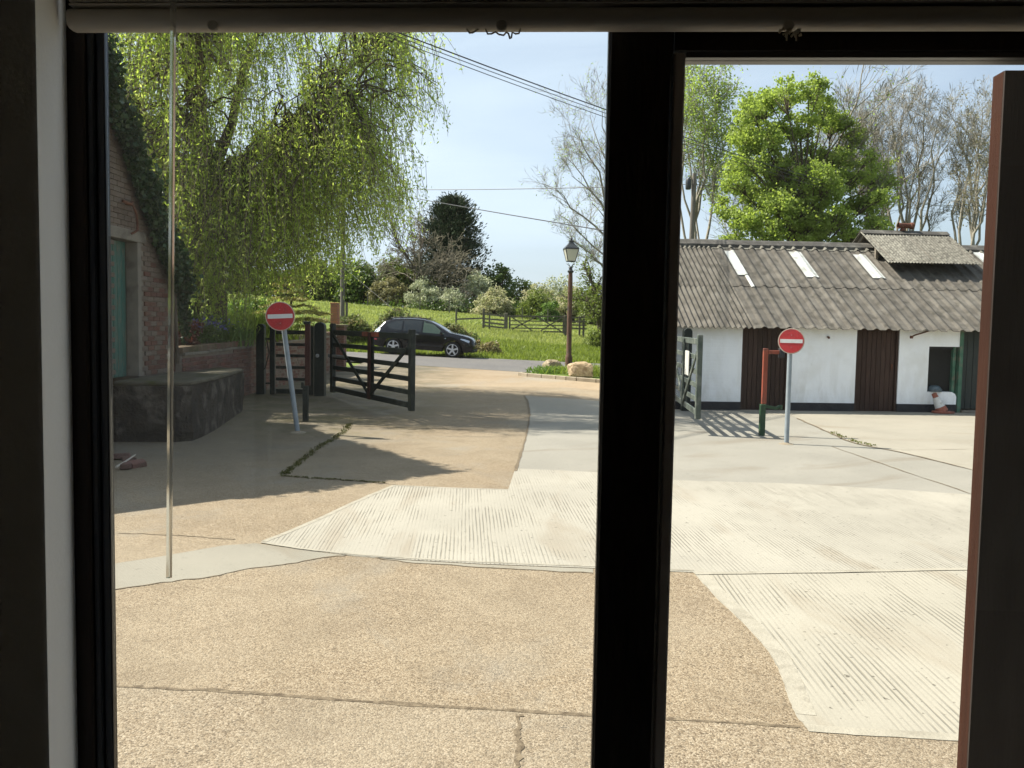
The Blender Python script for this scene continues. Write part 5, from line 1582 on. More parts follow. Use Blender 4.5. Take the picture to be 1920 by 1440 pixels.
for sd in (-1, 1):
    side_panel('window', ([(-0.02, 1.075), (0.3, 1.065), (0.6, 1.06), (0.98, 1.055)], [(0.0, 1.585), (0.22, 1.565), (0.42, 1.49), (0.90, 1.12)]), m_cglass2, side=sd)
    side_panel('window', ([(-0.92, 1.105), (-0.6, 1.095), (-0.3, 1.085), (-0.09, 1.08)], [(-0.90, 1.575), (-0.6, 1.60), (-0.3, 1.60), (-0.07, 1.59)]), m_cglass, side=sd)
    side_panel('window', ([(-1.72, 1.30), (-1.5, 1.16), (-1.2, 1.12), (-0.99, 1.11)], [(-1.70, 1.33), (-1.5, 1.44), (-1.2, 1.535), (-0.97, 1.565)]), m_cglass, side=sd)
    side_panel('side_trim', ([(-0.85, 0.49), (0, 0.48), (0.92, 0.47)], [(-0.85, 0.56), (0, 0.55), (0.92, 0.54)]), m_trim, 0.018, side=sd, n=2)
    for xa in (-0.05, -0.95):
        h = MB()
        h.bar((xa - 0.34, sd * (side_y(xa - .3, 0.97) + 0.035), 0.975), (xa - 0.12, sd * (side_y(xa - .1, 0.97) + 0.035), 0.965), 0.022, 0.035)
        h.build('door_handle', m_chrome, car, local=True, bevel=0.006)
    seam = MB()
    for pts in ([(-0.045, 1.05), (-0.05, 0.7), (-0.03, 0.40)], [(-0.96, 1.08), (-0.97, 0.85), (-0.80, 0.62)], [(0.98, 1.0), (1.0, 0.72), (0.94, 0.42)]):
        seam.tube([(x, sd * (side_y(x, z) + 0.001), z) for x, z in pts], 0.006, 4)
    seam.build('door_seam', m_trim, car, local=True)
    mi = MB()
    mi.lathe([(0.02, -0.10), (0.085, -0.08), (0.10, 0.0), (0.085, 0.06), (0.03, 0.08)], 10, (0.86, sd * 1.03, 1.10), Matrix(((0.7, 0, 0), (0, 0, 1), (0, 1.0, 0))))
    mi.build('wing_mirror', m_paint, car, local=True, smooth=True)
    side_panel('headlight', ([(1.72, 0.86), (1.9, 0.80), (2.12, 0.72)], [(1.74, 0.90), (1.92, 0.88), (2.14, 0.82)]), m_hlamp, 0.012, side=sd, n=3)
    side_panel('indicator', ([(1.02, 0.85), (1.06, 0.85)], [(1.02, 0.88), (1.06, 0.88)]), m_rlamp, 0.012, side=sd, n=1)
    side_panel('rear_light', ([(-2.27, 0.96), (-2.12, 0.96), (-1.98, 1.02)], [(-2.16, 1.15), (-2.06, 1.17), (-1.99, 1.12)]), m_rlamp, 0.014, side=sd, n=3)
    side_panel('reflector', ([(-2.26, 0.62), (-2.1, 0.61)], [(-2.26, 0.69), (-2.1, 0.67)]), m_rred, 0.012, side=sd, n=2)
    for xr_, ang in ((-1.5, 0.0),):
        rl = MB()
        rl.tube([(-1.55, sd * 0.60, 1.62), (-1.3, sd * 0.62, 1.69), (-0.6, sd * 0.63, 1.725), (0.0, sd * 0.63, 1.705), (0.2, sd * 0.63, 1.65)], 0.018, 6)
        rl.build('roof_rail', m_trim, car, local=True, smooth=True)
def cap_panel(name, xs_, mat, wf, lift=0.008):
    Vv, Ff = [], []
    n_ = 8
    for x in xs_:
        h_ = section(x)
        ring = [(-y, z) for y, z in h_[7:]] + [(y, z) for y, z in h_[-2:6:-1]]
        ys_ = [q[0] for q in ring]
        zs_ = [q[1] for q in ring]
        for k in range(n_ + 1):
            y = lerp(-wf * h_[8][0], wf * h_[8][0], k / n_)
            Vv.append((x, y, float(np.interp(y, ys_, zs_)) + lift))
    for i in range(len(xs_) - 1):
        for k in range(n_): Ff.append((i * (n_ + 1) + k, i * (n_ + 1) + k + 1, (i + 1) * (n_ + 1) + k + 1, (i + 1) * (n_ + 1) + k))
    b_ = MB()
    b_.add(Vv, Ff)
    b_.build(name, mat, car, local=True, smooth=True)
cap_panel('windscreen', [0.32, 0.45, 0.6, 0.75, 0.9, 1.05, 1.14], m_cglass, 0.88)
cap_panel('rear_window', [-2.16, -2.05, -1.95, -1.85, -1.78], m_cglass, 0.82)
for ax in (AXR, AXF):
    for sd in (-1, 1):
        wq = Matrix(((1, 0, 0), (0, 0, sd), (0, 1, 0)))
        wc = (ax, sd * 0.80, WR)
        wo = MB().lathe([(0.20, -0.11), (WR - 0.03, -0.11), (WR, -0.07), (WR, 0.07), (WR - 0.03, 0.105), (0.265, 0.11), (0.25, 0.09), (0.2, 0.05)], 28, wc, wq).build('wheel', m_tyre, car, local=True, smooth=True)
        rim = MB().lathe([(0.262, 0.06), (0.262, 0.112), (0.245, 0.116), (0.235, 0.10), (0.232, 0.05)], 28, wc, wq, cap=False)
        for k in range(5):
            a = k * 2 * PI / 5 + 0.3
            for da, wd_ in ((0.0, 0.06),):
                d_ = Vector((math.cos(a + da), math.sin(a + da), 0))
                rim.bar(Vector(wc) + wq @ (d_ * 0.03 + Vector((0, 0, 0.095))), Vector(wc) + wq @ (d_ * 0.245 + Vector((0, 0, 0.10))), 0.075, 0.03, up=wq @ Vector((0, 0, 1)))
        rim.lathe([(0.055, 0.08), (0.055, 0.115), (0.03, 0.12)], 14, wc, wq)
        rim.build('rim', m_alloy, wo, local=True)
        MB().lathe([(0.232, 0.04), (0.0001, 0.045)], 24, wc, wq).build('brake_disc', m_trim, wo, local=True)
gr = MB()
gr.box((2.33, 0, 0.66), (0.05, 0.62, 0.14))
gr.build('grille', m_trim, car, local=True, bevel=0.01)
MB().box((2.05, 0, 0.36), (0.62, 1.36, 0.14)).build('front_bumper', m_trim, car, local=True, bevel=0.05, seg=2)
MB().box((-2.15, 0, 0.47), (0.42, 1.40, 0.16)).build('rear_bumper', m_trim, car, local=True, bevel=0.04, seg=2)
MB().prism([Vector((-1.92, -0.55, 1.535)), Vector((-1.55, -0.56, 1.635)), Vector((-1.55, 0.56, 1.635)), Vector((-1.92, 0.55, 1.535))], (0, 0, 0.03)).build('roof_spoiler', m_paint, car, local=True, bevel=0.008)
MB().prism([Vector((-1.25, -0.03, 1.66)), Vector((-1.05, -0.02, 1.67)), Vector((-1.18, -0.015, 1.745))], (0, 0.05, 0)).build('aerial', m_paint, car, local=True)
# scrap of white paper on the tarmac by the front wheel
p = G(871, 669)
tag(MB().box((p.x, p.y, p.z + 0.02), (0.22, 0.14, 0.03)).build('paper_scrap', m_plate, None, bevel=0.006), 'white scrap of litter on the lane by the car front wheel', 'litter')
# ================================================================== field gate and fences beyond the lane
m_oldwood = pmat('silver_grey_wood', (0.0936, 0.0828, 0.0648), (0.1512, 0.1368, 0.108), 6, 0.9, 0.3, 30)
YF = 62.0
def FP(px): return P(px, 610, YF).x
fgr = empty('paddock_gate', (FP(1004), YF, zt(FP(1004), YF)), 'grey wooden paddock gate with crossed braces across the lane', 'gate')
xa, xb = FP(955), FP(1057)
slope = lambda x, py: P(960 + x / YF * FPX, py, YF).z
za0, za1 = P(955, 620.5, YF).z, P(1057, 622.5, YF).z
zb0, zb1 = P(955, 592.5, YF).z, P(1057, 593.5, YF).z
for f in (0.0, 0.2, 0.42, 0.68, 1.0):
    MB().bar((xa, YF, lerp(za0, zb0, f)), (xb, YF, lerp(za1, zb1, f)), 0.05, 0.10 if f in (0.0, 1.0) else 0.075).build('rail', m_oldwood, fgr)
for q in (0.005, 0.995):
    x = lerp(xa, xb, q)
    MB().box((x, YF, lerp(lerp(za0, zb0, .5), lerp(za1, zb1, .5), q)), (0.12, 0.06, 1.25)).build('stile', m_oldwood, fgr)
for (qa, fa, qb, fb) in ((0.01, 1.0, 0.44, 0.0), (0.0, 0.0, 0.5, 1.0), (0.5, 1.0, 0.97, 0.0), (0.56, 0.0, 0.99, 1.0)):
    MB().bar((lerp(xa, xb, qa), YF - 0.05, lerp(lerp(za0, zb0, fa), lerp(za1, zb1, fa), qa)), (lerp(xa, xb, qb), YF - 0.05, lerp(lerp(za0, zb0, fb), lerp(za1, zb1, fb), qb)), 0.03, 0.08).build('brace', m_oldwood, fgr)
for px, ytop, ybot, w_, lab in ((948.5, 587, 621, 0.26, 'thick grey post at the hinge of the paddock gate'), (1060, 591, 624, 0.22, 'grey post at the latch end of the paddock gate beside the lamp column')):
    x = FP(px)
    z1 = P(px, ytop, YF).z
    tag(MB().box2((x - w_ / 2, YF - 0.12, zt(x, YF) - 0.2), (x + w_ / 2, YF + 0.12, z1)).build('gate_post', m_oldwood, None, bevel=0.02), lab, 'post', 'paddock gate posts')
def rail_fence(lab, px0, px1, posts, rails):
    f = empty('rail_fence', (FP((px0 + px1) / 2), YF + 0.1, zt(FP((px0 + px1) / 2), YF)), lab, 'fence')
    for px, ytop, w_ in posts:
        x = FP(px)
        MB().box2((x - w_ / 2, YF + 0.05, zt(x, YF) - 0.3), (x + w_ / 2, YF + 0.17, P(px, ytop, YF).z)).build('fence_post', m_oldwood, f, bevel=0.012)
    for ya, yb in rails:
        MB().bar((FP(px0), YF + 0.02, P(px0, ya, YF).z), (FP(px1), YF + 0.02, P(px1, yb, YF).z), 0.04, 0.11).build('rail', m_oldwood, f)
rail_fence('short four-railed fence joining the thick paddock gate post', 907, 945, [(906.5, 578, 0.17), (917.5, 585.5, 0.11)], [(588.5, 592.5), (597.5, 600.5), (604, 608.5), (610.5, 615)])
rail_fence('four-railed fence between the lamp column and the dark tree foot', 1062, 1100, [(1087, 592, 0.13), (1094.5, 591, 0.14)], [(595, 595.5), (602.5, 603), (609, 610), (615.5, 616.5)])
rail_fence('single-railed fence running off behind the car bonnet', 856, 905, [(855, 579, 0.12)], [(598.5, 596.5)])
for px, Y, h_, lab in ((787, 104, 1.5, 'thin grey stake at the far hedge below the greyish-white blossoming bush'), (842, 102, 1.5, 'thin grey stake at the far hedge below the gap between blossoming bushes'), (979, 98, 1.45, 'thin grey stake at the far hedge directly above the paddock gate'), (1027, 95, 1.45, 'thin grey stake at the far hedge under the fresh bright green bush'), (727, 105, 1.4, 'thin grey stake at the far hedge above the car tail'), (689, 106, 1.4, 'thin grey stake at the far hedge closest to the telegraph pole')):
    x = P(px, 600, Y).x
    tag(MB().box2((x - 0.06, Y - 0.06, zt(x, Y) - 0.2), (x + 0.06, Y + 0.06, zt(x, Y) + h_)).build('fence_post', m_oldwood, None), lab, 'post', 'stakes along the far hedge')
x = P(739.5, 600, 47).x
tag(MB().box2((x - 0.05, 46.95, zt(x, 47)), (x + 0.05, 47.05, P(739.5, 578, 47).z)).build('fence_post', m_oldwood, None), 'weathered stake standing in the brambles behind the car', 'post')
x = P(650, 600, 51).x
tag(MB().box2((x - 0.06, 50.94, zt(x, 51)), (x + 0.06, 51.06, P(650, 567, 51).z)).build('fence_post', m_oldwood, None), 'weathered stake next to the telegraph pole', 'post')
# ------------------------------------------------------------------ telegraph poles and wires
m_tpole = pmat('grey_telegraph_pole', (0.108, 0.0936, 0.0792), (0.1728, 0.1548, 0.1332), 5, 0.9, 0.4, 20, stretch=(4, 4, 0.4))
m_wire, t_, p_ = newmat('black_cable')
p_.inputs['Base Color'].default_value = (0.03, 0.03, 0.032, 1)
p_.inputs['Roughness'].default_value = 0.6
tpl = P(642, 596, 50)
z0p, z1p = zt(tpl.x, 50) - 0.2, P(642, 335, 50).z
t1 = empty('telegraph_pole', (tpl.x, 50, z0p), 'grey telegraph pole half hidden by the willow behind the car', 'pole')
MB().tube([(tpl.x, 50, z0p), (tpl.x, 50, z1p)], [0.135, 0.10], 12).build('pole_shaft', m_tpole, t1, smooth=True)
MB().bar((tpl.x - 0.7, 49.87, z1p - 0.5), (tpl.x + 0.7, 49.87, z1p - 0.5), 0.09, 0.11).build('cross_arm', m_tpole, t1)
tpr = P(1296, 440, 35)
z1r = P(1297, 325, 35).z
t2 = empty('telegraph_pole', (tpr.x, 35, zt(tpr.x, 35)), 'grey electricity pole with a dark transformer can behind the shed roof', 'pole')
MB().tube([(tpr.x - 0.06, 35, zt(tpr.x, 35)), (tpr.x + 0.06, 35, z1r)], [0.12, 0.088], 12).build('pole_shaft', m_tpole, t2, smooth=True)
zt2 = P(1289, 356, 35).z
MB().lathe([(0.09, zt2), (0.11, zt2 + 0.04), (0.11, zt2 + 0.36), (0.08, zt2 + 0.42)], 14, (P(1289.5, 350, 35).x, 34.9, 0)).build('transformer', m_lblk, t2, smooth=True)
cap_ = MB()
for dx in (-0.12, 0.12): cap_.lathe([(0.02, z1r - 0.35), (0.04, z1r - 0.3), (0.025, z1r - 0.2), (0.04, z1r - 0.16), (0.015, z1r - 0.1)], 8, (tpr.x + dx, 35, 0))
cap_.build('insulator', m_lblk, t2, smooth=True)
fpx = P(1905, 470, 70)
t3 = empty('telegraph_pole', (fpx.x, 70, zt(fpx.x, 70)), 'distant telegraph pole beyond the timber post', 'pole')
MB().tube([(fpx.x, 70, zt(fpx.x, 70)), (fpx.x, 70, P(1905, 385, 70).z)], [0.13, 0.1], 8).build('pole_shaft', m_tpole, t3)
def wire(a, b, sag, rad, lab, grp, n=26):
    a, b = Vector(a), Vector(b)
    pts = [a.lerp(b, i / n) - Vector((0, 0, 4 * sag * (i / n) * (1 - i / n))) for i in range(n + 1)]
    o = MB().tube(pts, rad, 5).build('overhead_wire', m_wire, None)
    return tag(o, lab, 'cable', grp)
A0, B0 = P(500, -34, 14), P(1902, 390, 70)
A1, B1 = P(500, -26, 14), P(1902, 396, 70)
A2, B2 = P(500, -17, 14), P(1902, 402, 70)
wire(A0, B0, 1.23, 0.013, 'thick topmost cable sloping across the sky', 'cables sloping across the sky')
wire(A1, B1, 1.23, 0.008, 'thin middle wire under the thick sloping cable', 'cables sloping across the sky')
wire(A2, B2, 1.23, 0.008, 'lowest of the three wires sloping across the sky', 'cables sloping across the sky')
wire((tpl.x, 50, P(642, 354, 50).z), (tpr.x, 35, P(1296, 345, 35).z), 0.12, 0.016, 'nearly level cable between the two telegraph poles', 'pole cables')
gab = S0 + E1 * 0.0 + E2 * RV1 + Vector((0, 0, RZ1 + 0.12))
wire((tpl.x, 50, P(642, 346, 50).z), gab, 0.05, 0.016, 'cable falling from the willow towards the shed roof', 'pole cables')
wire((tpr.x, 35, P(1296, 345, 35).z), (fpx.x, 70, P(1905, 388, 70).z), 0.25, 0.014, 'single cable behind the bright green tree', 'pole cables')
wire((tpl.x, 50, P(642, 500, 50).z), P(745, 586, 46), 0.0, 0.012, 'thin stay wire slanting from the pole down to the brambles', 'pole cables', 6)
# ================================================================== PLANTS
m_bark = pmat('grey_brown_bark', (0.06, 0.0464, 0.0336), (0.12, 0.096, 0.0704), 5, 0.95, 0.6, 25, stretch=(3, 3, 0.6), bdist=0.03)
m_barkp = pmat('pale_bark', (0.20, 0.18, 0.145), (0.31, 0.285, 0.235), 5, 0.95, 0.4, 25, stretch=(3, 3, 0.6))
m_bark_g = pmat('greenish_twig_bark', (0.1536, 0.128, 0.0896), (0.2112, 0.1856, 0.128), 2, 0.95, 0.2)
m_twig = pmat('grey_brown_twigs', (0.13, 0.115, 0.08), (0.19, 0.17, 0.125), 2, 0.95, 0.2)
m_willow = leafmat('willow_leaf', (0.24, 0.33, 0.06), (0.46, 0.55, 0.16), 0.64, 0.8, tint=(0.50, 0.54, 0.2))
m_maple = leafmat('fresh_maple_leaf', (0.185, 0.25, 0.052), (0.335, 0.405, 0.118), 0.55, 0.6)
m_ash = leafmat('ash_leaf', (0.18, 0.25, 0.055), (0.33, 0.41, 0.12), 0.6, 0.6)
m_ivy = leafmat('ivy_leaf', (0.014, 0.034, 0.010), (0.04, 0.075, 0.022), 0.12, 1.5, 0.35)
m_conif = leafmat('dark_conifer', (0.022, 0.034, 0.022), (0.055, 0.075, 0.042), 0.1, 0.5)
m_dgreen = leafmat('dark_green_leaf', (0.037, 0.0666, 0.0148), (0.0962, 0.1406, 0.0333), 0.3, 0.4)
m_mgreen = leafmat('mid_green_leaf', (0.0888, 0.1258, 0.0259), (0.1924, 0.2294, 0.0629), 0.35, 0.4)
m_blossom = leafmat('blossoming_thorn', (0.22, 0.255, 0.13), (0.44, 0.45, 0.31), 0.3, 0.35, tint=(0.48, 0.50, 0.36))
m_blossom2 = leafmat('cream_blossoming_thorn', (0.22, 0.245, 0.10), (0.44, 0.42, 0.25), 0.3, 0.35, tint=(0.52, 0.48, 0.32))
m_brownl = leafmat('olive_budding_leaf', (0.13, 0.125, 0.055), (0.26, 0.24, 0.125), 0.35, 0.4)
m_bramble = leafmat('bramble_leaf', (0.0814, 0.111, 0.0296), (0.1924, 0.222, 0.0814), 0.3, 0.8, tint=(0.2368, 0.185, 0.1036))
m_redl = leafmat('dark_red_leaf', (0.05, 0.018, 0.012), (0.12, 0.04, 0.025), 0.3, 2)
m_garden = leafmat('garden_leaf', (0.0666, 0.1184, 0.0222), (0.1776, 0.259, 0.0666), 0.35, 1.5)
m_blueb = leafmat('bluebell', (0.13, 0.12, 0.34), (0.24, 0.22, 0.5), 0.3, 3)
m_spruce = leafmat('yellow_spruce', (0.17, 0.17, 0.05), (0.36, 0.33, 0.12), 0.3, 1.2)
m_grass = leafmat('meadow_grass', (0.1184, 0.1628, 0.0259), (0.2442, 0.2886, 0.074), 0.4, 0.25)
m_twigs = leafmat('fine_grey_twig', (0.15, 0.135, 0.105), (0.26, 0.24, 0.19), 0.0, 0.6)
m_dgreen2 = leafmat('deep_green_leaf', (0.07, 0.12, 0.025), (0.16, 0.22, 0.05), 0.4, 0.6)
m_grassp = leafmat('pale_meadow_grass', (0.19, 0.22, 0.055), (0.33, 0.36, 0.125), 0.4, 0.12)
m_bramble2 = leafmat('brown_weed_leaf', (0.12, 0.12, 0.045), (0.26, 0.23, 0.11), 0.3, 0.8, tint=(0.30, 0.22, 0.13))
def perp(d, rng):
    v = np.cross(d, rng.normal(size=3))
    return v / (np.linalg.norm(v) + 1e-9)
def grow(rng, p, d, L, r, lvl, mx, out, tips, prm):
    n = 5 if lvl == 0 else 4 if lvl < 3 else 3
    pts = [p]
    rad = [r]
    dirs = [d]
    d0 = d
    for i in range(n):
        d = d + rng.normal(size=3) * prm['wob'] + np.array([0, 0, prm['up'][min(lvl, len(prm['up']) - 1)]])
        d = d / np.linalg.norm(d)
        p = p + d * L / n
        pts.append(p)
        rad.append(max(r * (1 - (1 - prm['tap']) * (i + 1) / n), prm['rmin']))
        dirs.append(d)
    out.append((lvl, pts, rad))
    if lvl >= mx:
        tips.append((p, d))
        if lvl >= mx: tips.append((pts[-2], d))
        return
    k = prm['nch'][min(lvl, len(prm['nch']) - 1)]
    k = int(rng.integers(k[0], k[1] + 1))
    for j in range(k):
        f = prm['from'][min(lvl, len(prm['from']) - 1)] + (1 - prm['from'][min(lvl, len(prm['from']) - 1)]) * (j + rng.random()) / k
        i = min(int(f * n), n - 1)
        q = pts[i] + (pts[i + 1] - pts[i]) * (f * n - i)
        sp = prm['sp'] * rng.uniform(0.7, 1.25)
        nd = dirs[i] * math.cos(sp) + perp(dirs[i], rng) * math.sin(sp)
        rr_ = rad[i] * prm['rr'] * rng.uniform(0.75, 1.05)
        grow(rng, q, nd / np.linalg.norm(nd), L * prm['lr'] * rng.uniform(0.75, 1.15) * (1 - 0.25 * f), max(rr_, prm['rmin']), lvl + 1, mx, out, tips, prm)
    nd = dirs[-1] + rng.normal(size=3) * 0.18
    grow(rng, pts[-1], nd / np.linalg.norm(nd), L * prm['lr'] * rng.uniform(0.85, 1.1), max(rad[-1], prm['rmin']), lvl + 1, mx, out, tips, prm)
def tubes_np(polys, sides=lambda l: 6 if l == 0 else 5 if l == 1 else 3):
    """many tapering tubes as one vertex / quad array"""
    Vs, Fs, n0 = [], [], 0
    for lvl, pts, rad in polys:
        P_ = np.asarray(pts, float)
        n = sides(lvl)
        T = np.gradient(P_, axis=0)
        T = unit(T)
        ref = np.array([0.31, 0.77, 0.55])
        A = unit(np.cross(T, ref))
        B = np.cross(T, A)
        ang = np.arange(n) * 2 * PI / n
        ring = A[:, None, :] * np.cos(ang)[None, :, None] + B[:, None, :] * np.sin(ang)[None, :, None]
        V = P_[:, None, :] + ring * np.asarray(rad)[:, None, None]
        m = len(P_)
        i = np.arange(m - 1)[:, None] * n
        k = np.arange(n)[None, :]
        k2 = (k + 1) % n
        F = np.stack([i + k, i + k2, i + n + k2, i + n + k], -1).reshape(-1, 4) + n0
        Vs.append(V.reshape(-1, 3))
        Fs.append(F)
        n0 += m * n
    return np.concatenate(Vs), np.concatenate(Fs)
PRM = dict(wob=0.16, up=[0.02, 0.06, 0.08, 0.08, 0.05], tap=0.62, rmin=0.006, nch=[(4, 6), (3, 5), (3, 4), (3, 4), (2, 4)], sp=0.75, rr=0.62, lr=0.66)
PRM['from'] = [0.35, 0.25, 0.2, 0.15]
def tree(name, lab, cat, x, y, z, H, r, mx, seed, bark, prm=None, lean=(0, 0), leafm=None, nl=0, lsize=0.15, lspread=0.5, group=None, aspect=0.6, squash=None, split=1, twigs=0):
    rng = np.random.default_rng(seed)
    prm = {**PRM, **(prm or {})}
    out, tips = [], []
    for s_ in range(split):
        d = np.array([lean[0] + rng.normal() * 0.05 + (0.36 * (s_ - (split - 1) / 2)), lean[1] + rng.normal() * 0.05, 1.0])
        grow(rng, np.array([x, y, z - 0.15]) + np.array([0.12 * s_, 0, 0]), d / np.linalg.norm(d), H * 0.40, r, 0, mx, out, tips, prm)
    t = empty(name, (x, y, z), lab, cat, group)
    tr = [q for q in out if q[0] <= 1]
    br = [q for q in out if q[0] > 1]
    V, F = tubes_np(tr)
    np_obj('trunk', V, F, m_bark if bark is m_barkp and name == 'bare_tree' else bark, t)
    V, F = tubes_np(br)
    np_obj('branches', V, F, bark, t)
    if twigs:                                             # last fine twigs, a thin sliver each
        tp = np.array([a for a, b in tips])
        td = np.array([b for a, b in tips])
        i = rng.integers(0, len(tp), twigs)
        dd = td[i] + rng.normal(size=(twigs, 3)) * 0.55 + np.array([0, 0, 0.25])
        c = tp[i] + unit(dd) * 0.2 + rng.normal(size=(twigs, 3)) * 0.05
        V, F = leaves(c, 0.55, 0.035, rng, dd, 0.25)
        np_obj('twigs', V, F, m_twigs, t)
    if leafm is not None and nl:
        tp = np.array([a for a, b in tips])
        c = tp[rng.integers(0, len(tp), nl)] + rng.normal(size=(nl, 3)) * lspread * np.array([1, 1, 0.75])
        V, F = leaves(c, lsize, aspect, rng)
        np_obj('crown', V, F, leafm, t)
    return t, tips
def blob_points(rng, n, c, size, nb, rb, flat=True):
    """leaf positions on many small clumps filling an ellipsoid that stands on the ground"""
    u = unit(rng.normal(size=(nb, 3)))
    rad = rng.uniform(0.35, 1.0, size=(nb, 1)) ** 0.5
    cen = u * rad
    if flat: cen[:, 2] = np.abs(cen[:, 2]) * 0.9
    cen = cen * np.array([size[0] / 2, size[1] / 2, size[2]]) * 0.86 + np.array(c)
    rbs = rb * rng.uniform(0.55, 1.25, size=nb)
    i = rng.integers(0, nb, n)
    q = unit(rng.normal(size=(n, 3))) * (rng.uniform(0.55, 1.08, size=(n, 1)))
    pts = cen[i] + q * rbs[i][:, None] * np.array([1, 1, 0.8])
    pts[:, 2] = np.maximum(pts[:, 2], c[2] + 0.03)
    return pts, cen
def bush(name, lab, cat, x, y, z, size, mat, n, ls, seed, nb=40, rb=None, stem=None, group=None, aspect=0.6, dirs=None, spread=1.0):
    rng = np.random.default_rng(seed)
    rb = rb or 0.2 * (size[0] * size[1] * size[2]) ** (1 / 3)
    t = empty(name, (x, y, z), lab, cat, group)
    pts, cen = blob_points(rng, n, (x, y, z), size, nb, rb)
    dd = np.tile([dirs], (n, 1)) if dirs is not None else None
    V, F = leaves(pts, ls, aspect, rng, dd, spread)
    np_obj('foliage', V, F, mat, t)
    polys = []
    for c in cen[:: max(1, len(cen) // 26)]:
        b = np.array([x, y, z]) + rng.normal(size=3) * np.array([size[0] * .06, size[1] * .06, 0])
        mid = (b + c) / 2 + np.array([0, 0, 0.15 * size[2]])
        polys.append((1, [b, mid, c], [0.02 * size[2] ** .8, 0.014 * size[2] ** .8, 0.005 * size[2] ** .8]))
    V, F = tubes_np(polys)
    np_obj('stems', V, F, stem or m_bark, t)
    return t
# ------------------------------------------------------------------ weeping willow behind the garden wall
def willow():
    rng = np.random.default_rng(21)
    X0, Y0, Z0 = -6.45, 18.9, 1.15
    t = empty('willow_tree', (X0, Y0, Z0), 'large weeping willow with hanging yellow-green curtains beside the gateway', 'tree')
    polys = [(0, [np.array(q, float) for q in ((X0 - .1, Y0, 0.6), (X0 + 0.03, Y0, 2.2), (X0 - 0.08, Y0 + .05, 3.6), (X0 + 0.02, Y0, 5.0))], [0.42, 0.33, 0.27, 0.22])]
    forks = [((X0 + 0.02, Y0, 4.9), (X0 - 0.35, Y0 + 0.2, 6.0), (X0 - 0.55, Y0 + 0.2, 7.2), (X0 - 0.2, Y0 + .5, 9.0)),
             ((X0, Y0, 4.7), (X0 + 0.5, Y0 - 0.1, 5.8), (X0 + 0.75, Y0 - 0.1, 7.0), (X0 + 1.6, Y0 - .3, 8.8)),
             ((X0, Y0, 4.6), (X0 + 1.0, Y0 + 0.3, 5.4), (X0 + 2.2, Y0 + 0.4, 6.5), (X0 + 3.4, Y0 + .4, 7.6)),
             ((X0, Y0, 4.2), (X0 + 0.9, Y0 - 0.5, 4.9), (X0 + 2.0, Y0 - 0.7, 5.6), (X0 + 3.0, Y0 - .9, 6.2)),
             ((X0, Y0, 4.4), (X0 - 1.0, Y0 + 0.3, 5.4), (X0 - 2.0, Y0 + 0.4, 6.7), (X0 - 2.8, Y0 + .4, 8.2)),
             ((X0, Y0, 4.8), (X0 + 0.2, Y0 - 1.0, 5.8), (X0 + 0.5, Y0 - 2.0, 7.0), (X0 + 0.9, Y0 - 2.6, 8.2))]
    nodes = []
    for f in forks:
        pts = [np.array(q, float) for q in f]
        polys.append((1, pts, [0.15, 0.10, 0.07, 0.03]))
        for i in range(1, 4):
            for a in np.linspace(0, 1, 4): nodes.append(pts[i - 1] * (1 - a) + pts[i] * a)
    nodes = np.array([q for q in nodes if q[2] > 4.6])
    strands = []
    for b in range(1110):
        th = rng.uniform(0, 2 * PI)
        rho = math.sqrt(rng.uniform(0.0, 1.0))
        Rx = 4.85 if math.cos(th) > 0 else 4.4
        Ry = 3.5
        x = X0 + Rx * rho * math.cos(th)
        y = Y0 + Ry * rho * math.sin(th)
        side = (x - X0) / 4.85
        ztop = 9.6 - 1.7 * rho ** 2.2 + rng.normal() * 0.4
        zfloor = 2.05 + max(0, side - 0.38) * 3.4 + (1.5 if side > 0.85 else 0)
        zs_ = rng.uniform(zfloor + 0.5, ztop) if rng.random() < 0.72 else ztop
        if b > 760:                                       # low skirt
            rho2 = rng.uniform(0.35, 1.0)
            x, y = X0 + Rx * rho2 * math.cos(th) * 0.95, Y0 + Ry * rho2 * math.sin(th)
            side = (x - X0) / 4.85
            zfloor = (2.0 if side > -0.15 else 1.45) + max(0, side - 0.38) * 3.4
            if b > 1000:                                   # thick curtain before the trunk
                x, y = X0 + rng.uniform(-2.6, 1.4), Y0 - rng.uniform(0.4, 2.6)
                zfloor = 1.35
            zs_ = zfloor + rng.uniform(0.8, 2.6)
        top_ = np.array([x, y, max(zs_, zfloor + 0.5)])
        nd = nodes[np.argmin(np.linalg.norm(nodes - top_, axis=1) + rng.random(len(nodes)) * 1.4)]
        ctrl = (nd + top_) / 2 + np.array([0, 0, 0.3 + 0.16 * np.linalg.norm(top_ - nd)])
        s_ = np.linspace(0, 1, 8)[:, None]
        arc = (1 - s_) ** 2 * nd + 2 * s_ * (1 - s_) * ctrl + s_ ** 2 * top_
        arc[1:-1] += rng.normal(size=(6, 3)) * 0.10
        if side > 0.45 and b <= 760 and rng.random() < 0.35: continue
        polys.append((2, list(arc), list(np.linspace(0.030, 0.007, 8))))
        out_ = unit(np.array([[x - X0, y - Y0, 0]]))[0]
        hang = rng.gamma(2.2, 0.55) + (0.3 if b <= 760 else 0.9)
        for k in range(int(rng.integers(4, 10))):
            p0 = arc[int(rng.integers(2, 8))] + rng.normal(size=3) * np.array([0.16, 0.16, 0.08])
            ln = min(hang * rng.uniform(0.4, 1.25), p0[2] - zfloor - rng.random() * 0.9)
            if ln < 0.22: continue
            strands.append((p0, ln, out_ * rng.uniform(-0.05, 0.45) + rng.normal(size=3) * 0.12, rng.uniform(0, 6.3)))
    V, F = tubes_np([q for q in polys if q[0] == 0], lambda l: 12)
    tr = np_obj('trunk', V, F, m_bark, t)
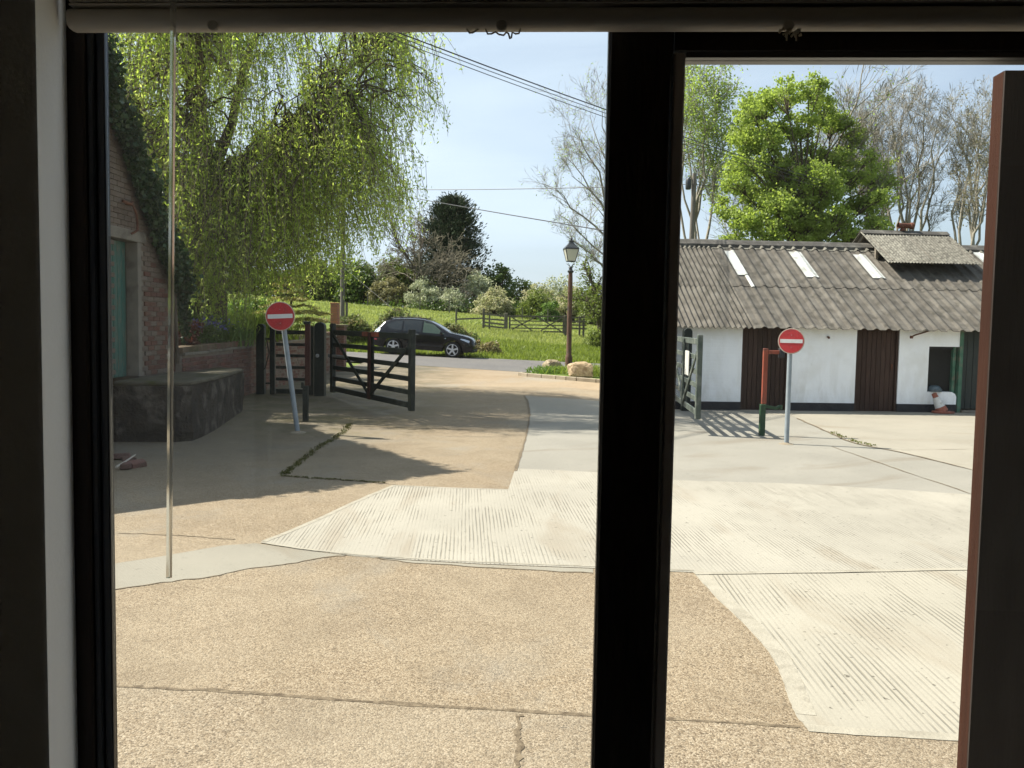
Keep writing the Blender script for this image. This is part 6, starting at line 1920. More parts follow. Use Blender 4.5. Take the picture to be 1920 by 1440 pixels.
    tr.data.polygons.foreach_set('use_smooth', [True] * len(F))
    V, F = tubes_np([q for q in polys if q[0] > 0], lambda l: 7 if l == 1 else 4)
    np_obj('branches', V, F, m_bark, t)
    whips, cs, ds = [], [], []
    for p0, ln, dr_, ph in strands:
        m = max(4, int(ln / 0.3))
        s_ = np.linspace(0, 1, m)
        am = 0.10 * min(ln, 1.2)
        px = p0[0] + dr_[0] * np.sqrt(s_) * min(ln, 1.5) + am * np.sin(ph + s_ * 5) * s_
        py = p0[1] + dr_[1] * np.sqrt(s_) * min(ln, 1.5) + am * np.cos(ph * 1.3 + s_ * 4) * s_
        pz = p0[2] - ln * s_ + 0.12 * np.sin(s_ * PI) * abs(dr_[0])
        whips.append((3, list(np.column_stack([px, py, pz])), list(np.linspace(0.006, 0.003, m))))
        nlf = int(ln / 0.034 * rng.uniform(0.5, 1.35))
        f = rng.random(nlf)
        cl_ = np.floor(f * ln / 0.2) * 0.2 / max(ln, .1)
        f = np.clip(np.where(rng.random(nlf) < 0.55, cl_ + rng.normal(size=nlf) * 0.03, f), 0, 1)
        q = np.column_stack([np.interp(f, s_, px), np.interp(f, s_, py), np.interp(f, s_, pz)])
        cs.append(q + rng.normal(size=q.shape) * 0.055)
        ds.append(np.tile([[0, 0, -0.8]], (nlf, 1)) + rng.normal(size=(nlf, 3)) * 0.6)
    V, F = tubes_np(whips)
    np_obj('whips', V, F, m_bark_g, t)
    cs, ds = np.concatenate(cs), np.concatenate(ds)
    V, F = leaves(cs, 0.088, 0.32, rng, ds, 0.6)
    np_obj('crown', V, F, m_willow, t)
    print('willow leaves', len(cs))
willow()
# ivy over the gable verge
rng = np.random.default_rng(4)
n = 15000
yy = rng.uniform(9.2, 14.85, n)
dz_ = rng.beta(1.3, 1.3, n)
wid = np.interp(yy, [9.2, 12.4, 13.6, 14.3, 14.85], [0.62, 0.62, 0.66, 0.62, 0.40])
zz = np.array([verge(v) for v in yy]) + 0.04 - dz_ * wid - 0.15 * rng.random(n)
xx = GX + 0.05 + np.abs(rng.normal(size=n)) * 0.09 * (1 + np.sin(yy * 9) * 0.4)
n2 = 3500
y2 = rng.uniform(14.3, 14.95, n2)
z2 = rng.uniform(1.3, 2.9, n2)
x2 = GX + 0.03 + np.abs(rng.normal(size=n2)) * 0.07
kp = y2 > 14.95 - 0.55 * (z2 - 1.3) / 1.5
c = np.concatenate([np.column_stack([xx, yy, zz]), np.column_stack([x2, y2, z2])[kp]])
n3 = 1800
y3 = rng.uniform(9.4, 14.8, n3)
c3 = np.column_stack([GX + rng.normal(size=n3) * 0.12 - .05, y3, np.array([verge(v) for v in y3]) + 0.06 + np.abs(rng.normal(size=n3)) * 0.07])
c = np.concatenate([c, c3])
V, F = leaves(c, 0.085, 0.85, rng)
iv = empty('ivy', (GX + 0.05, 13.0, 0.9), 'dense dark ivy running down the sloping edge of the brick gable', 'ivy')
np_obj('foliage', V, F, m_ivy, iv)
st = [(1, [np.array([GX + 0.03, 14.7 - 0.02 * i, 1.0 + 0.3 * i]) for i in range(6)], [0.03] * 6), (1, [np.array([GX + 0.05, y, verge(y) - 0.25 + 0.1 * math.sin(y * 7)]) for y in np.linspace(14.6, 9.5, 16)], [0.03] * 16)]
V, F = tubes_np(st)
np_obj('stems', V, F, m_bark, iv)
# ------------------------------------------------------------------ garden behind the wall
def bedz(x, y): return 1.08 + 0.035 * (y - 15) + 0.06 * max(0, -5.8 - x)
grid_obj('garden_bed', frange(-14, -5.72, 0.6), frange(14.8, 31.0, 0.9), 0.0, m_grassland, fn=bedz, label='raised garden ground behind the brick retaining wall')
def GB(px, Y): return P(px, 640, Y).x
bush('red_shrub', 'dark red-leaved shrub at the corner of the brick building', 'shrub', -5.95, 15.9, bedz(-5.95, 15.9), (0.8, 1.2, 0.95), m_redl, 2600, 0.07, 51, nb=30, rb=0.2)
bush('dark_shrub', 'low dark evergreen shrub on top of the garden wall by the building', 'shrub', -5.85, 16.9, bedz(-5.9, 16.9), (0.7, 1.2, 0.55), m_dgreen, 2200, 0.06, 52, nb=26, rb=0.17)
bush('leafy_plant', 'bright green leafy plant behind the bluebells', 'plant', -6.4, 18.4, bedz(-6.4, 18.4), (1.2, 1.2, 0.8), m_garden, 2600, 0.08, 53, nb=30, rb=0.2)
bush('leafy_plant', 'bushy green plant spilling over the wall by the round-topped post', 'plant', -5.85, 19.2, bedz(-5.9, 19.2), (0.6, 1.6, 0.45), m_dgreen, 2400, 0.07, 54, nb=30, rb=0.16)
def blades(name, lab, cat, x, y, z, n, r, h, mat, seed, lean=0.35, wd=0.018):
    rng = np.random.default_rng(seed)
    t = empty(name, (x, y, z), lab, cat)
    b = np.column_stack([rng.normal(size=n) * r, rng.normal(size=n) * r * 1.2, np.zeros(n)]) + np.array([x, y, z])
    hh = h * rng.uniform(0.5, 1.1, n)
    d = np.column_stack([rng.normal(size=n) * lean, rng.normal(size=n) * lean, np.ones(n)])
    d = unit(d)
    side = unit(np.cross(d, rng.normal(size=(n, 3)))) * wd
    mid = b + d * hh[:, None] * 0.6
    tip = b + d * hh[:, None] + np.column_stack([d[:, 0], d[:, 1], -0.2 * np.ones(n)]) * hh[:, None] * 0.35
    V = np.stack([b - side, b + side, mid + side * .8, mid - side * .8, tip], 1).reshape(-1, 3)
    F = np.concatenate([np.arange(n)[:, None] * 5 + np.array([[0, 1, 2, 3]]), np.arange(n)[:, None] * 5 + np.array([[3, 2, 4, 4]])])
    F3 = F.copy()
    o = np_obj('leaf_blades', V, F3[:n], mat, t)
    V2 = np.stack([mid + side * .8, mid - side * .8, tip], 1).reshape(-1, 3)
    np_obj('leaf_tips', V2, np.arange(3 * n).reshape(-1, 3), mat, t)
    return t
blades('bluebells', 'clump of bluebells flowering behind the garden wall', 'flowers', -6.15, 17.6, bedz(-6.2, 17.6), 260, 0.22, 0.42, m_garden, 61)
rng = np.random.default_rng(62)
bl_ = bpy.data.objects['bluebells']
cpt = np.array([-6.12, 17.55, bedz(-6.2, 17.6) + 0.42]) + rng.normal(size=(420, 3)) * np.array([0.24, 0.3, 0.085])
V, F = leaves(cpt, 0.045, 0.8, rng)
np_obj('blossom', V, F, m_blueb, bl_)
blades('tall_grass', 'bright sunlit tall grass behind the traffic sign', 'grass', -6.1, 20.6, bedz(-6.1, 20.6), 900, 0.45, 0.75, m_grass, 63)
blades('tall_grass', 'pale clump of grass on the wall top left of the black gate post', 'grass', -6.2, 19.4, bedz(-6.2, 19.4), 500, 0.3, 0.6, m_ash, 64)
blades('iris_clump', 'spiky green leaves beside the bluebells', 'plant', -5.95, 18.2, bedz(-6, 18.2), 260, 0.25, 0.5, m_garden, 65, 0.25)
pw = empty('pampas_stem', (-6.05, 20.0, bedz(-6.05, 20)), 'single pale seed stem standing above the garden plants', 'plant')
MB().tube([(-6.05, 20.0, bedz(-6.05, 20)), (-6.03, 20.0, 2.0), (-5.98, 20.0, 2.5)], [0.012, 0.009, 0.014], 5).build('stem', m_barkp, pw)
# yellowish spruce: flat layered sprays
def spruce(name, lab, x, y, z, W, H, seed, mat, layers=9):
    rng = np.random.default_rng(seed)
    t = empty(name, (x, y, z), lab, 'shrub')
    polys, cs, ds = [(0, [np.array([x, y, z]), np.array([x, y, z + H * .9])], [0.05, 0.015])], [], []
    for l in range(layers):
        zl = z + H * (0.06 + 0.88 * l / (layers - 1))
        rl = W / 2 * (1 - 0.78 * (l / (layers - 1)) ** 1.3) * rng.uniform(0.8, 1.15)
        for k in range(int(rng.integers(9, 14))):
            a = rng.uniform(0, 2 * PI)
            d = np.array([math.cos(a), math.sin(a), 0])
            ln = rl * rng.uniform(0.6, 1.15)
            p0 = np.array([x, y, zl])
            pts = [p0, p0 + d * ln * 0.5 + [0, 0, 0.10 * ln], p0 + d * ln + [0, 0, 0.05 * ln - rng.random() * .08]]
            polys.append((2, pts, [0.014, 0.01, 0.005]))
            m = int(120 * ln)
            f = rng.uniform(0.15, 1, m)
            q = np.array([np.interp(f, [0, .5, 1], [pts[j][i] for j in range(3)]) for i in range(3)]).T
            sd = np.array([-d[1], d[0], 0])
            q = q + sd * (rng.uniform(-0.28, 0.28, m) * (0.35 + f * (1.05 - f)))[:, None] + rng.normal(size=(m, 3)) * 0.018
            cs.append(q)
            ds.append(np.tile([d], (m, 1)) + rng.normal(size=(m, 3)) * .5)
    V, F = tubes_np(polys)
    np_obj('stems', V, F, m_bark, t)
    V, F = leaves(np.concatenate(cs), 0.09, 0.3, rng, np.concatenate(ds), 0.4)
    np_obj('foliage', V, F, mat, t)
spruce('spruce_shrub', 'yellow-green spruce with flat layered sprays behind the traffic sign', -6.05, 24.2, bedz(-6, 24.2), 2.3, 1.75, 71, m_spruce)
bush('leafy_plant', 'lit yellow-green bush under the willow skirt', 'plant', -7.6, 25.5, bedz(-7.6, 25.5), (2.2, 1.6, 1.3), m_garden, 2600, 0.11, 55, nb=36, rb=0.3)
bush('dark_shrub', 'dark bush in deep shade below the willow trunk', 'shrub', -8.6, 21.0, bedz(-8.6, 21), (2.6, 2.0, 1.2), m_dgreen, 3200, 0.10, 56, nb=40, rb=0.32)
# weeds on the verge island
blades('verge_weeds', 'green weeds growing round the pale boulder', 'weeds', P(1036, 700, 27.6).x, 27.6, zt(1.3, 27.6) + 0.11, 700, 0.3, 0.26, m_garden, 66, 0.6, 0.02)
blades('verge_weeds', 'long grass beside the large brown boulder', 'weeds', P(1112, 700, 27.0).x, 27.0, zt(2.4, 27) + 0.11, 700, 0.5, 0.35, m_grass, 67, 0.4, 0.014)
# ------------------------------------------------------------------ grass on the bank and field
def grass(name, lab, x0, x1, y0, y1, n, h, mat, seed, wd=0.02, keep=None):
    rng = np.random.default_rng(seed)
    p = np.column_stack([rng.uniform(x0, x1, n), rng.uniform(y0, y1, n)])
    # tussocks
    ph = np.sin(p[:, 0] * 1.7 + np.sin(p[:, 1] * 1.1) * 2) * np.cos(p[:, 1] * 1.3 + np.sin(p[:, 0] * .7) * 2)
    hh = h * rng.uniform(0.4, 1.1, n) * (0.7 + 0.45 * ph)
    z = np.array([zt(a, b) for a, b in p]) - 0.05
    base = np.column_stack([p, z])
    d = unit(np.column_stack([rng.normal(size=n) * 0.4, rng.normal(size=n) * 0.4, np.ones(n)]))
    s = unit(np.cross(d, rng.normal(size=(n, 3)))) * wd
    V = np.stack([base - s, base + s, base + d * hh[:, None]], 1).reshape(-1, 3)
    return tag(np_obj(name, V, np.arange(3 * n).reshape(-1, 3), mat), lab, kind='stuff')
grass('grass', 'long grass on the bank beyond the lane', -14, 9, 41.0, 52, 42000, 0.36, m_grass, 81, 0.03)
grass('grass', 'shorter grass round the paddock gate', -14, 12, 52, 66, 26000, 0.30, m_grassp, 82, 0.035)
grass('grass', 'meadow grass of the sloping field', -34, 20, 66, 110, 30000, 0.26, m_grassp, 83, 0.06)
grass('grass', 'grass on the verge island by the lamp', 0.8, 7, 25.4, 32.9, 9000, 0.2, m_grass, 84, 0.012) if False else None
rng = np.random.default_rng(85)
n = 9000
p = np.column_stack([rng.uniform(0.8, 6.5, n), rng.uniform(23.2, 32.9, n)])
kp = (p[:, 1] > 27.6 - (p[:, 0] - 0.6) * 1.05) & (p[:, 0] > 0.6 + (p[:, 1] - 28.6) * 0.22)
p = p[kp]
n = len(p)
base = np.column_stack([p, [zt(a, b) + 0.1 for a, b in p]])
d = unit(np.column_stack([rng.normal(size=n) * .4, rng.normal(size=n) * .4, np.ones(n)]))
s = unit(np.cross(d, rng.normal(size=(n, 3)))) * 0.014
V = np.stack([base - s, base + s, base + d * (0.2 * rng.uniform(.4, 1.1, n))[:, None]], 1).reshape(-1, 3)
tag(np_obj('grass', V, np.arange(3 * n).reshape(-1, 3), m_grass), 'rough grass covering the verge island by the lamp', kind='stuff')
# ------------------------------------------------------------------ brambles behind the car
bush('bramble_bush', 'tangled green bramble bank behind the rear of the black car', 'bush', -8.3, 45.0, zt(-8.3, 45), (3.8, 2.2, 1.75), m_bramble, 7000, 0.15, 91, nb=70, rb=0.36)
bush('bramble_bush', 'higher brownish bramble mound right behind the car roof', 'bush', -5.6, 45.6, zt(-5.4, 45.6), (4.0, 2.2, 2.35), m_bramble, 8500, 0.15, 92, nb=80, rb=0.36)
bush('bramble_bush', 'bramble trailing down beyond the car bonnet', 'bush', -3.1, 44.6, zt(-3.1, 44.6), (3.0, 1.8, 1.75), m_bramble, 6000, 0.13, 93, nb=50, rb=0.28)
bush('bramble_bush', 'low brown weeds on the bank in front of the car', 'bush', -1.5, 43.4, zt(-1.5, 43.4), (2.2, 1.4, 0.8), m_bramble2, 2600, 0.12, 94, nb=34, rb=0.2)
bush('bramble_bush', 'leafy brambles beside the telegraph pole foot', 'bush', -10.6, 47, zt(-10.6, 47), (3.0, 2.0, 1.2), m_bramble, 4200, 0.15, 95, nb=60, rb=0.34)
bush('hedge_bush', 'small green bush at the lane edge beyond the lamp', 'bush', P(1122, 600, 52).x, 52, zt(5, 52), (1.8, 1.6, 1.3), m_mgreen, 2000, 0.13, 96, nb=36, rb=0.3)
# ------------------------------------------------------------------ far hedgerow
def hb(px, Y, wpx, ytop, mat, n, ls, seed, name, lab, cat='bush', nb=60, dep=None, base=None):
    x = P(px, 600, Y).x
    z = zt(x, Y) - 0.1
    H = P(px, ytop, Y).z - z
    W = wpx / FPX * Y
    bush(name, lab, cat, x, Y, z, (W, dep or min(W, 7), H), mat, n, ls, seed, nb=nb, rb=0.13 * (W * W * H) ** (1 / 3))
hb(742, 120, 120, 452, m_mgreen, 6500, 0.42, 101, 'hedge_tree', 'yellow-green rounded tree at the far hedge left of the conifer', 'tree', 90)
hb(672, 116, 110, 470, m_dgreen, 6000, 0.42, 102, 'hedge_tree', 'dark green tree mass behind the telegraph pole', 'tree', 90)
hb(590, 118, 130, 470, m_mgreen, 6000, 0.45, 103, 'hedge_tree', 'green tree mostly hidden by the willow curtains', 'tree', 90)
hb(480, 118, 160, 490, m_dgreen, 5000, 0.5, 104, 'hedge_tree', 'far dark tree behind the willow trunk', 'tree', 80)
hb(728, 113, 90, 505, m_brownl, 4200, 0.33, 105, 'hedge_bush', 'brownish budding bush below the yellow-green tree', nb=70)
hb(795, 111, 84, 508, m_blossom, 4600, 0.30, 106, 'blossom_bush', 'greyish-white blossoming bush at the conifer foot', nb=80)
hb(846, 110, 70, 528, m_blossom, 3800, 0.28, 107, 'blossom_bush', 'low blossoming thorn between the two taller white bushes', nb=70)
hb(893, 114, 84, 486, m_blossom, 4600, 0.30, 108, 'blossom_bush', 'tall grey-green blossoming thorn right of the conifer', nb=80)
hb(932, 118, 74, 461, m_dgreen, 5200, 0.36, 109, 'hedge_tree', 'compact dark green tree to the right of the conifer', 'tree', 90)
hb(925, 107, 88, 524, m_blossom2, 5200, 0.28, 110, 'blossom_bush', 'cream-tinted blossoming bush in front of the dark tree', nb=80)
hb(1010, 112, 84, 506, m_blossom2, 4600, 0.30, 111, 'blossom_bush', 'cream-topped thorn between dark tree and lamp post', nb=80)
hb(1006, 104, 80, 528, m_mgreen, 5200, 0.28, 112, 'hedge_bush', 'broad mid-green bush above the paddock gate', nb=80)
hb(1030, 100, 46, 548, m_garden, 3200, 0.24, 113, 'hedge_bush', 'fresh bright green bush nearest the paddock gate', nb=50)
hb(1068, 103, 70, 520, m_blossom2, 4600, 0.28, 114, 'blossom_bush', 'pinkish-cream blossoming bush behind the lamp column', nb=80)
hb(1112, 101, 70, 512, m_mgreen, 4600, 0.28, 115, 'hedge_bush', 'green bush beside the mullion beyond the lamp', nb=80)
hb(1180, 104, 110, 505, m_mgreen, 3000, 0.32, 116, 'hedge_bush', 'green hedge bush mostly behind the mullion', nb=60)
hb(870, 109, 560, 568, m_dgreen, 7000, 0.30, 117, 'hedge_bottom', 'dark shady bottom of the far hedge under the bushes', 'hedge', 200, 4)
hb(830, 121, 130, 500, m_mgreen, 4200, 0.36, 118, 'hedge_bush', 'soft green bush showing between the blossoming thorns', nb=70)
hb(968, 122, 100, 497, m_mgreen, 4000, 0.36, 119, 'hedge_bush', 'soft green bush behind the cream blossoming thorn', nb=70)
hb(1050, 118, 110, 500, m_blossom, 4200, 0.34, 120, 'blossom_bush', 'grey-green thorn rising behind the lamp column', nb=70)
hb(640, 124, 150, 455, m_mgreen, 5200, 0.45, 122, 'hedge_tree', 'soft green tree behind the telegraph pole mass', 'tree', 80)
hb(780, 124, 90, 448, m_brownl, 4200, 0.36, 123, 'hedge_tree', 'hazy olive tree between yellow-green tree and conifer', 'tree', 80)
# dark conifer with brown twiggy companion
rng = np.random.default_rng(131)
cx_, cy_ = P(842, 500, 122).x, 122
cz_ = zt(cx_, cy_) - 0.2
cH = P(852, 372, cy_).z - cz_
t = empty('conifer_tree', (cx_, cy_, cz_), 'tall dark conifer standing above the blossoming hedge', 'tree')
np_obj('trunk', *tubes_np([(0, [np.array([cx_, cy_, cz_]), np.array([cx_ + .3, cy_, cz_ + cH * .9])], [0.35, 0.08])]), m_bark, t)
cs, ds = [], []
for l in range(480):
    f = rng.random() ** 0.85
    zl = cz_ + cH * (0.10 + 0.88 * f)
    rl = 6.9 * (1 - f) ** 0.42 * rng.uniform(0.55, 1.05) + 0.2
    a = rng.uniform(0, 2 * PI)
    d = np.array([math.cos(a), math.sin(a), 0.35])
    m = 55
    g = rng.uniform(0.25, 1, m)
    q = np.array([cx_ + 0.4 * f, cy_, zl]) + d * (rl * g)[:, None] + rng.normal(size=(m, 3)) * (0.30 + 0.16 * (1 - g))[:, None]
    cs.append(q)
    ds.append(np.tile([d + [0, 0, .5]], (m, 1)))
V, F = leaves(np.concatenate(cs), 0.50, 0.32, rng, np.concatenate(ds), 0.5)
np_obj('crown', V, F, m_conif, t)
twp = dict(wob=0.25, up=[0.03, 0.02, 0.0, -0.03, -0.05], rmin=0.03, sp=0.8, nch=[(5, 7), (4, 6), (4, 5), (3, 4)], lr=0.68)
xq = P(803, 560, 116).x
tree('bare_tree', 'brown twiggy tree in front of the dark conifer', 'tree', xq, 116, zt(xq, 116), 19.0, 0.2, 4, 141, m_twig, twp, (0.03, 0))
xq = P(826, 560, 115).x
tree('bare_tree', 'second brown twiggy tree covering the conifer flank', 'tree', xq, 115, zt(xq, 115), 12.5, 0.18, 4, 142, m_twig, twp, (-0.1, 0))
xq = P(790, 570, 113).x
tree('bare_tree', 'slender bare tree left of the conifer', 'tree', xq, 113, zt(xq, 113), 18.5, 0.16, 4, 143, m_bark, dict(wob=0.14, up=[0.1, 0.1, 0.08], rmin=0.025, sp=0.5, nch=[(3, 5), (3, 4), (2, 4), (2, 3)]), (-0.06, 0))
def vase(name, lab, pxb, Y, tips_px, seed, r, fork, bark, leafm=None, nl=0, ls=0.1, lspread=0.22, twigs=9000, arch=0.5, sub=9, sl=0.2):
    """open tree: a short bole, sinuous limbs spreading to given crown points, side branches and fine twigs"""
    rng = np.random.default_rng(seed)
    x = P(pxb, 450, Y).x
    z = zt(x, Y)
    t = empty(name, (x, Y, z), lab, 'tree')
    pf = np.array([x + rng.normal() * .1, Y, z + fork])
    trunk = [(0, [np.array([x, Y, z - .2]), np.array([x + rng.normal() * .1, Y, z + fork * .5]), pf], [r, r * .88, r * .8])]
    prm = {**PRM, **dict(wob=0.26, up=[0.1, 0.1, 0.1, 0.12, 0.12], rmin=0.0055, sp=0.6, nch=[(3, 4), (3, 4), (3, 4), (3, 4), (3, 5)], lr=0.66)}
    prm['from'] = [0.3, 0.3, 0.3, 0.25]
    limbs, br, tips = [], [], []
    for px, py in tips_px:
        q = P(px, py, Y + rng.uniform(-1.6, 1.6))
        tip = np.array(q)
        d = np.linalg.norm(tip - pf)
        low = pf + np.array([0, 0, rng.uniform(-0.25, 0.05) * fork])
        ctrl = low * (1 - arch) + tip * arch
        ctrl[2] = low[2] + (tip[2] - low[2]) * rng.uniform(0.55, 0.8)
        ctrl[:2] = low[:2] + (tip[:2] - low[:2]) * rng.uniform(0.25, 0.55)
        m = 11
        s_ = np.linspace(0, 1, m)[:, None]
        path = (1 - s_) ** 2 * low + 2 * s_ * (1 - s_) * ctrl + s_ ** 2 * tip
        wv = np.cumsum(rng.normal(size=(m, 3)), axis=0) * 0.018 * d * np.array([1, 1, .5])
        wv = wv - wv[0] - (wv[-1] - wv[0]) * s_
        path = path + wv
        r0 = r * rng.uniform(0.26, 0.44)
        rad = r0 * (1 - s_[:, 0]) ** 0.8 + 0.012
        limbs.append((1, list(path), list(rad)))
        for k in range(sub):
            f = rng.uniform(0.46, 1.0)
            i = min(int(f * (m - 1)), m - 2)
            p0 = path[i] + (path[i + 1] - path[i]) * (f * (m - 1) - i)
            tg = (path[i + 1] - path[i]) / (np.linalg.norm(path[i + 1] - path[i]) + 1e-9)
            nd = tg * 0.75 + perp(tg, rng) * rng.uniform(.4, .85) + np.array([0, 0, 0.2])
            grow(rng, p0, nd / np.linalg.norm(nd), d * sl * rng.uniform(.6, 1.2), max(np.interp(f, s_[:, 0], rad) * .5, .008), 3, 5, br, tips, prm)
    V, F = tubes_np(trunk + limbs, lambda l: 9 if l == 0 else 6)
    np_obj('trunk', V, F, bark, t)
    V, F = tubes_np(br)
    np_obj('branches', V, F, m_barkp, t)
    tp = np.array([a for a, b in tips])
    td = np.array([b for a, b in tips])
    i = rng.integers(0, len(tp), twigs)
    dd = td[i] + rng.normal(size=(twigs, 3)) * 0.5 + np.array([0, 0, 0.25])
    V, F = leaves(tp[i] + unit(dd) * 0.15, 0.42, 0.04, rng, dd, 0.25)
    np_obj('twigs', V, F, m_twigs, t)
    if leafm is not None:
        c = tp[rng.integers(0, len(tp), nl)] + rng.normal(size=(nl, 3)) * lspread
        V, F = leaves(c, ls, 0.6, rng)
        np_obj('crown', V, F, leafm, t)
    return t
# ------------------------------------------------------------------ trees by the mullion and behind the shed
vase('bare_tree', 'large bare tree reaching out from behind the mullion over the lamp', 1206, 47, [(1040, 352), (1048, 402), (1072, 330), (1058, 292), (1084, 250), (1106, 216), (1130, 205), (1060, 440), (1096, 478), (1118, 300), (1170, 200), (1110, 380), (1230, 200), (1290, 260)], 251, 0.24, 3.2, m_barkp, m_ash, 2000, 0.085, 0.2, 4000, sub=6, sl=0.17)
xq = P(1118, 600, 60).x
tree('hedge_tree', 'dark-stemmed tree at the end of the railed fence', 'tree', xq + 0.5, 60, zt(xq, 60), 6.0, 0.32, 4, 152, m_bark, dict(rmin=0.015), (0, 0), m_mgreen, 3500, 0.16, 0.3)
ash = dict(wob=0.15, up=[0.05, 0.12, 0.14, 0.12, 0.1], rmin=0.006, sp=0.6, nch=[(4, 6), (3, 5), (3, 4), (3, 4), (2, 4)], lr=0.66)
vase('ash_tree', 'tall ash tree just coming into leaf behind the electricity pole', 1306, 41, [(1300, 158), (1326, 166), (1346, 196), (1354, 246), (1288, 226), (1318, 262), (1362, 300), (1285, 150)], 252, 0.17, 4.0, m_barkp, m_ash, 11000, 0.12, 0.22, 3000, sub=8, sl=0.15)
xq = P(1392, 440, 42).x
tree('bare_tree', 'thin bare tree between the ash and the bright green tree', 'tree', xq, 42, zt(xq, 42), 16.5, 0.17, 5, 162, m_barkp, ash, (0.02, 0), m_ash, 1500, 0.1, 0.2, twigs=6000)
# the bright green tree: crown built from leafy boughs
def leafy_tree(name, lab, x, y, z, H, boughs, seed, mat, bark, nleaf, ls, trunk_r):
    rng = np.random.default_rng(seed)
    t = empty(name, (x, y, z), lab, 'tree')
    polys = [(0, [np.array([x, y, z - .2]), np.array([x + 0.1, y, z + H * .25]), np.array([x - 0.05, y, z + H * .5]), np.array([x + 0.1, y, z + H * 0.78])], [trunk_r, trunk_r * .8, trunk_r * .55, trunk_r * .2])]
    cs, wts = [], []
    for (bx, by, bz, br) in boughs:
        c = np.array([bx, by, bz])
        h0 = z + max(H * .2, (bz - z) * rng.uniform(0.45, 0.7))
        b0 = np.array([np.interp(h0, [z, z + H * .5, z + H * .8], [x, x - .05, x + .1]), y, h0])
        mid = b0 * .5 + c * .5 + np.array([0, 0, 0.1 * np.linalg.norm(c - b0)]) + rng.normal(size=3) * .15
        polys.append((1, [b0, mid, c], [trunk_r * .24, trunk_r * .14, trunk_r * .05]))
        nsub = max(6, int(20 * br))
        for k in range(nsub):
            u = unit(rng.normal(size=(1, 3)))[0]
            u[2] = u[2] * .75 + .1
            q = c + u * br * rng.uniform(.45, 1.0)
            polys.append((2, [mid * .3 + c * .7, (c + q) / 2 + rng.normal(size=3) * .08, q], [trunk_r * .07, trunk_r * .045, 0.01]))
            cs.append(q)
            wts.append(br ** .5)
    cs = np.array(cs)
    i = rng.choice(len(cs), nleaf, p=np.array(wts) / sum(wts))
    rad = np.abs(rng.normal(size=(nleaf, 1))) * 0.17 + 0.05
    pts = cs[i] + unit(rng.normal(size=(nleaf, 3))) * rad * np.array([1.15, 1.15, 0.8])
    V, F = tubes_np([q for q in polys if q[0] == 0], lambda l: 10)
    np_obj('trunk', V, F, bark, t)
    V, F = tubes_np([q for q in polys if q[0] > 0], lambda l: 5 if l == 1 else 3)
    np_obj('branches', V, F, bark, t)
    V, F = leaves(pts, ls, 0.8, rng)
    np_obj('crown', V, F, mat, t)
YM = 37.0
def MP(px, py, dy=0.0):
    q = P(px, py, YM + dy)
    return q.x, q.y, q.z
rng = np.random.default_rng(171)
outline = [(1400, 250, 34), (1425, 205, 34), (1470, 185, 38), (1515, 172, 30), (1536, 160, 14), (1545, 200, 26), (1440, 262, 40), (1500, 240, 44), (1560, 235, 26), (1395, 300, 30), (1450, 310, 40), (1510, 305, 44), (1565, 290, 30), (1592, 232, 13), (1605, 270, 24), (1628, 300, 18),
           (1380, 350, 30), (1430, 370, 40), (1490, 370, 44), (1545, 355, 42), (1600, 335, 36), (1640, 330, 20), (1372, 395, 24), (1400, 420, 28), (1450, 430, 36), (1510, 430, 40), (1570, 410, 36), (1620, 390, 36), (1655, 375, 22), (1672, 350, 13), (1600, 440, 34), (1650, 425, 26), (1480, 470, 40), (1560, 470, 40), (1420, 470, 34), (1640, 460, 34), (1380, 455, 26), (1350, 378, 14)]
boughs = []
outline += [(1412, 214, 30), (1402, 262, 32), (1386, 314, 28), (1608, 264, 24), (1576, 226, 22), (1645, 312, 24), (1442, 190, 24), (1662, 352, 24), (1470, 330, 40), (1500, 400, 40), (1530, 330, 36), (1455, 385, 34), (1540, 440, 36)]
for px, py, r_ in outline:
    for rep in range(2 if r_ > 25 else 1):
        x, y, z = MP(px + rng.uniform(-6, 6), py + rng.uniform(-6, 6), rng.uniform(-2.2, 2.2) if r_ > 20 else rng.uniform(-.8, .8))
        boughs.append((x, y, z, r_ / FPX * YM * 1.0))
xm = MP(1505, 440)[0]
leafy_tree('maple_tree', 'big bright lime-green tree in fresh leaf behind the shed', xm, YM, zt(xm, YM), 11.4, boughs, 172, m_maple, m_bark, 84000, 0.112, 0.26)
bare = dict(wob=0.30, up=[0.05, 0.10, 0.14, 0.14, 0.10], rmin=0.0055, sp=0.52, nch=[(3, 3), (2, 3), (3, 4), (3, 4), (4, 6)], lr=0.71)
bare['from'] = [0.6, 0.5, 0.4, 0.3, 0.15]
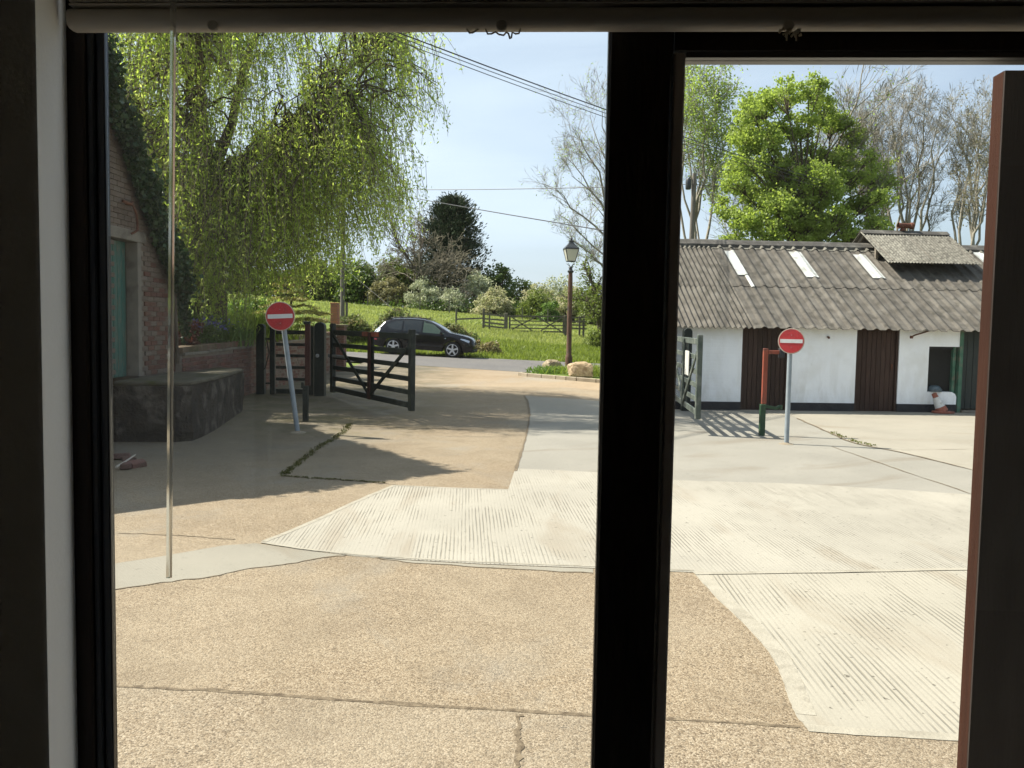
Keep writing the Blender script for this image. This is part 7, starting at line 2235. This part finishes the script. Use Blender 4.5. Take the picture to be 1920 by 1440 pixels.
vase('bare_tree', 'pale bare tree with twisting boughs behind the clay pot', 1692, 44, [(1616, 268), (1640, 222), (1668, 204), (1700, 190), (1736, 192), (1764, 214), (1786, 252), (1722, 238), (1664, 272), (1748, 286), (1690, 250), (1630, 320), (1770, 330)], 253, 0.22, 2.9, m_barkp, m_brownl, 900, 0.08, 0.2, 6500, sub=7, sl=0.14)
vase('bare_tree', 'bare tree half hidden by the bright green crown', 1640, 46, [(1592, 236), (1612, 214), (1642, 226), (1604, 290), (1660, 262)], 254, 0.2, 3.0, m_bark, None, 0, 0.1, 0.2, 6000, sub=8, sl=0.15)
vase('bare_tree', 'bare tree with brown seed tufts next to the timber post', 1818, 42, [(1780, 276), (1792, 228), (1816, 206), (1842, 202), (1858, 236), (1802, 300), (1850, 320), (1880, 250), (1826, 258)], 255, 0.21, 2.7, m_barkp, m_brownl, 2600, 0.10, 0.2, 5000, sub=7, sl=0.15)
def sb(px, Y, wpx, ytop, mat, n, ls, seed, name, lab, cat='bush'):
    x = P(px, 460, Y).x
    z = zt(x, Y)
    H = P(px, ytop, Y).z - z
    W = wpx / FPX * Y
    bush(name, lab, cat, x, Y, z, (W, min(W, 3.0), H), mat, n, ls, seed, nb=70, rb=0.12 * (W * W * H) ** (1 / 3))
sb(1300, 38, 80, 415, m_mgreen, 3200, 0.16, 191, 'hedge_bush', 'green bush showing over the shed ridge by the electricity pole')
sb(1370, 39, 110, 428, m_garden, 3600, 0.16, 192, 'hedge_bush', 'light green hedge top over the shed ridge')
sb(1632, 35.5, 120, 372, m_dgreen2, 5200, 0.16, 196, 'hedge_tree', 'darker green young tree low against the bright crown', 'tree')
sb(1800, 40, 150, 428, m_mgreen, 4200, 0.17, 193, 'hedge_bush', 'green bush beyond the shed roof under the seeded bare tree')
sb(1752, 48, 60, 400, m_ash, 2600, 0.16, 194, 'hedge_bush', 'pale green sapling bush right of the clay pot')
sb(1880, 42, 120, 440, m_mgreen, 3000, 0.17, 195, 'hedge_bush', 'green bush mostly behind the timber post')
